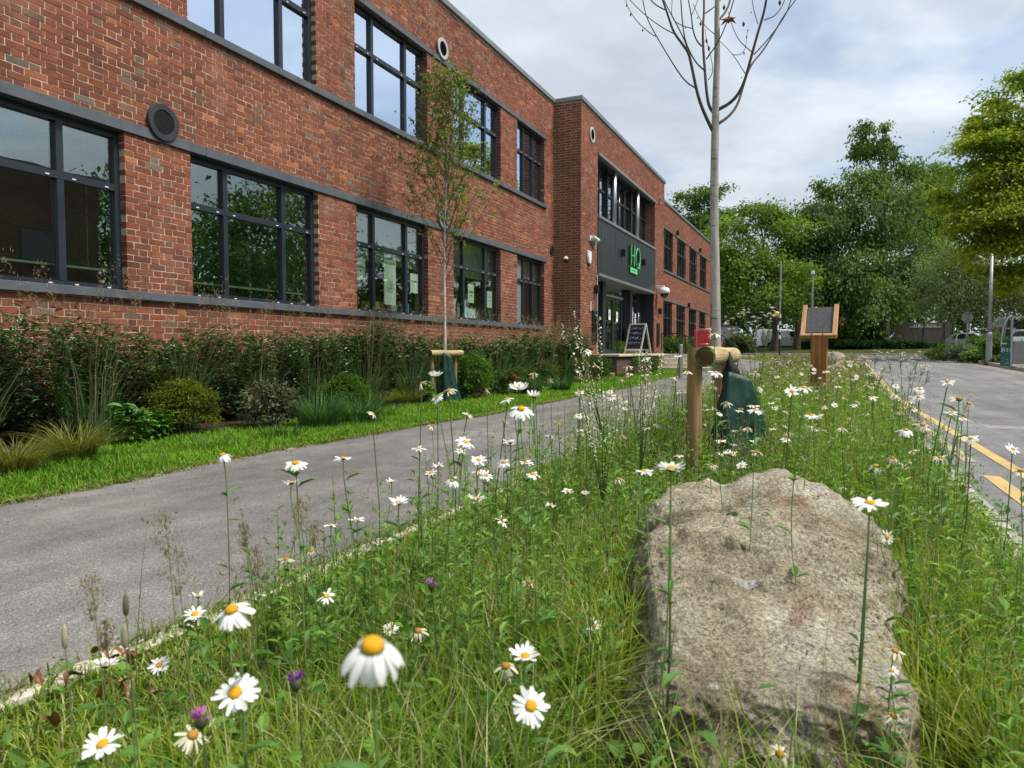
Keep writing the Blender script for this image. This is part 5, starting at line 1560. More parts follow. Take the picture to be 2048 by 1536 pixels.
# trees across the road that the windows mirror
for (x, y, h, r, lab) in ((16, 30, 9.0, 3.6, 'round green tree across the road mirrored in the second window'), (20, 37, 12.0, 4.4, 'taller green tree across the road beyond the brick block'), (14.5, 42, 8.0, 3.2, 'lower green tree across the road mirrored in the window with posters'), (25, 29, 11.0, 4.0, 'green tree standing behind the mirrored round tree')):
    tree('roadside_tree', lab, (x, y, zr(y)), .22, [(x, y, h - r * .9, r, r, r * .9), (x + r * .4, y + 1, h - r * 1.6, r * .8, r * .8, r * .7), (x - r * .4, y - 1, h - r * 1.5, r * .8, r * .8, r * .8)], 70, 6500, .34, ((.030, .075, .014), (.12, .20, .035)), .3, .5, 'bark_brown', .3, 14, 'trees across the road')
# low growth under the trees
for (px, py, rx, ry, d, c, lab) in ((1675, 672, 34, 22, 64, ((.03, .075, .012), (.12, .21, .03)), 'bright green bush right of the lectern under the trees'),
                                    (1728, 668, 32, 20, 66, ((.04, .085, .012), (.14, .22, .03)), 'bright green bush left of the stout grey trunk'),
                                    (1650, 690, 40, 12, 63, ((.015, .04, .012), (.045, .09, .02)), 'low dark bush behind the lectern post'),
                                    (1478, 690, 24, 18, 50, ((.03, .06, .014), (.10, .15, .04)), 'loose green bush beside the sloping handrail'),
                                    (1626, 702, 22, 9, 66, ((.02, .06, .012), (.09, .16, .03)), 'low bush in front of the white car'),
                                    (1900, 694, 30, 10, 62, ((.02, .05, .012), (.08, .13, .03)), 'low bush at the foot of the timber gate'),
                                    (1925, 620, 30, 40, 70, ((.012, .03, .01), (.04, .07, .02)), 'dark bush behind the round sign'),
                                    (1350, 700, 40, 22, 30, ((.03, .075, .02), (.11, .19, .04)), 'green bush behind the landing handrail'),
                                    (1405, 700, 30, 18, 33, ((.035, .08, .02), (.12, .19, .04)), 'green bush behind the red trolley')):
    bb = pxblobs([(px, py, rx, ry), (px - rx * .5, py + ry * .3, rx * .7, ry * .7), (px + rx * .5, py + ry * .3, rx * .7, ry * .7)], d)
    c0 = P(px, py + ry, d)
    bush('bush', lab, (c0.x, c0.y, c0.z), bb, 40, 2200, .0042 * d, c, 'bush')
bb = []
for px in range(1690, 1860, 17): bb += pxblobs([(px, 693 + random.uniform(-2, 2), 14, 9)], 61)
(V, F, S, C), _ = foliage(bb, 120, 8000, .22, ((.010, .034, .012), (.035, .080, .022)))
tag(mesh_obj('ground_cover', raw_mesh('ground_cover', V, F, S, M['leaf'], C)), 'low dark green ivy spreading under the tallest tree', 'ground cover', kind='stuff')
# bed on the right-hand kerb
for (px, py, rx, ry, d, c, fl, lab) in ((1888, 708, 26, 12, 37, ((.06, .13, .02), (.18, .28, .045)), (14, .08, (.80, .72, .10)), 'green plants with a few yellow blooms at the tip of the kerb bed'),
                                        (1925, 708, 28, 15, 35, ((.08, .13, .06), (.20, .26, .13)), (420, .085, (.36, .34, .80)), 'blue-purple flowering clump in the kerb bed'),
                                        (1955, 714, 22, 14, 33.5, ((.06, .13, .02), (.18, .28, .045)), (60, .08, (.74, .64, .70)), 'green clump with pale blooms next to the blue flowers'),
                                        (1962, 690, 28, 18, 36, ((.05, .115, .022), (.165, .25, .045)), None, 'leafy shrub at the foot of the lamp column'),
                                        (1988, 696, 20, 28, 32, ((.05, .12, .022), (.17, .28, .045)), None, 'tall leafy shrub against the shelter panel'),
                                        (1995, 724, 18, 8, 30.5, ((.05, .09, .02), (.15, .2, .06)), None, 'low yellowish plants at the foot of the green panel')):
    bb = pxblobs([(px, py, rx, ry), (px - rx * .5, py + ry * .3, rx * .6, ry * .7), (px + rx * .5, py + ry * .3, rx * .6, ry * .7)], d)
    c0 = P(px, py + ry, d)
    bush('flower_bed_plant' if fl else 'shrub', lab, (c0.x, c0.y, c0.z), bb, 40, 2000, .13, c, 'plant' if fl else 'shrub', 'plants in the kerb bed', flowers=fl)

# ------------------------------------------------------------------ the young bare tree
TD = 4.86
Z6 = lambda x, y: (1230 + x / 5.251, y / 5.251)
bt = P(1431, 760, TD); bt.z = 0
bare = thing('young_bare_tree', 'young leafless tree with pale slim trunk beside the watering bag', 'tree', (bt.x, bt.y, 0))
def tb(pts, r0, r1, depth=0.0, ext=.8, name='branch', mat='bark_twig', n=7, curve=True):
    W = []
    for i, (x, y) in enumerate(pts):
        q = P(*Z6(x, y), TD + depth * i / (len(pts) - 1)); W.append(q - Vector((bt.x, bt.y, 0)))
    if ext: W.append(W[-1] + (W[-1] - W[-2]).normalized() * ext + Vector((0, 0, ext * .15)))
    # smooth the path
    for _ in range(2):
        Q = [W[0]]
        for i in range(len(W) - 1):
            Q += [W[i].lerp(W[i + 1], .25), W[i].lerp(W[i + 1], .75)]
        Q.append(W[-1]); W = Q
    R = [r0 + (r1 - r0) * (i / (len(W) - 1)) ** (1.15 if name == 'trunk' else .8) for i in range(len(W))]
    mb = MB(); mb.tube(W, R, n)
    return mb.build(name, M[mat], bare, smooth=True), W
tb([(1068, 3990), (1062, 3400), (1050, 2700), (1040, 2100), (1050, 1470), (1055, 1200), (1062, 900), (1075, 550), (1070, 200), (1075, -50)], .0335, .012, 0, 1.4, 'trunk', 'bark_pale', 16)
for pts, r0, r1, dp in (
    ([(1025, 1370), (960, 1240), (890, 1070), (850, 920), (790, 620), (765, 540), (690, 440), (610, 330), (560, 170), (500, 0)], .013, .005, -.35),
    ([(1045, 1200), (985, 1120), (960, 950), (945, 750), (930, 560), (920, 330), (935, 150), (935, 0)], .012, .006, .25),
    ([(1085, 1150), (1200, 1090), (1290, 1000), (1360, 860), (1420, 640), (1490, 380), (1560, 150), (1590, 0)], .013, .006, -.2),
    ([(1085, 1300), (1200, 1220), (1290, 1100), (1340, 930), (1390, 760), (1450, 650), (1550, 540), (1680, 330), (1780, 150), (1900, 0)], .011, .003, .35),
    ([(845, 925), (740, 860), (640, 720), (560, 590), (440, 390), (330, 190), (290, 0)], .0055, .0025, -.15),
    ([(440, 385), (380, 360), (230, 230), (140, 90), (110, 0)], .0035, .002, .2),
    ([(765, 535), (740, 440), (650, 260), (590, 150), (510, 0)], .0055, .003, .2),
    ([(945, 745), (860, 670), (790, 560), (720, 380), (690, 0)], .006, .003, -.25),
    ([(910, 485), (850, 420), (815, 300), (800, 150), (770, 0)], .0055, .003, -.1),
    ([(960, 620), (1080, 450), (1160, 280), (1250, 0)], .005, .0028, -.3),
    ([(610, 350), (480, 280), (330, 170), (150, 0)], .004, .002, .1),
    ([(1085, 220), (1180, 100), (1210, 0)], .008, .005, .1),
    ([(1430, 540), (1300, 430), (1220, 250), (1190, 120)], .004, .002, .3),
    ([(1365, 770), (1240, 570), (1100, 430)], .0035, .0018, .4),
    ([(1240, 575), (1320, 580), (1375, 500), (1390, 330)], .0028, .0016, .1),
    ([(1460, 570), (1520, 510), (1620, 400), (1790, 170), (1850, 0)], .0045, .0025, -.2),
    ([(1570, 210), (1680, 170), (1760, 60), (1780, 0)], .0045, .0025, .1),
    ([(980, 840), (1030, 760), (1020, 650), (960, 420), (945, 300)], .003, .0016, -.2),
    ([(1040, 355), (960, 290), (880, 180), (820, 40)], .003, .0016, -.2),
    ([(815, 300), (700, 270), (590, 200), (600, 0)], .0035, .002, .1),
    ([(950, 140), (1060, 60), (1110, 0)], .0045, .003, .1),
    ([(1500, 250), (1460, 120), (1440, 0)], .003, .002, -.1),
    ([(800, 170), (840, 80), (870, 0)], .003, .002, .1),
    ([(520, 100), (440, 60), (370, 0)], .005, .003, .1)):
    tb(pts, r0, r1, dp, .55 if pts[-1][1] < 30 else 0)
for (x, y, s) in ((290, 320, .018), (165, 155, .02), (960, 430, .026), (985, 510, .028), (900, 250, .026), (1350, 255, .03), (1145, 80, .03), (1730, 30, .032), (1355, 560, .018), (1380, 390, .014), (870, 185, .014), (1395, 320, .013), (1430, 130, .012), (120, 60, .014), (520, 520, .008), (660, 740, .008), (1005, 730, .008), (1330, 815, .01), (740, 290, .012)):
    q = P(*Z6(x, y), TD - .05) - Vector((bt.x, bt.y, 0))
    mb = MB(); mb.lathe([(.0005, -s * .6), (s * .28, -s * .2), (s * .32, s * .1), (s * .12, s * .5), (.0005, s * .7)], 7, q); o = mb.build('bud', M['bark_twig'], bare, smooth=True)
q = P(*Z6(1190, 190), TD - .05) - Vector((bt.x, bt.y, 0))
mb = MB()
for k in range(6):
    a = k * 1.05; mb.add([q + Vector((0, 0, .01)), q + Vector((math.cos(a) * .03, math.sin(a) * .03, -.01)), q + Vector((math.cos(a + .6) * .06, math.sin(a + .6) * .05, -.035 + .02 * (k % 2))), q + Vector((math.cos(a + 1.1) * .03, math.sin(a + 1.1) * .03, -.012))], [(0, 1, 2, 3)])
mb.build('withered_leaf', plain('withered', (.22, .08, .04), .8), bare)

# ------------------------------------------------------------------ the young birch by the wall
BB = D(889, 11.7); birch = thing('young_birch', 'young birch with a thin pale trunk and sparse small leaves by the brick front', 'tree', BB)
top = P(905, 150, 11.7) - BB
mb = MB(); tp = [(0, 0, -.1), (.01, 0, 1.0), (-.005, .01, 2.0), (.01, 0, 2.9), (top.x * .5, top.y * .5, 4.2), (top.x, top.y, top.z)]
mb.tube(tp, [.030, .026, .023, .019, .011, .004], 12); mb.build('trunk', M['bark_birch'], birch, smooth=True)
rb = np.random.default_rng(12); leafpos = []
mb = MB()
right = Vector((_c, _s, 0)); fwd_ = Vector((-_s, _c, 0))
for k in range(60):
    f = .38 + .58 * (k / 60) ** .9; z = top.z * f
    a = k * 2.4 + rb.uniform(-.4, .4); L = (1.55 - 1.05 * ((f - .38) / .58)) * rb.uniform(.65, 1.1)
    d = right * math.cos(a) + fwd_ * math.sin(a)
    st = Vector((top.x * f * .5, top.y * f * .5, z))
    pts = [st, st + d * L * .22 + Vector((0, 0, L * .38)), st + d * L * .42 + Vector((0, 0, L * .72)), st + d * L * .62 + Vector((0, 0, L * .98))]
    mb.tube(pts, [.007, .005, .0035, .0015], 5, cap=False)
    for j in range(13):
        u = rb.uniform(.25, 1.0); s_ = min(2, int(u * 3)); q = pts[s_].lerp(pts[s_ + 1], u * 3 - s_)
        dd = Vector((rb.normal(), rb.normal(), rb.uniform(-.1, .9))).normalized(); tl = rb.uniform(.12, .42)
        e = q + dd * tl; mb.tube([q, q.lerp(e, .5) + Vector((0, 0, .02)), e], [.0022, .0016, .001], 3, cap=False)
        for m_ in range(int(rb.integers(4, 9))):
            leafpos.append(q.lerp(e, rb.uniform(.1, 1.05)))
mb.build('branches', M['bark_twig'], birch)
Lp = np.array(leafpos) + rb.normal(size=(len(leafpos), 3)) * .018
n = len(Lp)
V, F, S, C = scatter(*LEAF, Lp, rb.normal(size=(n, 3)) * .7 + np.array((0, 0, -.8)), rb.normal(size=(n, 3)), .043 * rb.uniform(.7, 1.3, n) , mixc((.10, .16, .035), (.27, .32, .09), rb.random(n)))
mesh_obj('leaves', raw_mesh('leaves', V, F, S, M['leaf'], C), birch)
s0 = D(869, 11.5); s1 = D(915, 11.9)
stake_frame((s0.x, s0.y, 0), (s1.x, s1.y, 0), .86, .038, .052, 'pale round timber stakes and crossbar in front of the hedge')
bp = D(900, 11.6)
water_bag((bp.x, bp.y, 0), .80, .12, .32, .24, YAW, 'green watering bag hanging at the young birch in the bed', -.05)

# ------------------------------------------------------------------ planting along the building
def shoots(center, rx, ry, h, nsh, per, size, cols, tmpl=LANCE, aspect=.30, droopy=.5, tipc=None):
    c = np.array(center, float); parts = []
    P_ = []; Fw = []; Up = []; Cc = []; Sc = []
    for i in range(nsh):
        a = rng.uniform(0, 2 * math.pi); r = math.sqrt(rng.uniform(0, 1))
        hx = np.array((math.cos(a) * rx * r, math.sin(a) * ry * r))
        hh = h * (1 - .22 * r * r) * rng.uniform(.72, 1.08)
        ct = rng.uniform(0, 1)
        for j in range(per):
            t = rng.uniform(.12, 1.0) ** .8
            b = np.array((hx[0] * (.55 + .45 * t), hx[1] * (.55 + .45 * t), hh * t)) + rng.normal(size=3) * .012
            an = j * 2.4 + rng.uniform(-.4, .4)
            d = np.array((math.cos(an), math.sin(an), .55 - droopy * (1.1 - t)))
            P_.append(b); Fw.append(d); Up.append((0, 0, 1)); Sc.append(size * rng.uniform(.65, 1.25))
            col_ = np.array(cols[0]) * (1 - ct) + np.array(cols[1]) * ct
            if tipc is not None and t > .9: col_ = np.array(tipc)
            Cc.append(col_ * rng.uniform(.75, 1.3))
    Sc = np.array(Sc)
    return scatter(*tmpl, np.array(P_), np.array(Fw), np.array(Up) + rng.normal(size=(len(P_), 3)) * .15, np.stack([Sc * aspect, Sc, Sc], 1), np.array(Cc))
spots = ['at the left edge of the photo below the first window', 'left of the round yew below the first window', 'below the large louvre vent', 'behind the round yew ball', 'below the second window, left part', 'below the second window, right part', 'below the pier between the second and third windows', 'below the window with the long poster, left part', 'below the window with the long poster, right part', 'just left of the young birch', 'just right of the young birch', 'below the fourth window, left part', 'below the fourth window, right part', 'below the narrow window', 'in the corner below the narrow window', 'at the foot of the brick return']
for k in range(16):
    y = 3.1 + .98 * k + (.25 * max(0, k - 12))
    x = -6.48 + random.uniform(-.06, .06); h = 1.12 + random.uniform(-.10, .12)
    y = min(y, 18.6)
    sc = max(.085, .0105 * math.hypot(x, y) * .85); near_ = y < 9
    t = thing('hedge_shrub', 'dark glossy narrow-leaved hedge shrub ' + spots[k], 'shrub', (x, y, zr(y) + .04), 0, 'hedge shrubs along the brick front')
    cols = ((.032, .070, .030), (.090, .155, .055)) if k % 4 != 2 else ((.036, .064, .024), (.100, .130, .045))
    if k > 10: cols = ((.040, .078, .026), (.105, .165, .052))
    V, F, S, C = shoots((0, 0, 0), .46, .68, h, 105 if near_ else 80, 46 if near_ else 30, sc if near_ else sc * 1.05, cols, LANCE if near_ else LEAF, .30 if near_ else .34, .6, (.07, .13, .03))
    mesh_obj('foliage', raw_mesh('foliage', V, F, S, M['gloss_leaf'], C), t)
    mb = MB()
    for q in range(10):
        a = random.uniform(0, 6.28); limb(mb, (0, 0, -.05), (math.cos(a) * .35, math.sin(a) * .4, h * .75), .010, .004, .1, 5, 4)
    mb.build('stems', M['bark_brown'], t)
def clump(name, label, c, n, h, w, spread, cols, bend=(.4, 1.0), group=None, plume=0, ph=1.5, pc=((.26, .19, .11), (.42, .33, .20)), cat='grass'):
    t = thing(name, label, cat, c, 0, group)
    a = rng.uniform(0, 2 * math.pi, n); r = np.sqrt(rng.random(n)) * spread
    pos = np.stack([np.cos(a) * r, np.sin(a) * r, np.full(n, -.02)], 1)
    G_ = blades(pos, h * rng.uniform(.55, 1.1, n), w * rng.uniform(.7, 1.3, n), a + rng.normal(size=n) * .5, rng.uniform(*bend, n), mixc(cols[0], cols[1], rng.random(n)) * rng.uniform(.8, 1.2, (n, 1)))
    mesh_obj('blades', raw_mesh('blades', *G_[:3], M['grass'], G_[3]), t)
    if plume:
        parts = []
        a = rng.uniform(0, 2 * math.pi, plume); r = np.sqrt(rng.random(plume)) * spread
        pos = np.stack([np.cos(a) * r, np.sin(a) * r, np.zeros(plume)], 1)
        hh = ph * rng.uniform(.8, 1.1, plume); be = rng.uniform(.08, .38, plume)
        parts.append(blades(pos, hh, np.full(plume, w * .55), a, be, mixc(*pc, rng.random(plume)) * .8))
        d = np.stack([np.cos(a), np.sin(a), np.zeros(plume)], 1)
        m = 34
        tt = rng.uniform(.74, 1.0, (plume, m))
        q = pos[:, None] + d[:, None] * (be[:, None] * hh[:, None] * tt * tt)[..., None]
        q[..., 2] += hh[:, None] * tt * (1 - .42 * be[:, None] * tt)
        q = q.reshape(-1, 3) + rng.normal(size=(plume * m, 3)) * np.array((.016, .016, .01))
        nn = plume * m
        parts.append(scatter(*LEAF, q, rng.normal(size=(nn, 3)) * .6 + np.array((0, 0, 1.0)), rng.normal(size=(nn, 3)), np.stack([np.full(nn, .006)] + [np.full(nn, .028)] * 2, 1) * max(1, .11 * math.hypot(c[0], c[1])), mixc(*pc, rng.random(nn))))
        V, F, S, C = merge(parts)
        mesh_obj('plumes', raw_mesh('plumes', V, F, S, M['dry'], C), t)
    return t
DKG = ((.040, .090, .038), (.11, .19, .070))
gl = ['at the left edge of the bed', 'left of the golden tuft', 'above the broad-leaved plants', 'behind the round yew ball', 'right of the round yew ball', 'below the middle of the second window', 'below the right end of the second window', 'below the pier beside the long poster', 'below the long poster', 'left of the birch stake', 'right of the birch stake', 'below the fourth window', 'below the narrow window', 'near the brick return', 'beside the entrance corner']
for k in range(15):
    y = 3.2 + 1.06 * k; x = -6.12 + random.uniform(-.10, .10)
    clump('feather_grass', 'tall green feather grass clump with brown plumes ' + gl[k], (x, y, zr(y) + .04), 150, .96, .006 + .0006 * y, .20, DKG, (.10, .60), 'feather grasses in the bed', 16, 1.60)
GOLD = ((.085, .12, .018), (.24, .235, .05))
for (px, py, n, h, lab) in ((150, 925, 420, .42, 'golden arching grass tuft left of the broad-leaved plants'), (25, 950, 380, .36, 'golden grass tuft at the left edge of the bed'), (760, 818, 260, .42, 'golden green grass tuft left of the brown one'), (815, 812, 300, .40, 'brownish gold grass tuft left of the birch stake'), (1165, 768, 160, .34, 'orange-brown grass tuft near the far end of the bed'), (1240, 756, 120, .34, 'small rusty grass tuft before the landing')):
    q = G(px, py); clump('golden_grass', lab, (q.x, q.y, q.z + .03), n, h, .0055 + .0004 * q.y, .13, GOLD, (.45, 1.3), 'golden grass tufts')
for (px, py, n, h, c, lab) in ((640, 858, 420, .50, ((.03, .085, .030), (.09, .19, .055)), 'fresh green grassy clump before the clipped green dome'), (720, 850, 300, .46, ((.03, .09, .030), (.09, .2, .05)), 'second fresh green grassy clump right below the clipped dome'), (400, 905, 90, .16, ((.05, .12, .02), (.12, .24, .04)), 'small strappy green tuft right of the yew'), (560, 880, 130, .20, ((.03, .085, .02), (.09, .18, .03)), 'strappy dark green tuft below the variegated shrub'), (755, 838, 140, .22, ((.08, .19, .015), (.18, .34, .03)), 'lime green grassy tuft at the lawn edge'), (1060, 792, 240, .5, ((.035, .085, .035), (.09, .18, .06)), 'soft green grassy clump among the red flowers'), (1120, 785, 240, .45, ((.03, .08, .03), (.08, .17, .05)), 'soft green grassy clump right of the red flowers')):
    q = G(px, py); clump('green_grass', lab, (q.x, q.y, q.z + .03), n, h, .007 + .0004 * q.y, .20, c, (.3, 1.0), 'green grassy clumps')
def small_bush(name, lab, px, py, rx, ry, n, ls, cols, group=None, mat='leaf', tmpl=LEAF, aspect=.5, flowers=None, ncl=60, cl=.22, droop=0.0):
    q = G(px, py); d = cam_uv(q)[2]; k = d / FPX
    R, Hh = rx * k, ry * k
    bush(name, lab, (q.x, q.y, q.z), [(q.x, q.y, q.z + Hh * 1.0, R, R, Hh * .95)], ncl, n, ls, cols, 'shrub', group, mat, tmpl, aspect, droop, cl, .7, flowers)
small_bush('yew_ball', 'rounded dark yew ball with yellow-green tips in the bed', 362, 872, 70, 56, 9000, .036, ((.014, .034, .005), (.24, .27, .026)), None, 'leaf', LEAF, .34, None, 190, .115, 0)
small_bush('clipped_dome', 'clipped bright green dome shrub right of the variegated one', 690, 838, 46, 46, 5200, .035, ((.035, .085, .010), (.11, .21, .020)), None, 'leaf', LEAF, .5, None, 160, .12)
small_bush('variegated_shrub', 'cream-variegated small-leaved shrub right of the yew ball', 540, 860, 50, 48, 3000, .042, ((.050, .075, .035), (.26, .27, .15), (.030, .020, .030), .25), 'variegated shrubs', 'leaf', LEAF, .5, None, 90, .18)
small_bush('variegated_shrub', 'cream-variegated small-leaved shrub at the left edge of the bed', 40, 880, 58, 44, 3000, .040, ((.055, .085, .03), (.24, .26, .12)), 'variegated shrubs', 'leaf', LEAF, .5, None, 90, .18)
small_bush('grey_shrub', 'low grey-green mounded shrub left of the birch stake', 780, 800, 36, 24, 2000, .042, ((.06, .08, .04), (.17, .19, .10)), None, 'leaf', LEAF, .4, None, 60, .2)
small_bush('bright_shrub', 'bright green leafy shrub right of the birch', 950, 800, 32, 48, 2400, .06, ((.04, .10, .015), (.13, .25, .03)), None, 'leaf', LEAF, .4, None, 60, .22)
small_bush('dark_mound', 'small dark mounded shrub right of the birch', 968, 792, 20, 18, 900, .05, ((.010, .018, .012), (.04, .055, .025)), None, 'leaf', LEAF, .5, None, 40, .2)
small_bush('dark_mound', 'dark olive mounded shrub behind the red flowers', 1010, 770, 30, 24, 1200, .055, ((.015, .022, .008), (.055, .06, .018)), None, 'leaf', LEAF, .5, None, 40, .2)
small_bush('red_flower_plant', 'leafy plant dotted with small red flowers in the bed', 1035, 792, 34, 28, 1800, .06, ((.035, .085, .02), (.11, .20, .035)), None, 'leaf', LEAF, .4, (26, .05, (.62, .05, .03)), 60, .22)
small_bush('red_flower_plant', 'second red-flowered plant nearer the entrance', 1085, 776, 34, 26, 1600, .06, ((.04, .08, .025), (.11, .17, .04)), None, 'leaf', LEAF, .4, (24, .055, (.66, .09, .05)), 60, .22)
small_bush('purple_flower_plant', 'purple-flowered plant in the bed beside the red flowers', 1060, 750, 26, 22, 1200, .06, ((.035, .06, .03), (.09, .12, .06)), None, 'leaf', LEAF, .4, (60, .04, (.10, .05, .20)), 50, .22)
small_bush('mixed_shrub', 'loose green shrub near the far end of the bed', 1180, 764, 40, 24, 1800, .07, ((.03, .07, .02), (.10, .17, .04)), None, 'leaf', LEAF, .45, (10, .05, (.6, .1, .06)), 60, .22)
small_bush('mixed_shrub', 'yellowish leafy shrub in front of the chalkboard sign', 1243, 742, 28, 28, 1500, .085, ((.07, .13, .025), (.19, .29, .06)), None, 'leaf', LEAF, .6, None, 50, .24)
small_bush('mixed_shrub', 'soft green shrub at the corner of the landing', 1290, 752, 30, 20, 1300, .07, ((.035, .08, .02), (.11, .19, .04)), None, 'leaf', LEAF, .45, None, 50, .22)
def broad(px, py, n, h, sp, ls, lab):
    q = G(px, py); t = thing('broad_leaf_plant', lab, 'plant', (q.x, q.y, q.z + .03))
    V, F, S, C = shoots((0, 0, 0), sp, sp, h, n, 11, ls, ((.045, .13, .020), (.11, .26, .035)), LANCE, .46, .55)
    mesh_obj('leaves', raw_mesh('leaves', V, F, S, M['gloss_leaf'], C), t)
broad(255, 895, 16, .34, .17, .12, 'bright broad-leaved plant left of the yew ball')
broad(320, 885, 11, .24, .13, .115, 'second bright broad-leaved plant at the foot of the yew ball')
broad(860, 808, 10, .25, .16, .12, 'broad-leaved plant under the birch stake')
broad(930, 802, 12, .28, .2, .12, 'broad-leaved plant below the birch watering bag')

# ------------------------------------------------------------------ boulder
def bumpy(name, label, cat, loc, rz, dims, shape, mat, sub=5, seed=0, amp=.05, fine=.012, group=None, power=3.4):
    bm = bmesh.new(); bmesh.ops.create_cube(bm, size=2.0)
    bmesh.ops.subdivide_edges(bm, edges=bm.edges[:], cuts=(2 ** sub) - 1 if sub < 7 else 99, use_grid_fill=True)
    for v in bm.verts:
        p = v.co; n = (abs(p.x) ** power + abs(p.y) ** power + abs(p.z) ** power) ** (1 / power)
        q = p / n
        q = shape(q)
        w = Vector((q.x * dims[0], q.y * dims[1], q.z * dims[2]))
        s = Vector((seed * 3.1, seed * 1.7, 0))
        d = w.normalized()
        a = mnoise.fractal((w * 2.6 + s), 1.0, 2.1, 4) * amp
        rg = (1 - abs(mnoise.fractal((w * 4.2 + s * 2), 1.0, 2.0, 3))) ** 3 * amp * .55
        f = mnoise.fractal((w * 17 + s), .9, 2.1, 4) * fine
        if name == 'boulder': f += mnoise.fractal((w * 55 + s), .8, 2.1, 3) * .0045
        v.co = w + d * (a - rg + f + (chiselled(w, s) if name == 'boulder' else 0))
    me = bpy.data.meshes.new(name); bm.to_mesh(me); bm.free()
    me.materials.append(mat); me.polygons.foreach_set('use_smooth', [True] * len(me.polygons))
    o = mesh_obj(name, me, loc=loc); o.rotation_euler = (0, 0, rz)
    return tag(o, label, cat, group)
def boulder_shape(q):
    """a chunky wedge: high and broad at the back, narrower in front, upper face sloping to the viewer"""
    x, y, z = q
    h = (z + 1) / 2                                   # 0 at the ground, 1 on the upper face
    back = .5 + .5 * y
    H = .205 + .225 * float(sm(-1.0, .80, y)) + .026 * math.sin(2.6 * x + .9) * back
    H -= .035 * math.exp(-((x + .30) / .13) ** 2) * float(sm(.1, .9, y))     # notch in the skyline
    H -= .075 * float(sm(.15, 1.0, x)) * back          # falls away to the right
    wx = x * (.285 + .110 * float(sm(0, .8, back))) * (1.03 - .10 * h ** 2)
    wx += (.050 * h * (1 - back * .4) - .085 * (1 - h) * (1 - back * .6)) * float(sm(-.2, 1.0, -x))      # left flank leans in
    return Vector((wx, y * .70 - .06 * h * float(sm(.2, 1.0, y)) + .05 * h * float(sm(.3, 1.0, -y)), h * (H + .08) - .08))
def chiselled(w, s):
    """angular breaks: distance to the nearest of scattered cleavage cells"""
    d, _ = mnoise.voronoi(w * 3.4 + s)
    d2, _ = mnoise.voronoi(w * 8.5 + s * 2)
    return (d[1] - d[0]) * .050 + (d2[1] - d2[0]) * .016 - .02
BF, BR = 1.93, .680                                    # metres ahead of and right of the camera
BC = Vector((-_s * BF + _c * BR, _c * BF + _s * BR, 0))
BROT = YAW - rad(17)
boulder = bumpy('boulder', 'large rough sandstone boulder in the foreground among the daisies', 'boulder', (BC.x, BC.y, 0), BROT, (1, 1, 1), boulder_shape, M['boulder'], 7, 2, .030, .012, power=8.0)
def rock_shape(q): return Vector((q.x * (1 - .15 * (q.z + 1) / 2), q.y * (1 - .1 * (q.z + 1) / 2), q.z))
for i, (px, py, d, s, lab) in enumerate(((1664, 742, 16.5, (.34, .42, .30), 'pale rock right behind the lectern post'), (1690, 735, 19.5, (.42, .40, .30), 'large flat-topped pale rock beyond the lectern'), (1700, 782, 12.3, (.30, .34, .20), 'tan rock half buried in flowers beside the road'), (1738, 800, 10.6, (.20, .26, .20), 'small tan rock at the kerb right of the lectern'), (1666, 712, 24, (.40, .40, .42), 'upright pale rock far along the verge'), (1672, 765, 13.6, (.34, .4, .2), 'low tan rock smothered by daisies behind the lectern'))):
    q = P(px, py, d)
    bumpy('rock', lab, 'rock', (q.x, q.y, zr(q.y) + s[2] * .55), random.uniform(0, 3), s, rock_shape, M['rock'], 4, i + 5, .07, .012, 'rocks along the flower strip', 2.8)

# ------------------------------------------------------------------ lawn and meadow
def grass_patch(name, label, n, xs, ys, hs, ws, bend, cols, keep=None, dz=.0, mat='grass', zones=None):
    x = xs(n); y = ys(n)
    if callable(x): x = x(y)
    pos = np.stack([x, y, zr(y) + dz], 1)
    if keep is not None:
        m = keep(pos); pos = pos[m]
    n = len(pos); d = np.hypot(pos[:, 0], pos[:, 1])
    h = hs(pos, n); w = ws(d, n)
    var = np.array([mnoise.noise((p[0] * 1.1, p[1] * 1.1, 3)) for p in pos]) * .5 + .5
    t = np.clip(var + rng.normal(size=n) * .22, 0, 1)
    C = mixc(cols[0], cols[1], t) * rng.uniform(.78, 1.22, (n, 1))
    if len(cols) > 2:
        m = rng.random(n) < cols[3]; C[m] = np.array(cols[2]) * rng.uniform(.7, 1.2, (m.sum(), 1))
    return blades(pos, h, w, rng.uniform(0, 2 * math.pi, n), rng.uniform(*bend, n), C)
bc2 = np.array((BC.x, BC.y))
def clear(pos):
    d = pos[:, :2] - bc2; cb, sb_ = math.cos(BROT), math.sin(BROT)
    u = d[:, 0] * cb + d[:, 1] * sb_; v = -d[:, 0] * sb_ + d[:, 1] * cb
    front = (np.abs(u) < .38) & (v > -1.4) & (v < -.52) & (rng.random(len(pos)) < .82)   # worn ground before the boulder
    return ~((np.abs(u) < .30) & (np.abs(v) < .68)) & ~front & (np.hypot(pos[:, 0], pos[:, 1]) > .35)
LAWN = ((.075, .200, .010), (.200, .370, .022), (.28, .30, .07), .06)
lw = []
for n, y0, y1, h0 in ((34000, 1.0, 8.0, .062), (26000, 8.0, 26.0, .075)):
    lw.append(grass_patch('', '', n, lambda k: (lambda y: rng.uniform(0, 1, len(y)) ** .9 * (x_left(y) - .0 + 5.78) - 5.78), lambda k: rng.uniform(y0, y1, k), lambda p, k: h0 * rng.uniform(.5, 1.35, k) * (1 - .55 * sm(-4.42, -4.2, p[:, 0])), lambda d, k: .0028 + .00095 * d, (.1, .9), LAWN, None, .01))
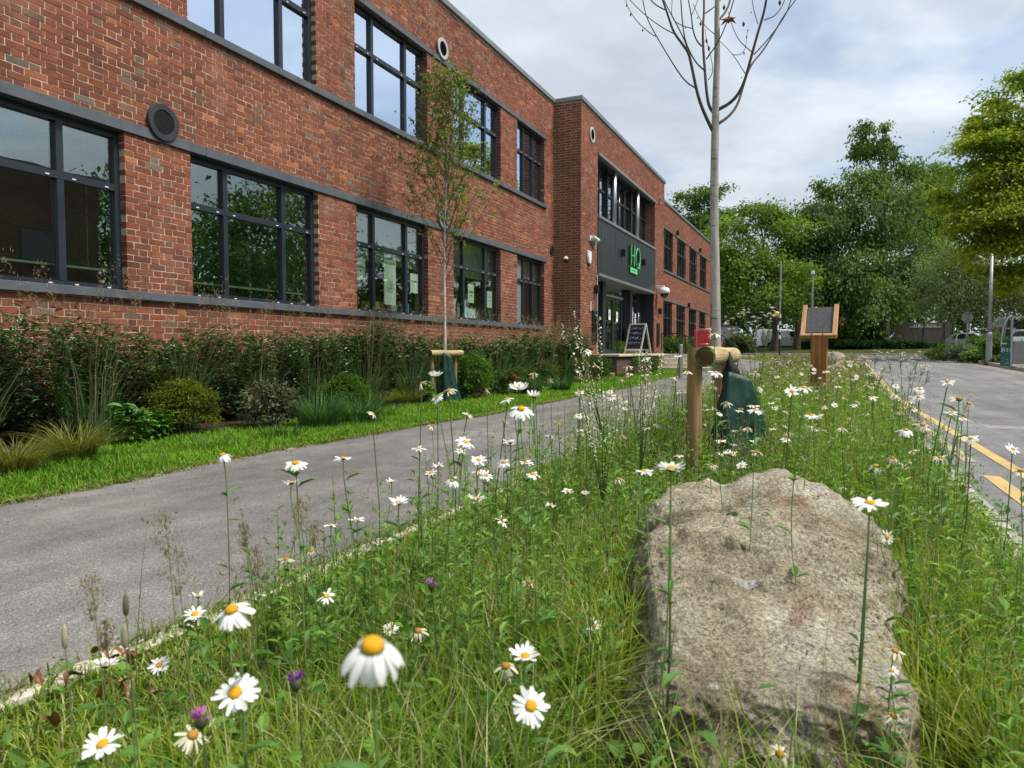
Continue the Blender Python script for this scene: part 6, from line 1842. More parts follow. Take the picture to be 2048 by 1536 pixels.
lw.append(grass_patch('', '', 9000, lambda k: (lambda y: x_left(y) - .03 + np.abs(rng.normal(0, .035, len(y)))), lambda k: rng.uniform(1.0, 24, k), lambda p, k: .05 * rng.uniform(.3, 1.3, k), lambda d, k: .003 + .0009 * d, (.5, 1.6), ((.10, .17, .02), (.22, .32, .04), (.30, .26, .13), .3), None, .004))
V, F, S, C = merge(lw)
tag(mesh_obj('lawn_grass', raw_mesh('lawn_grass', V, F, S, M['grass'], C)), 'short bright green lawn grass between bed and path', 'grass', kind='stuff')
MEAD = ((.105, .200, .016), (.335, .410, .048), (.52, .48, .25), .15)
def mx(y): return rng.uniform(0, 1, len(y)) * (x_kerb(y) - .10 - x_edge(y) - .0) + x_edge(y)
def mead_h(lo, hi):
    def f(p, k):
        e = sm(.12, .95, p[:, 0] - x_edge(p[:, 1])) * (.55 + .45 * sm(.2, 1.2, p[:, 0] + 1.6))     # shorter by the path
        e2 = sm(.02, .50, x_kerb(p[:, 1]) - .1 - p[:, 0])
        st = np.exp(-((p[:, 0] + .52) / .42) ** 2 - ((p[:, 1] - 3.75) / .85) ** 2)       # trodden round the stakes
        return (lo + (hi - lo) * e * (.12 + .88 * e2)) * (1 - .72 * st) * rng.uniform(.45, 1.25, k)
    return f
md = []
for n, y0, y1, lo, hi, w0, w1 in ((64000, .25, 3.6, .045, .29, .0026, .0008), (52000, 3.6, 9.0, .06, .40, .0035, .0010), (36000, 9, 22, .10, .42, .004, .0010), (14000, 22, 44, .12, .34, .006, .0010)):
    md.append(grass_patch('', '', n, lambda k: mx, lambda k: rng.uniform(y0, y1, k), mead_h(lo, hi), lambda d, k, w0=w0, w1=w1: w0 + w1 * d, (.1, 1.1), MEAD, clear, .0))
md.append(grass_patch('', '', 5000, lambda k: (lambda y: x_edge(y) - .02 + np.abs(rng.normal(0, .03, len(y))) * -1 + .03), lambda k: rng.uniform(.4, 16, k), lambda p, k: .07 * rng.uniform(.4, 1.3, k), lambda d, k: .003 + .0009 * d, (.4, 1.4), ((.07, .13, .018), (.17, .25, .04), (.30, .26, .13), .35), None, .01))
V, F, S, C = merge(md)
tag(mesh_obj('meadow_grass', raw_mesh('meadow_grass', V, F, S, M['grass'], C)), 'tangled green meadow grass in the wildflower strip', 'grass', kind='stuff')
# broad leaves of the meadow herbs
hp = []
for n, y0, y1, s in ((15000, .4, 4.2, .030), (15000, 4.2, 11, .042), (9000, 11, 26, .075)):
    y = rng.uniform(y0, y1, n); x = mx(y)
    e = sm(.15, .8, x - x_edge(y)); kk = rng.random(n) < (.15 + .85 * e); x, y = x[kk], y[kk]; n = len(x)
    z = zr(y) + np.abs(rng.normal(0, .10, n)) * sm(0, .5, x - x_edge(y)) + .02
    pos = np.stack([x, y, z], 1); m = clear(pos); pos = pos[m]; n = len(pos)
    sc = s * rng.uniform(.5, 1.5, n)
    hp.append(scatter(*LANCE, pos, rng.normal(size=(n, 3)) * np.array((1, 1, .45)) + np.array((0, 0, .25)), np.array((0, 0, 1)) + rng.normal(size=(n, 3)) * .45, np.stack([sc * rng.uniform(.28, .7, n), sc, sc], 1), mixc((.050, .140, .018), (.185, .330, .050), rng.random(n)) * rng.uniform(.8, 1.2, (n, 1))))
# upright leafy stems standing through the strip
ns = 2300
y = np.concatenate([rng.uniform(1.3, 4.5, 1300), rng.uniform(4.0, 10, 1700), rng.uniform(10, 22, 700)]); x = mx(y)
kk = (x - x_edge(y)) > .40; kk &= (x_kerb(y) - x) > .32; x, y = x[kk], y[kk]; pos = np.stack([x, y, zr(y)], 1); pos = pos[clear(pos)]; ns = len(pos)
hs_ = rng.uniform(.25, .55, ns) * (1 - .7 * np.exp(-((pos[:, 0] + .52) / .42) ** 2 - ((pos[:, 1] - 3.75) / .85) ** 2)) * (1 + .35 * sm(1.8, 3.2, pos[:, 1]) * sm(9, 6, pos[:, 1]) if False else 1 + .35 * sm(1.8, 3.2, pos[:, 1]) * (1 - sm(6, 9, pos[:, 1]))); az = rng.uniform(0, 6.28, ns); be = rng.uniform(0, .30, ns); dd = np.hypot(pos[:, 0], pos[:, 1])
ct = rng.random(ns); SC = mixc((.075, .175, .024), (.23, .37, .060), ct)
hp.append(blades(pos, hs_, .0026 + .0005 * dd, az, be, SC * .9))
m = 16; tt = rng.uniform(.12, .98, (ns, m))
q = pos[:, None] + np.stack([np.cos(az), np.sin(az), np.zeros(ns)], 1)[:, None] * (be * hs_)[:, None, None] * (tt ** 2)[..., None]
q[..., 2] += hs_[:, None] * tt * (1 - .42 * be[:, None] * tt)
an = rng.uniform(0, 6.28, (ns, m)); ls = (.018 + .034 * (1 - tt)) * (1 + .07 * dd)[:, None] * rng.uniform(.6, 1.3, (ns, m))
nn = ns * m; ls = ls.ravel(); an = an.ravel()
hp.append(scatter(*LANCE, q.reshape(-1, 3), np.stack([np.cos(an), np.sin(an), rng.uniform(.2, 1.1, nn)], 1), np.tile((0, 0, 1.0), (nn, 1)), np.stack([ls * .30, ls, ls], 1), np.repeat(SC, m, 0) * rng.uniform(.8, 1.25, (nn, 1))))
V, F, S, C = merge(hp)
tag(mesh_obj('meadow_herbs', raw_mesh('meadow_herbs', V, F, S, M['grass'], C)), 'mixed green herb leaves low in the wildflower strip', 'herbs', kind='stuff')
# thin stalks, buds and dry seed heads standing in the strip
n = 4200
y = np.concatenate([rng.uniform(1.0, 5, 1100), rng.uniform(4, 12, 1700), rng.uniform(12, 30, 1300)]); x = mx(y)
kk = ((x - x_edge(y)) > .35) & ((x_kerb(y) - x) > .28); x, y = x[kk], y[kk]; n = len(x)
pos = np.stack([x, y, zr(y)], 1); m = clear(pos); pos = pos[m]; n = len(pos); d = np.hypot(pos[:, 0], pos[:, 1])
hh = rng.uniform(.22, .52, n); be = rng.uniform(0, .35, n); az = rng.uniform(0, 6.28, n)
sp_ = [blades(pos, hh, .0022 + .0006 * d, az, be, mixc((.09, .16, .03), (.26, .28, .10), rng.random(n)))]
tips = pos + np.stack([np.cos(az), np.sin(az), np.zeros(n)], 1) * (be * hh)[:, None]; tips[:, 2] += hh * (1 - .42 * be)
m_ = 6
q = np.repeat(tips, m_, 0) + rng.normal(size=(n * m_, 3)) * np.array((.008, .008, .028)) - np.array((0, 0, .02))
sp_.append(scatter(*LEAF, q, rng.normal(size=(len(q), 3)) * .5 + np.array((0, 0, 1)), rng.normal(size=(len(q), 3)), np.stack([np.full(len(q), .004)] + [np.full(len(q), .014)] * 2, 1) * np.repeat(.7 + .22 * d, m_)[:, None], mixc((.14, .17, .05), (.46, .42, .25), rng.random(len(q)))))
V, F, S, C = merge(sp_)
tag(mesh_obj('meadow_stalks', raw_mesh('meadow_stalks', V, F, S, M['dry'], C)), 'thin stalks and dry seed heads throughout the wildflower strip', 'stalks', kind='stuff')

# ------------------------------------------------------------------ daisies
def petal_geo(L, W, droop, cup=.12, seg=4):
    """one strap-shaped petal, base at the origin, growing along +x, bending down by droop"""
    vs = []; fs = []; ang = .10 - droop * .15; x = z = 0.0
    prof = (.45, .85, 1.0, .92, .55)
    for i in range(seg + 1):
        w = W * prof[i] / 2
        vs += [(x, -w, z), (x, 0, z - cup * w), (x, w, z)]
        ang -= droop / seg * (1.6 if i < 2 else .7); st = L / seg
        x += st * math.cos(ang); z += st * math.sin(ang)
    vs.append((x - L / seg * .45 * math.cos(ang), 0, z - L / seg * .45 * math.sin(ang)))
    for i in range(seg):
        a = i * 3; fs += [(a, a + 1, a + 4, a + 3), (a + 1, a + 2, a + 5, a + 4)]
    return vs[:-1], fs
def head_mb(r, npet, droop, ragged, rn, wither):
    """petals of one head as separate lists"""
    out = []
    for k in range(npet):
        if rn.random() < ragged: continue
        a = 2 * math.pi * k / npet + rn.uniform(-.08, .08)
        L = (r * (.90 if wither else .92 if droop > .6 else .78)) * rn.uniform(.74, 1.08); dr = droop * (.82 if wither else 1) + rn.uniform(-.38, .38) * (1.8 if wither else 1)
        vs, fs = petal_geo(L, r * .27 * rn.uniform(.8, 1.1) * (.75 if wither else 1), dr)
        tw = rn.uniform(-.4, .4) * (2.2 if wither else 1); lift = rn.uniform(-.01, .01) * r
        V = []
        for (x, yy, z) in vs:
            y2, z2 = yy * math.cos(tw) - z * 0, z + yy * math.sin(tw)
            x += r * .24
            V.append((x * math.cos(a) - y2 * math.sin(a), x * math.sin(a) + y2 * math.cos(a), z2 + lift))
        c = rn.uniform(.80, .92); col_ = (c, c, c * .985) if not wither else (c * .86, c * .78, c * .60)
        out.append((V, fs, col_))
    return out
def disc_prof(r, dome):
    return [(r * .02, -r * .14), (r * .20, -r * .12), (r * .28, -r * .02), (r * .29, r * .03), (r * .25, r * (.03 + dome * .09)), (r * .15, r * (.03 + dome * .15)), (r * .01, r * (.025 + dome * .155))]
def daisy(label, head, r, tilt_dir, tilt, droop=.1, ragged=.05, wither=False, npet=19, detail=True, base=None, leaves=4, group=None, seed=0, spent=False):
    rn = random.Random(seed)
    head = Vector(head)
    gx, gy = head.x + rn.uniform(-.06, .06), head.y + rn.uniform(-.04, .10)
    if base: gx, gy = base
    gz = zr(gy)
    t = thing('daisy', label, 'daisy', (gx, gy, gz), 0, group)
    o = head - Vector((gx, gy, gz))
    axis = Vector((math.cos(tilt_dir) * math.sin(tilt), math.sin(tilt_dir) * math.sin(tilt), math.cos(tilt)))
    rot = Vector((0, 0, 1)).rotation_difference(axis)
    sr = max(.0012, r * .044)
    mid = o * .55 + Vector((rn.uniform(-.02, .02), rn.uniform(-.02, .02), 0)) * (o.z * 2)
    pts = [Vector((0, 0, -.02)), o * .28 + Vector((rn.uniform(-.01, .01), 0, 0)), mid, o - axis * .03 - Vector((0, 0, .02)), o - axis * r * .15]
    W = pts
    for _ in range(2):
        Q = [W[0]]
        for i in range(len(W) - 1): Q += [W[i].lerp(W[i + 1], .25), W[i].lerp(W[i + 1], .75)]
        Q.append(W[-1]); W = Q
    sc = (.15, .24, .065) if not wither else (.22, .24, .08)
    mb = MB(); mb.tube(W, [sr * (1.25 - .3 * i / len(W)) for i in range(len(W))], 6, c=sc)
    stem = mb.build('stem', M['stem'], t, smooth=True)
    if leaves:
        n = leaves; ii = [int(len(W) * rn.uniform(.15, .8)) for _ in range(n)]
        pos = np.array([W[i] for i in ii]); a = np.array([rn.uniform(0, 6.28) for _ in range(n)])
        s = np.array([rn.uniform(.03, .055) for _ in range(n)]) * (r / .025) ** .3
        Vv = scatter(*LANCE, pos, np.stack([np.cos(a), np.sin(a), np.full(n, .6)], 1), np.tile((0, 0, 1.0), (n, 1)), np.stack([s * .32, s, s], 1), np.tile((.09, .20, .04), (n, 1)))
        mesh_obj('stem_leaves', raw_mesh('stem_leaves', *Vv[:3], M['stem'], Vv[3]), stem)
    dc = (.72, .34 + rn.uniform(-.05, .06), .012) if not wither else (.46, .21, .03)
    mb = MB(); mb.lathe(disc_prof(r, 1.05 if droop > .6 else .8), 16, c=dc)
    ob = mb.build('disc', M['disc'], t, smooth=True); ob.location = o; ob.rotation_mode = 'QUATERNION'; ob.rotation_quaternion = rot
    mb = MB(); mb.lathe([(r * .04, -r * .24), (r * .16, -r * .22), (r * .33, -r * .07), (r * .32, -.0)], 12, c=(.07, .12, .03))
    ob = mb.build('calyx', M['stem'], t, smooth=True); ob.location = o; ob.rotation_mode = 'QUATERNION'; ob.rotation_quaternion = rot
    pl = head_mb(r, npet, droop, ragged, rn, wither)
    if spent: pl = pl[:max(2, len(pl) // 4)]
    if detail:
        for V, f, c in pl:
            mb = MB(); mb.add(V, f, 0, c); q = mb.build('petal', M['petal'], t, smooth=True)
            q.location = o; q.rotation_mode = 'QUATERNION'; q.rotation_quaternion = rot
    else:
        mb = MB()
        for V, f, c in pl: mb.add(V, f, 0, c)
        q = mb.build('petals', M['petal'], t, smooth=True); q['kind'] = 'stuff'
        q.location = o; q.rotation_mode = 'QUATERNION'; q.rotation_quaternion = rot
    return t
TOC = YAW - math.pi / 2          # direction from a flower towards the camera
FR = TOC
# px, py, width, tilt towards the camera (radians), tilt direction offset, petal droop, ragged share, withered, label
FLOWERS = [
 (745, 1292, 165, .35, .2, 1.0, .12, 0, 'largest daisy, blurred and drooping, nearest the camera'),
 (463, 1220, 92, .45, -.5, .85, .22, 0, 'big daisy with petals swept down to the left above the kerb edge'),
 (470, 1385, 92, .75, .1, .15, .10, 0, 'big open daisy with a round orange disc at lower left'),
 (1062, 1412, 82, .85, .2, .35, .18, 0, 'big open daisy at the bottom centre facing the camera'),
 (1012, 1332, 58, .40, -.3, 1.35, .10, 1, 'drooping withered daisy beside two fresh ones at the bottom centre'),
 (1050, 1312, 68, .15, .4, -.25, .05, 0, 'fresh white daisy behind the withered one at the bottom centre'),
 (205, 1488, 80, .35, -.2, -.10, .05, 0, 'open daisy at the bottom left corner seen from the side'),
 (385, 1470, 72, .55, .9, 1.3, .12, 1, 'ragged withered daisy drooping at the bottom left'),
 (440, 1430, 52, .4, 0, 1.0, .25, 1, 'spent cream daisy head just above the ragged withered one'),
 (845, 1470, 50, .35, .6, 1.4, .15, 1, 'withered cream daisy at the bottom edge left of centre'),
 (836, 1262, 48, .30, .2, 1.3, .15, 1, 'shrivelled cream daisy right of the largest one'),
 (725, 1424, 46, .30, -.2, 1.25, .20, 1, 'small drooping cream daisy under the largest one'),
 (1560, 1508, 60, .45, .1, 1.4, .15, 1, 'drooping daisy in front of the boulder at the bottom edge'),
 (1740, 1006, 74, .10, 0, .30, .15, 0, 'tall daisy standing against the right shoulder of the boulder'),
 (1342, 936, 66, .02, 0, -.10, .10, 0, 'tall daisy over the left shoulder of the boulder'),
 (1288, 942, 44, .02, .4, .10, .10, 0, 'daisy just left of the tall one at the boulder'),
 (1236, 958, 30, .20, 0, 1.2, .15, 1, 'spent orange-headed daisy left of the boulder top'),
 (1042, 818, 50, .55, .1, .70, .10, 0, 'daisy with a bright orange disc, lowest of three over the path'),
 (1040, 778, 46, .20, 0, -.55, .05, 0, 'upright white daisy, topmost of three over the path'),
 (1068, 792, 40, .10, .6, -.65, .05, 0, 'half-closed white daisy right of the topmost one over the path'),
 (870, 752, 34, .10, 0, -.75, .10, 0, 'half-closed daisy in front of the birch stake'),
 (445, 910, 42, .25, -1.0, 1.15, .15, 0, 'drooping white daisy on a tall curved stem over the path'),
 (591, 926, 48, .35, .1, .55, .15, 0, 'daisy with a yellow disc over the middle of the path'),
 (582, 965, 40, -.15, 0, .05, .05, 0, 'side-on daisy below the yellow-disced one over the path'),
 (686, 916, 38, -.05, .5, .15, .05, 0, 'side-on daisy on a leaning stem over the path'),
 (662, 1050, 36, -.10, 0, .10, .05, 0, 'side-on daisy above the path edge, left one of two'),
 (714, 1040, 34, -.10, .4, -.05, .05, 0, 'side-on daisy above the path edge, right one of two'),
 (797, 1005, 44, .20, .2, -.25, .08, 0, 'fresh upright daisy by the path edge'),
 (783, 963, 26, .0, 0, -.2, .05, 0, 'small white daisy above the fresh upright one'),
 (572, 1118, 40, .35, -.5, .5, .45, 1, 'ragged pale daisy left of the path edge'),
 (622, 1102, 26, .30, .2, 1.3, .30, 1, 'brown spent daisy beside the ragged pale one'),
 (653, 1192, 40, .50, .2, .3, .20, 0, 'daisy with orange disc at the kerb line'),
 (396, 1192, 36, .05, 0, -.4, .05, 0, 'white daisy at the kerb line, upper one of two'),
 (390, 1228, 48, .40, .1, .05, .05, 0, 'white daisy with yellow disc at the kerb line, lower one of two'),
 (318, 1330, 42, .60, .1, .05, .05, 0, 'small open daisy above the fallen leaves'),
 (210, 1330, 58, -.10, -.3, -.45, .03, 0, 'side-on white daisy at the far left by the kerb'),
 (505, 1272, 28, .3, .3, .8, .3, 1, 'small ragged daisy below the left-swept one'),
 (865, 852, 26, .25, 0, 1.1, .30, 1, 'spent daisy above the path on a straight stem'),
 (838, 897, 34, .05, -.4, .15, .08, 0, 'side-on daisy left of the path group'),
 (931, 884, 42, .45, .8, .30, .08, 0, 'daisy with yellow disc at the top of the path group'),
 (920, 902, 24, .2, 0, .2, .05, 0, 'small daisy under the top one of the path group'),
 (876, 930, 28, .0, .5, .05, .05, 0, 'flat daisy at the left of the path group'),
 (862, 945, 26, .5, -.6, .2, .05, 0, 'tilted daisy at the lower left of the path group'),
 (905, 960, 34, .55, 0, .9, .08, 0, 'drooping daisy in the middle of the path group'),
 (957, 920, 36, .45, .6, .1, .06, 0, 'open daisy in the middle of the path group'),
 (955, 945, 32, .0, -.3, .0, .06, 0, 'flat daisy below the open one of the path group'),
 (972, 950, 32, .6, .5, .2, .06, 0, 'daisy facing right in the path group'),
 (1008, 925, 34, .35, .1, .5, .06, 0, 'daisy right of the path group with orange disc'),
 (1021, 884, 34, .0, .5, -.1, .05, 0, 'side-on daisy at the upper right of the path group'),
 (1066, 948, 38, .3, .2, .6, .08, 0, 'double-looking daisy right of the path group'),
 (1054, 926, 30, .1, -.3, .1, .05, 0, 'flat daisy above the double-looking one'),
 (952, 996, 40, -.05, 0, -.2, .05, 0, 'upright daisy below the path group'),
 (1005, 1042, 32, .6, 1.0, .2, .25, 0, 'half daisy turned right in the grass'),
 (1135, 982, 28, .05, 0, .0, .05, 0, 'flat daisy left of the boulder in the grass'),
 (1102, 1010, 28, .05, .3, .1, .05, 0, 'second flat daisy left of the boulder in the grass'),
 (1170, 985, 22, .1, 0, .1, .05, 0, 'small flat daisy near the spent orange head'),
 (1186, 1250, 36, .55, .1, .1, .05, 0, 'low open daisy in deep grass left of the boulder'),
 (768, 1135, 22, .2, .5, .1, .1, 0, 'small white daisy by the kerb in the grass'),
 (782, 1258, 36, .35, 0, .05, .05, 0, 'low white daisy between the largest and the shrivelled ones'),
 (930, 1118, 24, .3, 0, 1.3, .3, 1, 'brown-centred spent daisy in mid grass'),
 (898, 1216, 28, .3, .3, 1.4, .4, 1, 'orange shrivelled daisy head on a bare stem'),
 (1058, 1165, 32, .3, 0, 1.0, .2, 1, 'dry star-shaped daisy head in the grass'),
 (1774, 1074, 34, 1.25, .3, .05, .15, 0, 'daisy facing the camera beside the boulder right edge'),
 (1790, 1302, 46, .35, .3, 1.2, .15, 1, 'drooping cream daisy right of the boulder face'),
 (1784, 1342, 34, .35, -.2, .10, .08, 0, 'small white daisy under the drooping cream one'),
 (1788, 1432, 46, .45, .2, 1.3, .2, 1, 'low drooping cream daisy at the boulder right foot'),
 (1918, 798, 40, .15, -.5, .8, .3, 1, 'withered daisy on a reddish stem over the road, left of two'),
 (1938, 808, 26, .1, .6, 1.3, .3, 1, 'withered daisy on a reddish stem over the road, right of two'),
 (2042, 942, 40, .3, -.8, 1.2, .2, 1, 'withered daisy cut by the right edge of the photo'),
 (1430, 668, 30, .15, 0, .5, .15, 0, 'white daisy in front of the bare tree trunk'),
 (1432, 745, 32, .25, .2, .5, .15, 0, 'white daisy in front of the log crossbar'),
 (1462, 908, 34, .1, 0, -.2, .1, 0, 'white daisy in front of the green watering bag'),
 (1515, 905, 32, .35, .2, 1.0, .15, 1, 'cream drooping daisy at the edge of the watering bag'),
 (1512, 820, 36, .15, 0, .4, .1, 0, 'flat white daisy at the right edge of the watering bag'),
 (1425, 930, 24, .3, 0, 1.0, .15, 1, 'small cream daisy in front of the timber post'),
 (1608, 775, 40, .15, .2, .5, .2, 0, 'ragged white daisy in front of the lectern post'),
 (1622, 830, 32, .3, -.3, .3, .1, 0, 'white daisy low before the lectern post'),
 (1752, 932, 38, .3, 0, 1.1, .1, 0, 'drooping white daisy right of the boulder top in the grass'),
 (1678, 972, 30, .3, 0, 1.1, .15, 1, 'cream drooping daisy above the boulder right side'),
 (1812, 860, 34, .25, .3, .9, .1, 0, 'drooping white daisy near the road edge'),
 (1845, 850, 34, .3, -.2, .9, .15, 1, 'cream drooping daisy near the road edge'),
 (1785, 916, 30, .3, .3, .9, .15, 1, 'cream daisy between the lectern and the road'),
 (1880, 915, 32, .2, 0, .7, .15, 1, 'withered daisy low beside the yellow line'),
 (1236, 790, 28, .2, .3, .6, .1, 1, 'cream daisy over the path right of the spikes'),
 (1375, 745, 24, .1, 0, .3, .1, 0, 'white daisy just left of the timber post top'),
]
for i, (px, py, w, tl, td, dr, rg, wi, lab) in enumerate(FLOWERS):
    dia = .050 if w > 45 else .044
    if px > 1400 and py < 1000 and w < 42: dia = .048
    d = FPX * dia / w
    if py < 800: d = min(d, 1.9 if px < 1350 else 3.6)
    if 1370 < px < 1770 and 860 < py < 985 and w < 60: d = 2.85        # behind the boulder
    if 1770 < px < 1830 and py > 1250: d = 1.22                        # in front of it
    h = P(px, py, d)
    if h.z > .92:
        d *= .8; h = P(px, py, d)
    daisy(lab, h, w / FPX * d / 2, FR + td, tl, dr, rg, bool(wi), 20 if w > 40 else 17, w >= 58, None, 3 if w > 70 else 9 if w > 30 else 5, 'daisies in the wildflower strip', i)
# the many small daisies farther back: one mesh each, built from shared variants
variants = []
for k in range(14):
    rn = random.Random(100 + k); r = .024; wither = k >= 8; tl = rn.uniform(0, .7); a = FR + rn.uniform(-1.2, 1.2)
    axis = Vector((math.cos(a) * math.sin(tl), math.sin(a) * math.sin(tl), math.cos(tl))); rot = Vector((0, 0, 1)).rotation_difference(axis)
    hgt = rn.uniform(.40, .58); o = Vector((rn.uniform(-.05, .05), rn.uniform(-.05, .05), hgt))
    mb = MB()
    for V, f, c in head_mb(r, 15, rn.uniform(.0, .5) if not wither else rn.uniform(.9, 1.4), .08 if not wither else .3, rn, wither):
        mb.add([rot @ Vector(v) + o for v in V], f, 0, c)
    n0 = len(mb.v)
    dm = MB(); dm.lathe(disc_prof(r, .9), 10)
    mb.add([rot @ Vector(v) + o for v in dm.v], dm.f, 1, (.74, .36, .02) if not wither else (.46, .22, .03))
    mb.tube([(0, 0, -.03), o * .5 + Vector((rn.uniform(-.03, .03), rn.uniform(-.03, .03), 0)), o - axis * .003], [.0022, .002, .0018], 5, 2, c=(.09, .145, .04))
    me = bpy.data.meshes.new('daisy'); me.from_pydata(mb.v, [], mb.f)
    for m in (M['petal'], M['disc'], M['stem']): me.materials.append(m)
    me.polygons.foreach_set('material_index', mb.m)
    at = me.attributes.new('c', 'FLOAT_COLOR', 'POINT'); at.data.foreach_set('color', np.array([(*q, 1.0) for q in mb.c], np.float32).ravel())
    variants.append((me, wither))
zones = [(36, 2.0, 5.0, 'small {} daisy reaching over the path edge, {}', 1), (92, 2.8, 6.0, 'small {} daisy level with the watering bag, {}', None), (66, 6.0, 12.5, 'small {} daisy in the drift around the lectern, {}', None), (16, 12.5, 24, 'tiny {} daisy far beyond the lectern, {}', None)]
for n, y0, y1, lab, edge_ in zones:
    k = 0
    while k < n:
        y = random.uniform(y0, y1); x = float(x_edge(y)) + .4 + random.random() ** .8 * (float(x_kerb(y)) - .25 - float(x_edge(y)) - .4)
        if edge_: x = float(x_edge(y)) + random.uniform(.25, .95)
        u, v, d = cam_uv((x, y, zr(y) + .4))
        if not clear(np.array([(x, y, 0.0)]))[0] or not (0 < u < 2048): k += 1 if random.random() < .02 else 0; continue
        me, wi = random.choice(variants)
        o = bpy.data.objects.new('daisy', me); o.location = (x, y, zr(y)); o.rotation_euler = (0, 0, random.uniform(-.8, .8)); s = random.uniform(.85, 1.25); o.scale = (s, s, s * random.uniform(.75, 1.15) * (1.2 if edge_ else 1))
        f_ = (x - float(x_edge(y))) / (float(x_kerb(y)) - float(x_edge(y))); side = 'on the path side' if f_ < .45 else 'in the middle of the strip' if f_ < .72 else 'on the road side'
        link(o); tag(o, lab.format('withered' if wi else 'white', side), 'daisy', 'daisies in the wildflower strip'); k += 1

# the rest of the daisies, beyond counting
parts = []; midx = []
arr = []
for me, wi in variants:
    v = np.empty(len(me.vertices) * 3, np.float32); me.vertices.foreach_get('co', v); v = v.reshape(-1, 3)
    ls_ = np.empty(len(me.loops), np.int32); me.loops.foreach_get('vertex_index', ls_)
    sz = np.empty(len(me.polygons), np.int32); me.polygons.foreach_get('loop_total', sz)
    mi = np.empty(len(me.polygons), np.int32); me.polygons.foreach_get('material_index', mi)
    cc = np.empty(len(me.vertices) * 4, np.float32); me.attributes['c'].data.foreach_get('color', cc)
    arr.append((v, ls_, sz, mi, cc.reshape(-1, 4)[:, :3]))
r_ = random.Random(77)
for k in range(520):
    y = r_.uniform(4.5, 26); x = float(x_edge(y)) + .5 + r_.random() ** .75 * (float(x_kerb(y)) - .2 - float(x_edge(y)) - .5)
    v, l, sz, mi, cc = arr[r_.randrange(len(arr))]; a = r_.uniform(-1, 1); s_ = r_.uniform(.7, 1.15)
    R_ = np.array(((math.cos(a), -math.sin(a), 0), (math.sin(a), math.cos(a), 0), (0, 0, r_.uniform(.6, 1.0)))) * s_
    parts.append((v @ R_.T + np.array((x, y, zr(y))), l, sz, cc)); midx.append(mi)
V, F, S, C = merge(parts)
tag(mesh_obj('daisy_drift', raw_mesh('daisy_drift', V, F, S, [M['petal'], M['disc'], M['stem']], C, midx=np.concatenate(midx))), 'drift of countless small daisies along the wildflower strip', 'flowers', kind='stuff')

# ------------------------------------------------------------------ other wild plants
def spike_plant(label, base, tops, seed, name='white_melilot', floret=.0068, col_=(.82, .82, .58), sr=.0022, nfl=80, span=.45):
    """branching stems that end in long spikes of small pale florets"""
    rn = np.random.default_rng(seed); t = thing(name, label, 'wildflower', base); b = Vector(base)
    mb = MB(); Pp = []; Ff = []; Lf = []
    trunk_top = sum(((Vector(q) - b) for q in tops), Vector()) / len(tops) * .5
    mb.tube([(0, 0, -.02), trunk_top * .5 + Vector((.01, 0, 0)), trunk_top], [sr * 1.5, sr * 1.35, sr * 1.2], 6, c=(.10, .15, .04))
    for q in tops:
        e = Vector(q) - b; pts = [trunk_top, trunk_top.lerp(e, .45) + Vector((0, 0, .015)), e]
        mb.tube(pts, [sr * 1.1, sr * .8, sr * .35], 5, c=(.12, .17, .05))
        L = (e - trunk_top).length
        for k in range(nfl):
            u = 1 - span * (k / nfl); s_ = 1 if u > .5 else 0
            p = (pts[1].lerp(pts[2], (u - .5) * 2) if u > .5 else pts[0].lerp(pts[1], u * 2))
            a = rn.uniform(0, 6.28); dd = np.array((math.cos(a), math.sin(a), -.3))
            Pp.append(np.array(p) + dd * .003); Ff.append(dd)
        for k in range(5):
            p = trunk_top.lerp(e, rn.uniform(.05, .5)); Lf.append(np.array(p))
    for k in range(14): Lf.append(np.array(trunk_top * rn.uniform(.2, 1.0)))
    mb.build('stem', M['stem'], t, smooth=True)
    n = len(Pp); sc = floret * rn.uniform(.6, 1.3, n)
    V, F, S, C = scatter(*LEAF, np.array(Pp), np.array(Ff), np.tile((0, 0, 1.0), (n, 1)) + rn.normal(size=(n, 3)) * .5, np.stack([sc * .8, sc, sc], 1), np.array(col_) * rn.uniform(.85, 1.1, (n, 1)))
    mesh_obj('florets', raw_mesh('florets', V, F, S, M['petal'], C), t)
    n = len(Lf); a = rn.uniform(0, 6.28, n); s = rn.uniform(.018, .034, n)
    V, F, S, C = scatter(*LANCE, np.array(Lf), np.stack([np.cos(a), np.sin(a), np.full(n, .5)], 1), np.tile((0, 0, 1.0), (n, 1)), np.stack([s * .45, s, s], 1), np.tile((.06, .14, .03), (n, 1)))
    mesh_obj('leaves', raw_mesh('leaves', V, F, S, M['stem'], C), t)
dm = 2.0
spike_plant('tall white-flowered spike plant over the path left of the entrance', (G(1225, 1010).x, G(1225, 1010).y + .1, 0), [P(1120, 645, dm), P(1148, 655, dm), P(1150, 622, dm + .05), P(1196, 630, dm)], 1, span=.62)
spike_plant('short white spike plant right of the tall one', (P(1262, 1000, 2.4).x, P(1262, 1000, 2.4).y, 0), [P(1282, 692, 2.4), P(1292, 700, 2.4), P(1325, 700, 2.45), P(1300, 720, 2.4)], 2, span=.55)
spike_plant('bushy white spike plant in the middle of the path edge', (P(1215, 1060, 2.3).x, P(1215, 1060, 2.3).y, 0), [P(1160, 780, 2.3), P(1182, 800, 2.3), P(1205, 790, 2.35), P(1222, 770, 2.3), P(1240, 800, 2.3), P(1172, 830, 2.3)], 3, span=.5, nfl=45)
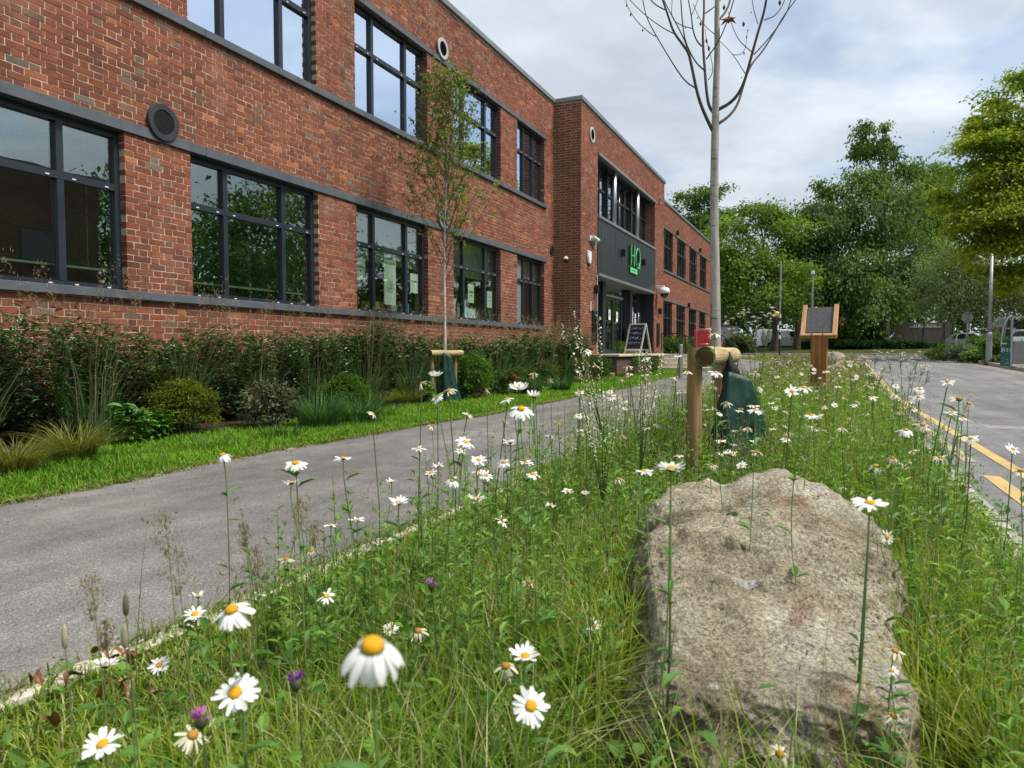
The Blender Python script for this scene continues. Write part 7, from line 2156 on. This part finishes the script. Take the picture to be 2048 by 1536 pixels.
def umbel_plant(label, base, tops, seed, name='mayweed', fr=.011, n_f=7):
    """feathery branching plant with loose sprays of small white flowers"""
    rn = np.random.default_rng(seed); t = thing(name, label, 'wildflower', base); b = Vector(base)
    mb = MB(); Pp = []; Hh = []
    c0 = sum(((Vector(q) - b) for q in tops), Vector()) / len(tops)
    for q in tops:
        e = Vector(q) - b
        pts = [Vector((0, 0, -.02)), c0 * .3, c0 * .3 + (e - c0 * .3) * .55 + Vector((0, 0, .02)), e]
        mb.tube(pts, [.003, .0028, .002, .0012], 5, c=(.11, .15, .05))
        for k in range(n_f):
            h = e + Vector(rn.normal(size=3)) * .028; mb.tube([pts[2].lerp(e, .6), h], [.0011, .0009], 3, c=(.11, .16, .05)); Hh.append(h)
        for k in range(26):
            u = rn.uniform(.1, .95); s_ = min(2, int(u * 3)); Pp.append(np.array(pts[s_].lerp(pts[s_ + 1], u * 3 - s_)))
    mb.build('stem', M['stem'], t)
    n = len(Pp); V, F, S, C = scatter(*LEAF, np.array(Pp), rn.normal(size=(n, 3)) + np.array((0, 0, .5)), rn.normal(size=(n, 3)), np.stack([np.full(n, .006), np.full(n, .045), np.full(n, .03)], 1), mixc((.05, .11, .03), (.14, .21, .07), rn.random(n)))
    mesh_obj('leaves', raw_mesh('leaves', V, F, S, M['grass'], C), t)
    mb = MB()
    for h in Hh:
        a0 = rn.uniform(0, 6.28)
        for k in range(9):
            a = a0 + 2 * math.pi * k / 9; z = rn.uniform(-.3, .2) * fr
            mb.add([h + Vector((math.cos(a) * fr * .2, math.sin(a) * fr * .2, 0)), h + Vector((math.cos(a - .25) * fr * .8, math.sin(a - .25) * fr * .8, z)), h + Vector((math.cos(a) * fr * 1.1, math.sin(a) * fr * 1.1, z * 1.3)), h + Vector((math.cos(a + .25) * fr * .8, math.sin(a + .25) * fr * .8, z))], [(0, 1, 2, 3)], 0, (.84, .84, .80))
    mb.build('blooms', M['petal'], t)
    mb = MB()
    for h in Hh: mb.lathe([(fr * .32, -.001), (fr * .3, fr * .12), (fr * .05, fr * .25)], 6, h, c=(.62, .40, .05))
    mb.build('centres', M['disc'], t)
q = P(1505, 940, 5.6); umbel_plant('tall feathery plant with loose white blooms left of the beacons', (q.x, q.y, zr(q.y)), [P(1492, 625, 5.6), P(1512, 642, 5.6), P(1545, 628, 5.6), P(1540, 640, 5.6), P(1460, 650, 5.6), P(1528, 660, 5.6)], 5, fr=.020)
q = P(1800, 930, 5.4); umbel_plant('many-branched white-flowered plant over the road', (q.x, q.y, 0), [P(1775, 715, 5.4), P(1800, 708, 5.4), P(1836, 716, 5.4), P(1850, 730, 5.4), P(1822, 742, 5.4), P(1862, 745, 5.4)], 6, fr=.018)
q = P(1735, 900, 6.6); umbel_plant('second branched plant with grey-white heads before the road', (q.x, q.y, 0), [P(1728, 712, 6.6), P(1752, 706, 6.6), P(1770, 730, 6.6), P(1740, 745, 6.6), P(1760, 752, 6.6)], 7, fr=.016)
q = P(1900, 960, 4.6); umbel_plant('thin branched plant beside the withered daisies at the road', (q.x, q.y, 0), [P(1935, 800, 4.6), P(1890, 880, 4.6), P(1860, 865, 4.6), P(1915, 870, 4.6)], 8, fr=.012)
q = P(1560, 900, 7.5); umbel_plant('green feathery plant between watering bag and lectern', (q.x, q.y, 0), [P(1520, 760, 7.5), P(1545, 745, 7.5), P(1570, 760, 7.5), P(1500, 775, 7.5)], 9, fr=.016)
def panicle(label, px, py, d, h, seed):
    rn = np.random.default_rng(seed); top = P(px, py, d); t = thing('seeding_grass', label, 'grass', (top.x + .03, top.y, zr(top.y)))
    o = top - Vector(t.location); mb = MB(); pts = [Vector((0, 0, -.02)), o * .5 + Vector((.012, 0, 0)), o]
    mb.tube(pts, [.0014, .0012, .0005], 4, c=(.16, .20, .08)); mb.build('stem', M['stem'], t)
    n = 240; u = rn.random(n); sp = h * .20 * np.sin(np.pi * np.clip(u * .85 + .12, 0, 1))
    q = np.array(o)[None] - np.array((0, 0, 1.0)) * (u * h)[:, None] + rn.normal(size=(n, 3)) * sp[:, None] * np.array((.8, .8, .3))
    V, F, S, C = scatter(*LEAF, q, rn.normal(size=(n, 3)) * .5 + np.array((0, 0, 1)), rn.normal(size=(n, 3)), np.stack([np.full(n, .0022), np.full(n, .0085), np.full(n, .006)], 1), mixc((.20, .17, .10), (.48, .41, .29), rn.random(n)))
    mesh_obj('panicle', raw_mesh('panicle', V, F, S, M['dry'], C), t)
for i, (px, py, d, h, lab) in enumerate(((330, 1025, 1.35, .085, 'feathery grass head over the path, left of the tall curved daisy'), (352, 1090, 1.2, .09, 'second feathery grass head over the path'), (183, 1155, 1.15, .075, 'feathery grass head at the left over the path'), (210, 1245, 1.1, .045, 'small feathery grass head near the left kerb'), (488, 1050, 1.5, .05, 'small grass head right of the tall curved daisy'), (512, 1098, 1.5, .06, 'second small grass head right of the tall curved daisy'), (598, 1000, 1.6, .06, 'pale grass head beside the yellow-disced daisy'), (627, 1050, 1.6, .05, 'pale grass head above the path edge'), (1260, 1395, 1.45, .09, 'tan grass head at the lower left of the boulder'), (1450, 1440, 1.35, .08, 'wispy grass head across the front of the boulder'), (1858, 785, 4.5, .2, 'dark upright seed spike beside the road'))):
    panicle(lab, px, py, d, h, 40 + i)
def cone_head(px, py, d, mat, label):
    top = P(px, py, d); t = thing('seed_spike', label, 'grass', (top.x + .02, top.y, 0)); o = top - Vector(t.location)
    mb = MB(); mb.tube([(0, 0, -.02), o * .5 + Vector((.01, 0, 0)), o], [.0014, .0012, .0009], 5, c=(.15, .19, .07)); mb.build('stem', M['stem'], t)
    mb = MB(); mb.lathe([(.0005, 0), (.004, .005), (.0045, .018), (.003, .03), (.0005, .037)], 8, o - Vector((0, 0, .006)), c=mat); mb.build('spike', M['dry'], t, smooth=True)
cone_head(252, 1225, 1.05, (.20, .17, .13), 'narrow grey grass spike near the left kerb')
cone_head(130, 1290, 1.0, (.46, .40, .32), 'pale grass spike at the left over the path')
cone_head(250, 1290, 1.0, (.40, .35, .28), 'short pale grass spike by the side-on daisy')
cone_head(1695, 1500, 1.35, (.24, .17, .11), 'brown seed spike at the right foot of the boulder')
def knap(px, py, d, label, c):
    top = P(px, py, d); t = thing('purple_flower', label, 'wildflower', (top.x, top.y + .03, 0)); o = top - Vector(t.location)
    mb = MB(); mb.tube([(0, 0, -.02), o * .5 + Vector((.008, 0, 0)), o], [.0018, .0016, .0013], 5, c=(.08, .13, .04)); mb.build('stem', M['stem'], t)
    mb = MB(); mb.lathe([(.002, -.012), (.007, -.007), (.008, .0), (.005, .005)], 9, o, c=(.06, .07, .03)); mb.build('calyx', M['stem'], t, smooth=True)
    mb = MB(); r = random.Random(px)
    for k in range(26):
        a = r.uniform(0, 6.28); e = r.uniform(.3, 1.2); dd = Vector((math.cos(a) * math.cos(e), math.sin(a) * math.cos(e), math.sin(e))); s = dd.orthogonal().normalized() * .0012
        mb.add([o + dd * .004 - s, o + dd * .004 + s, o + dd * .016 + s, o + dd * .016 - s], [(0, 1, 2, 3)], 0, c)
    mb.build('florets', M['petal'], t)
knap(592, 1366, .95, 'purple thistle-like flower in the grass left of the largest daisy', (.22, .05, .30))
knap(863, 1170, 1.5, 'pink ragged flower in mid grass', (.45, .20, .42))
knap(402, 1440, .85, 'pink flower behind the ragged withered daisy', (.50, .15, .42))
# leafy daisy stems standing before the boulder
def leafy_stem(label, top, base_px, base_py, d, seed):
    rn = np.random.default_rng(seed); e = top; b = P(base_px, base_py, d); b.z = max(b.z, .02)
    t = thing('leafy_stem', label, 'plant', b); o = e - b
    mb = MB(); pts = [Vector((0, 0, -.1)), o * .4 + Vector((.006, 0, 0)), o]; mb.tube(pts, [.0032, .0028, .002], 6, c=(.07, .12, .035)); mb.build('stem', M['stem'], t, smooth=True)
    n = 18; u = np.sort(rn.random(n)) ** 1.25 * .82; a = np.arange(n) * 2.4 + rn.normal(size=n) * .3
    pos = np.array(o)[None] * u[:, None]; s = .042 * (1 - .72 * u) * rn.uniform(.8, 1.2, n)
    for i in range(n):
        V, F, S, C = scatter(*LANCE, pos[i:i + 1], np.array([(math.cos(a[i]), math.sin(a[i]), .5)]), np.array([(0, 0, 1.0)]), np.array([(s[i] * .42, s[i], s[i])]), np.array([(.05, .125, .03)]) * rn.uniform(.7, 1.2))
        mesh_obj('leaf', raw_mesh('leaf', V, F, S, M['stem'], C), t)
leafy_stem('leafy flower stem in front of the left half of the boulder', P(1342, 1000, 1.42), 1328, 1500, 1.35, 1)
leafy_stem('leafy flower stem in front of the right half of the boulder', P(1738, 1060, 1.38), 1695, 1520, 1.32, 2)
# fallen leaves on the turf by the kerb
fl_ = [(200, 1382, 34, 'curled brown fallen leaf by the kerb, upper left one'), (232, 1395, 30, 'rust brown fallen leaf in the middle of the leaf pile'), (262, 1398, 32, 'dark brown fallen leaf right in the leaf pile'), (245, 1372, 24, 'small reddish fallen leaf at the back of the leaf pile'), (210, 1447, 34, 'bright rust fallen leaf below the pile'), (150, 1440, 30, 'brown fallen leaf left of the bright rust one'), (75, 1448, 26, 'single brown fallen leaf at the far left'), (252, 1428, 24, 'small red-brown fallen leaf right of the bright rust one'), (305, 1402, 26, 'grey-brown fallen leaf at the right of the pile'), (310, 1460, 30, 'dark fallen leaf lower right of the pile'), (105, 1528, 40, 'fallen leaf at the bottom edge on the left'), (250, 1462, 24, 'thin brown fallen leaf under the bright rust one')]
for i, (px, py, w, lab) in enumerate(fl_):
    q = G(px, py); d = cam_uv(q)[2]; s = w / FPX * d * 1.25; r = random.Random(i)
    mb = MB(); vs = []; fs = []; curl = r.uniform(.5, 1.4)
    for k in range(7):
        u = k / 6; ww = s * .27 * math.sin(math.pi * min(1, u * .92 + .04)) + .001
        for v in (-1, -.5, 0, .5, 1): vs.append(((u - .5) * s, v * ww, abs(v) ** 1.5 * ww * curl + .012 * math.sin(u * 5 + i) ))
    for k in range(6):
        for j in range(4): fs.append((k * 5 + j, k * 5 + j + 1, (k + 1) * 5 + j + 1, (k + 1) * 5 + j))
    mb.add(vs, fs); o = mb.build('fallen_leaf', M['dead_leaf'], None, smooth=True)
    o.location = (q.x, q.y, .075 + r.uniform(0, .03)); o.rotation_euler = (r.uniform(-.5, .5), r.uniform(-.5, .5), r.uniform(0, 6.28))
    tag(o, lab, 'leaf', 'dead leaves by the kerb')

# crumbs, grit and leaf bits lying on the path and along its edges
n = 900; y = rng.uniform(1.0, 20, n); e = rng.random(n)
x = np.where(e < .42, x_edge(y) - .06 - np.abs(rng.normal(0, .10, n)), np.where(e < .86, x_left(y) + .04 + np.abs(rng.normal(0, .09, n)), rng.uniform(-4.1, -1.9, n)))
s_ = rng.uniform(.006, .020, n) * (1 + .06 * y)
V, F, S, C = scatter(*LEAF, np.stack([x, y, zr(y) + .004], 1), rng.normal(size=(n, 3)) * np.array((1, 1, .08)), np.array((0, 0, 1)) + rng.normal(size=(n, 3)) * .2, np.stack([s_ * .7, s_, s_], 1), mixc((.10, .065, .035), (.30, .26, .15), rng.random(n)))
tag(mesh_obj('path_litter', raw_mesh('path_litter', V, F, S, M['dry'], C)), 'dry leaf crumbs and grit scattered along the path edges', 'litter', kind='stuff')
# small repeated bits too fine to tell apart are one mass each
for o in bpy.data.objects:
    if o.parent is not None and o.name.split('.')[0] in ('drain_cap', 'florets', 'leaves', 'stem_leaves', 'blooms', 'centres', 'blades', 'plumes', 'foliage', 'branches', 'panicle', 'blossom', 'print_lines', 'map_marks', 'chalk_marks', 'ribs', 'plate_marks', 'grille', 'blind_cord', 'round_motif', 'stems', 'crown'):
        o['kind'] = 'stuff'
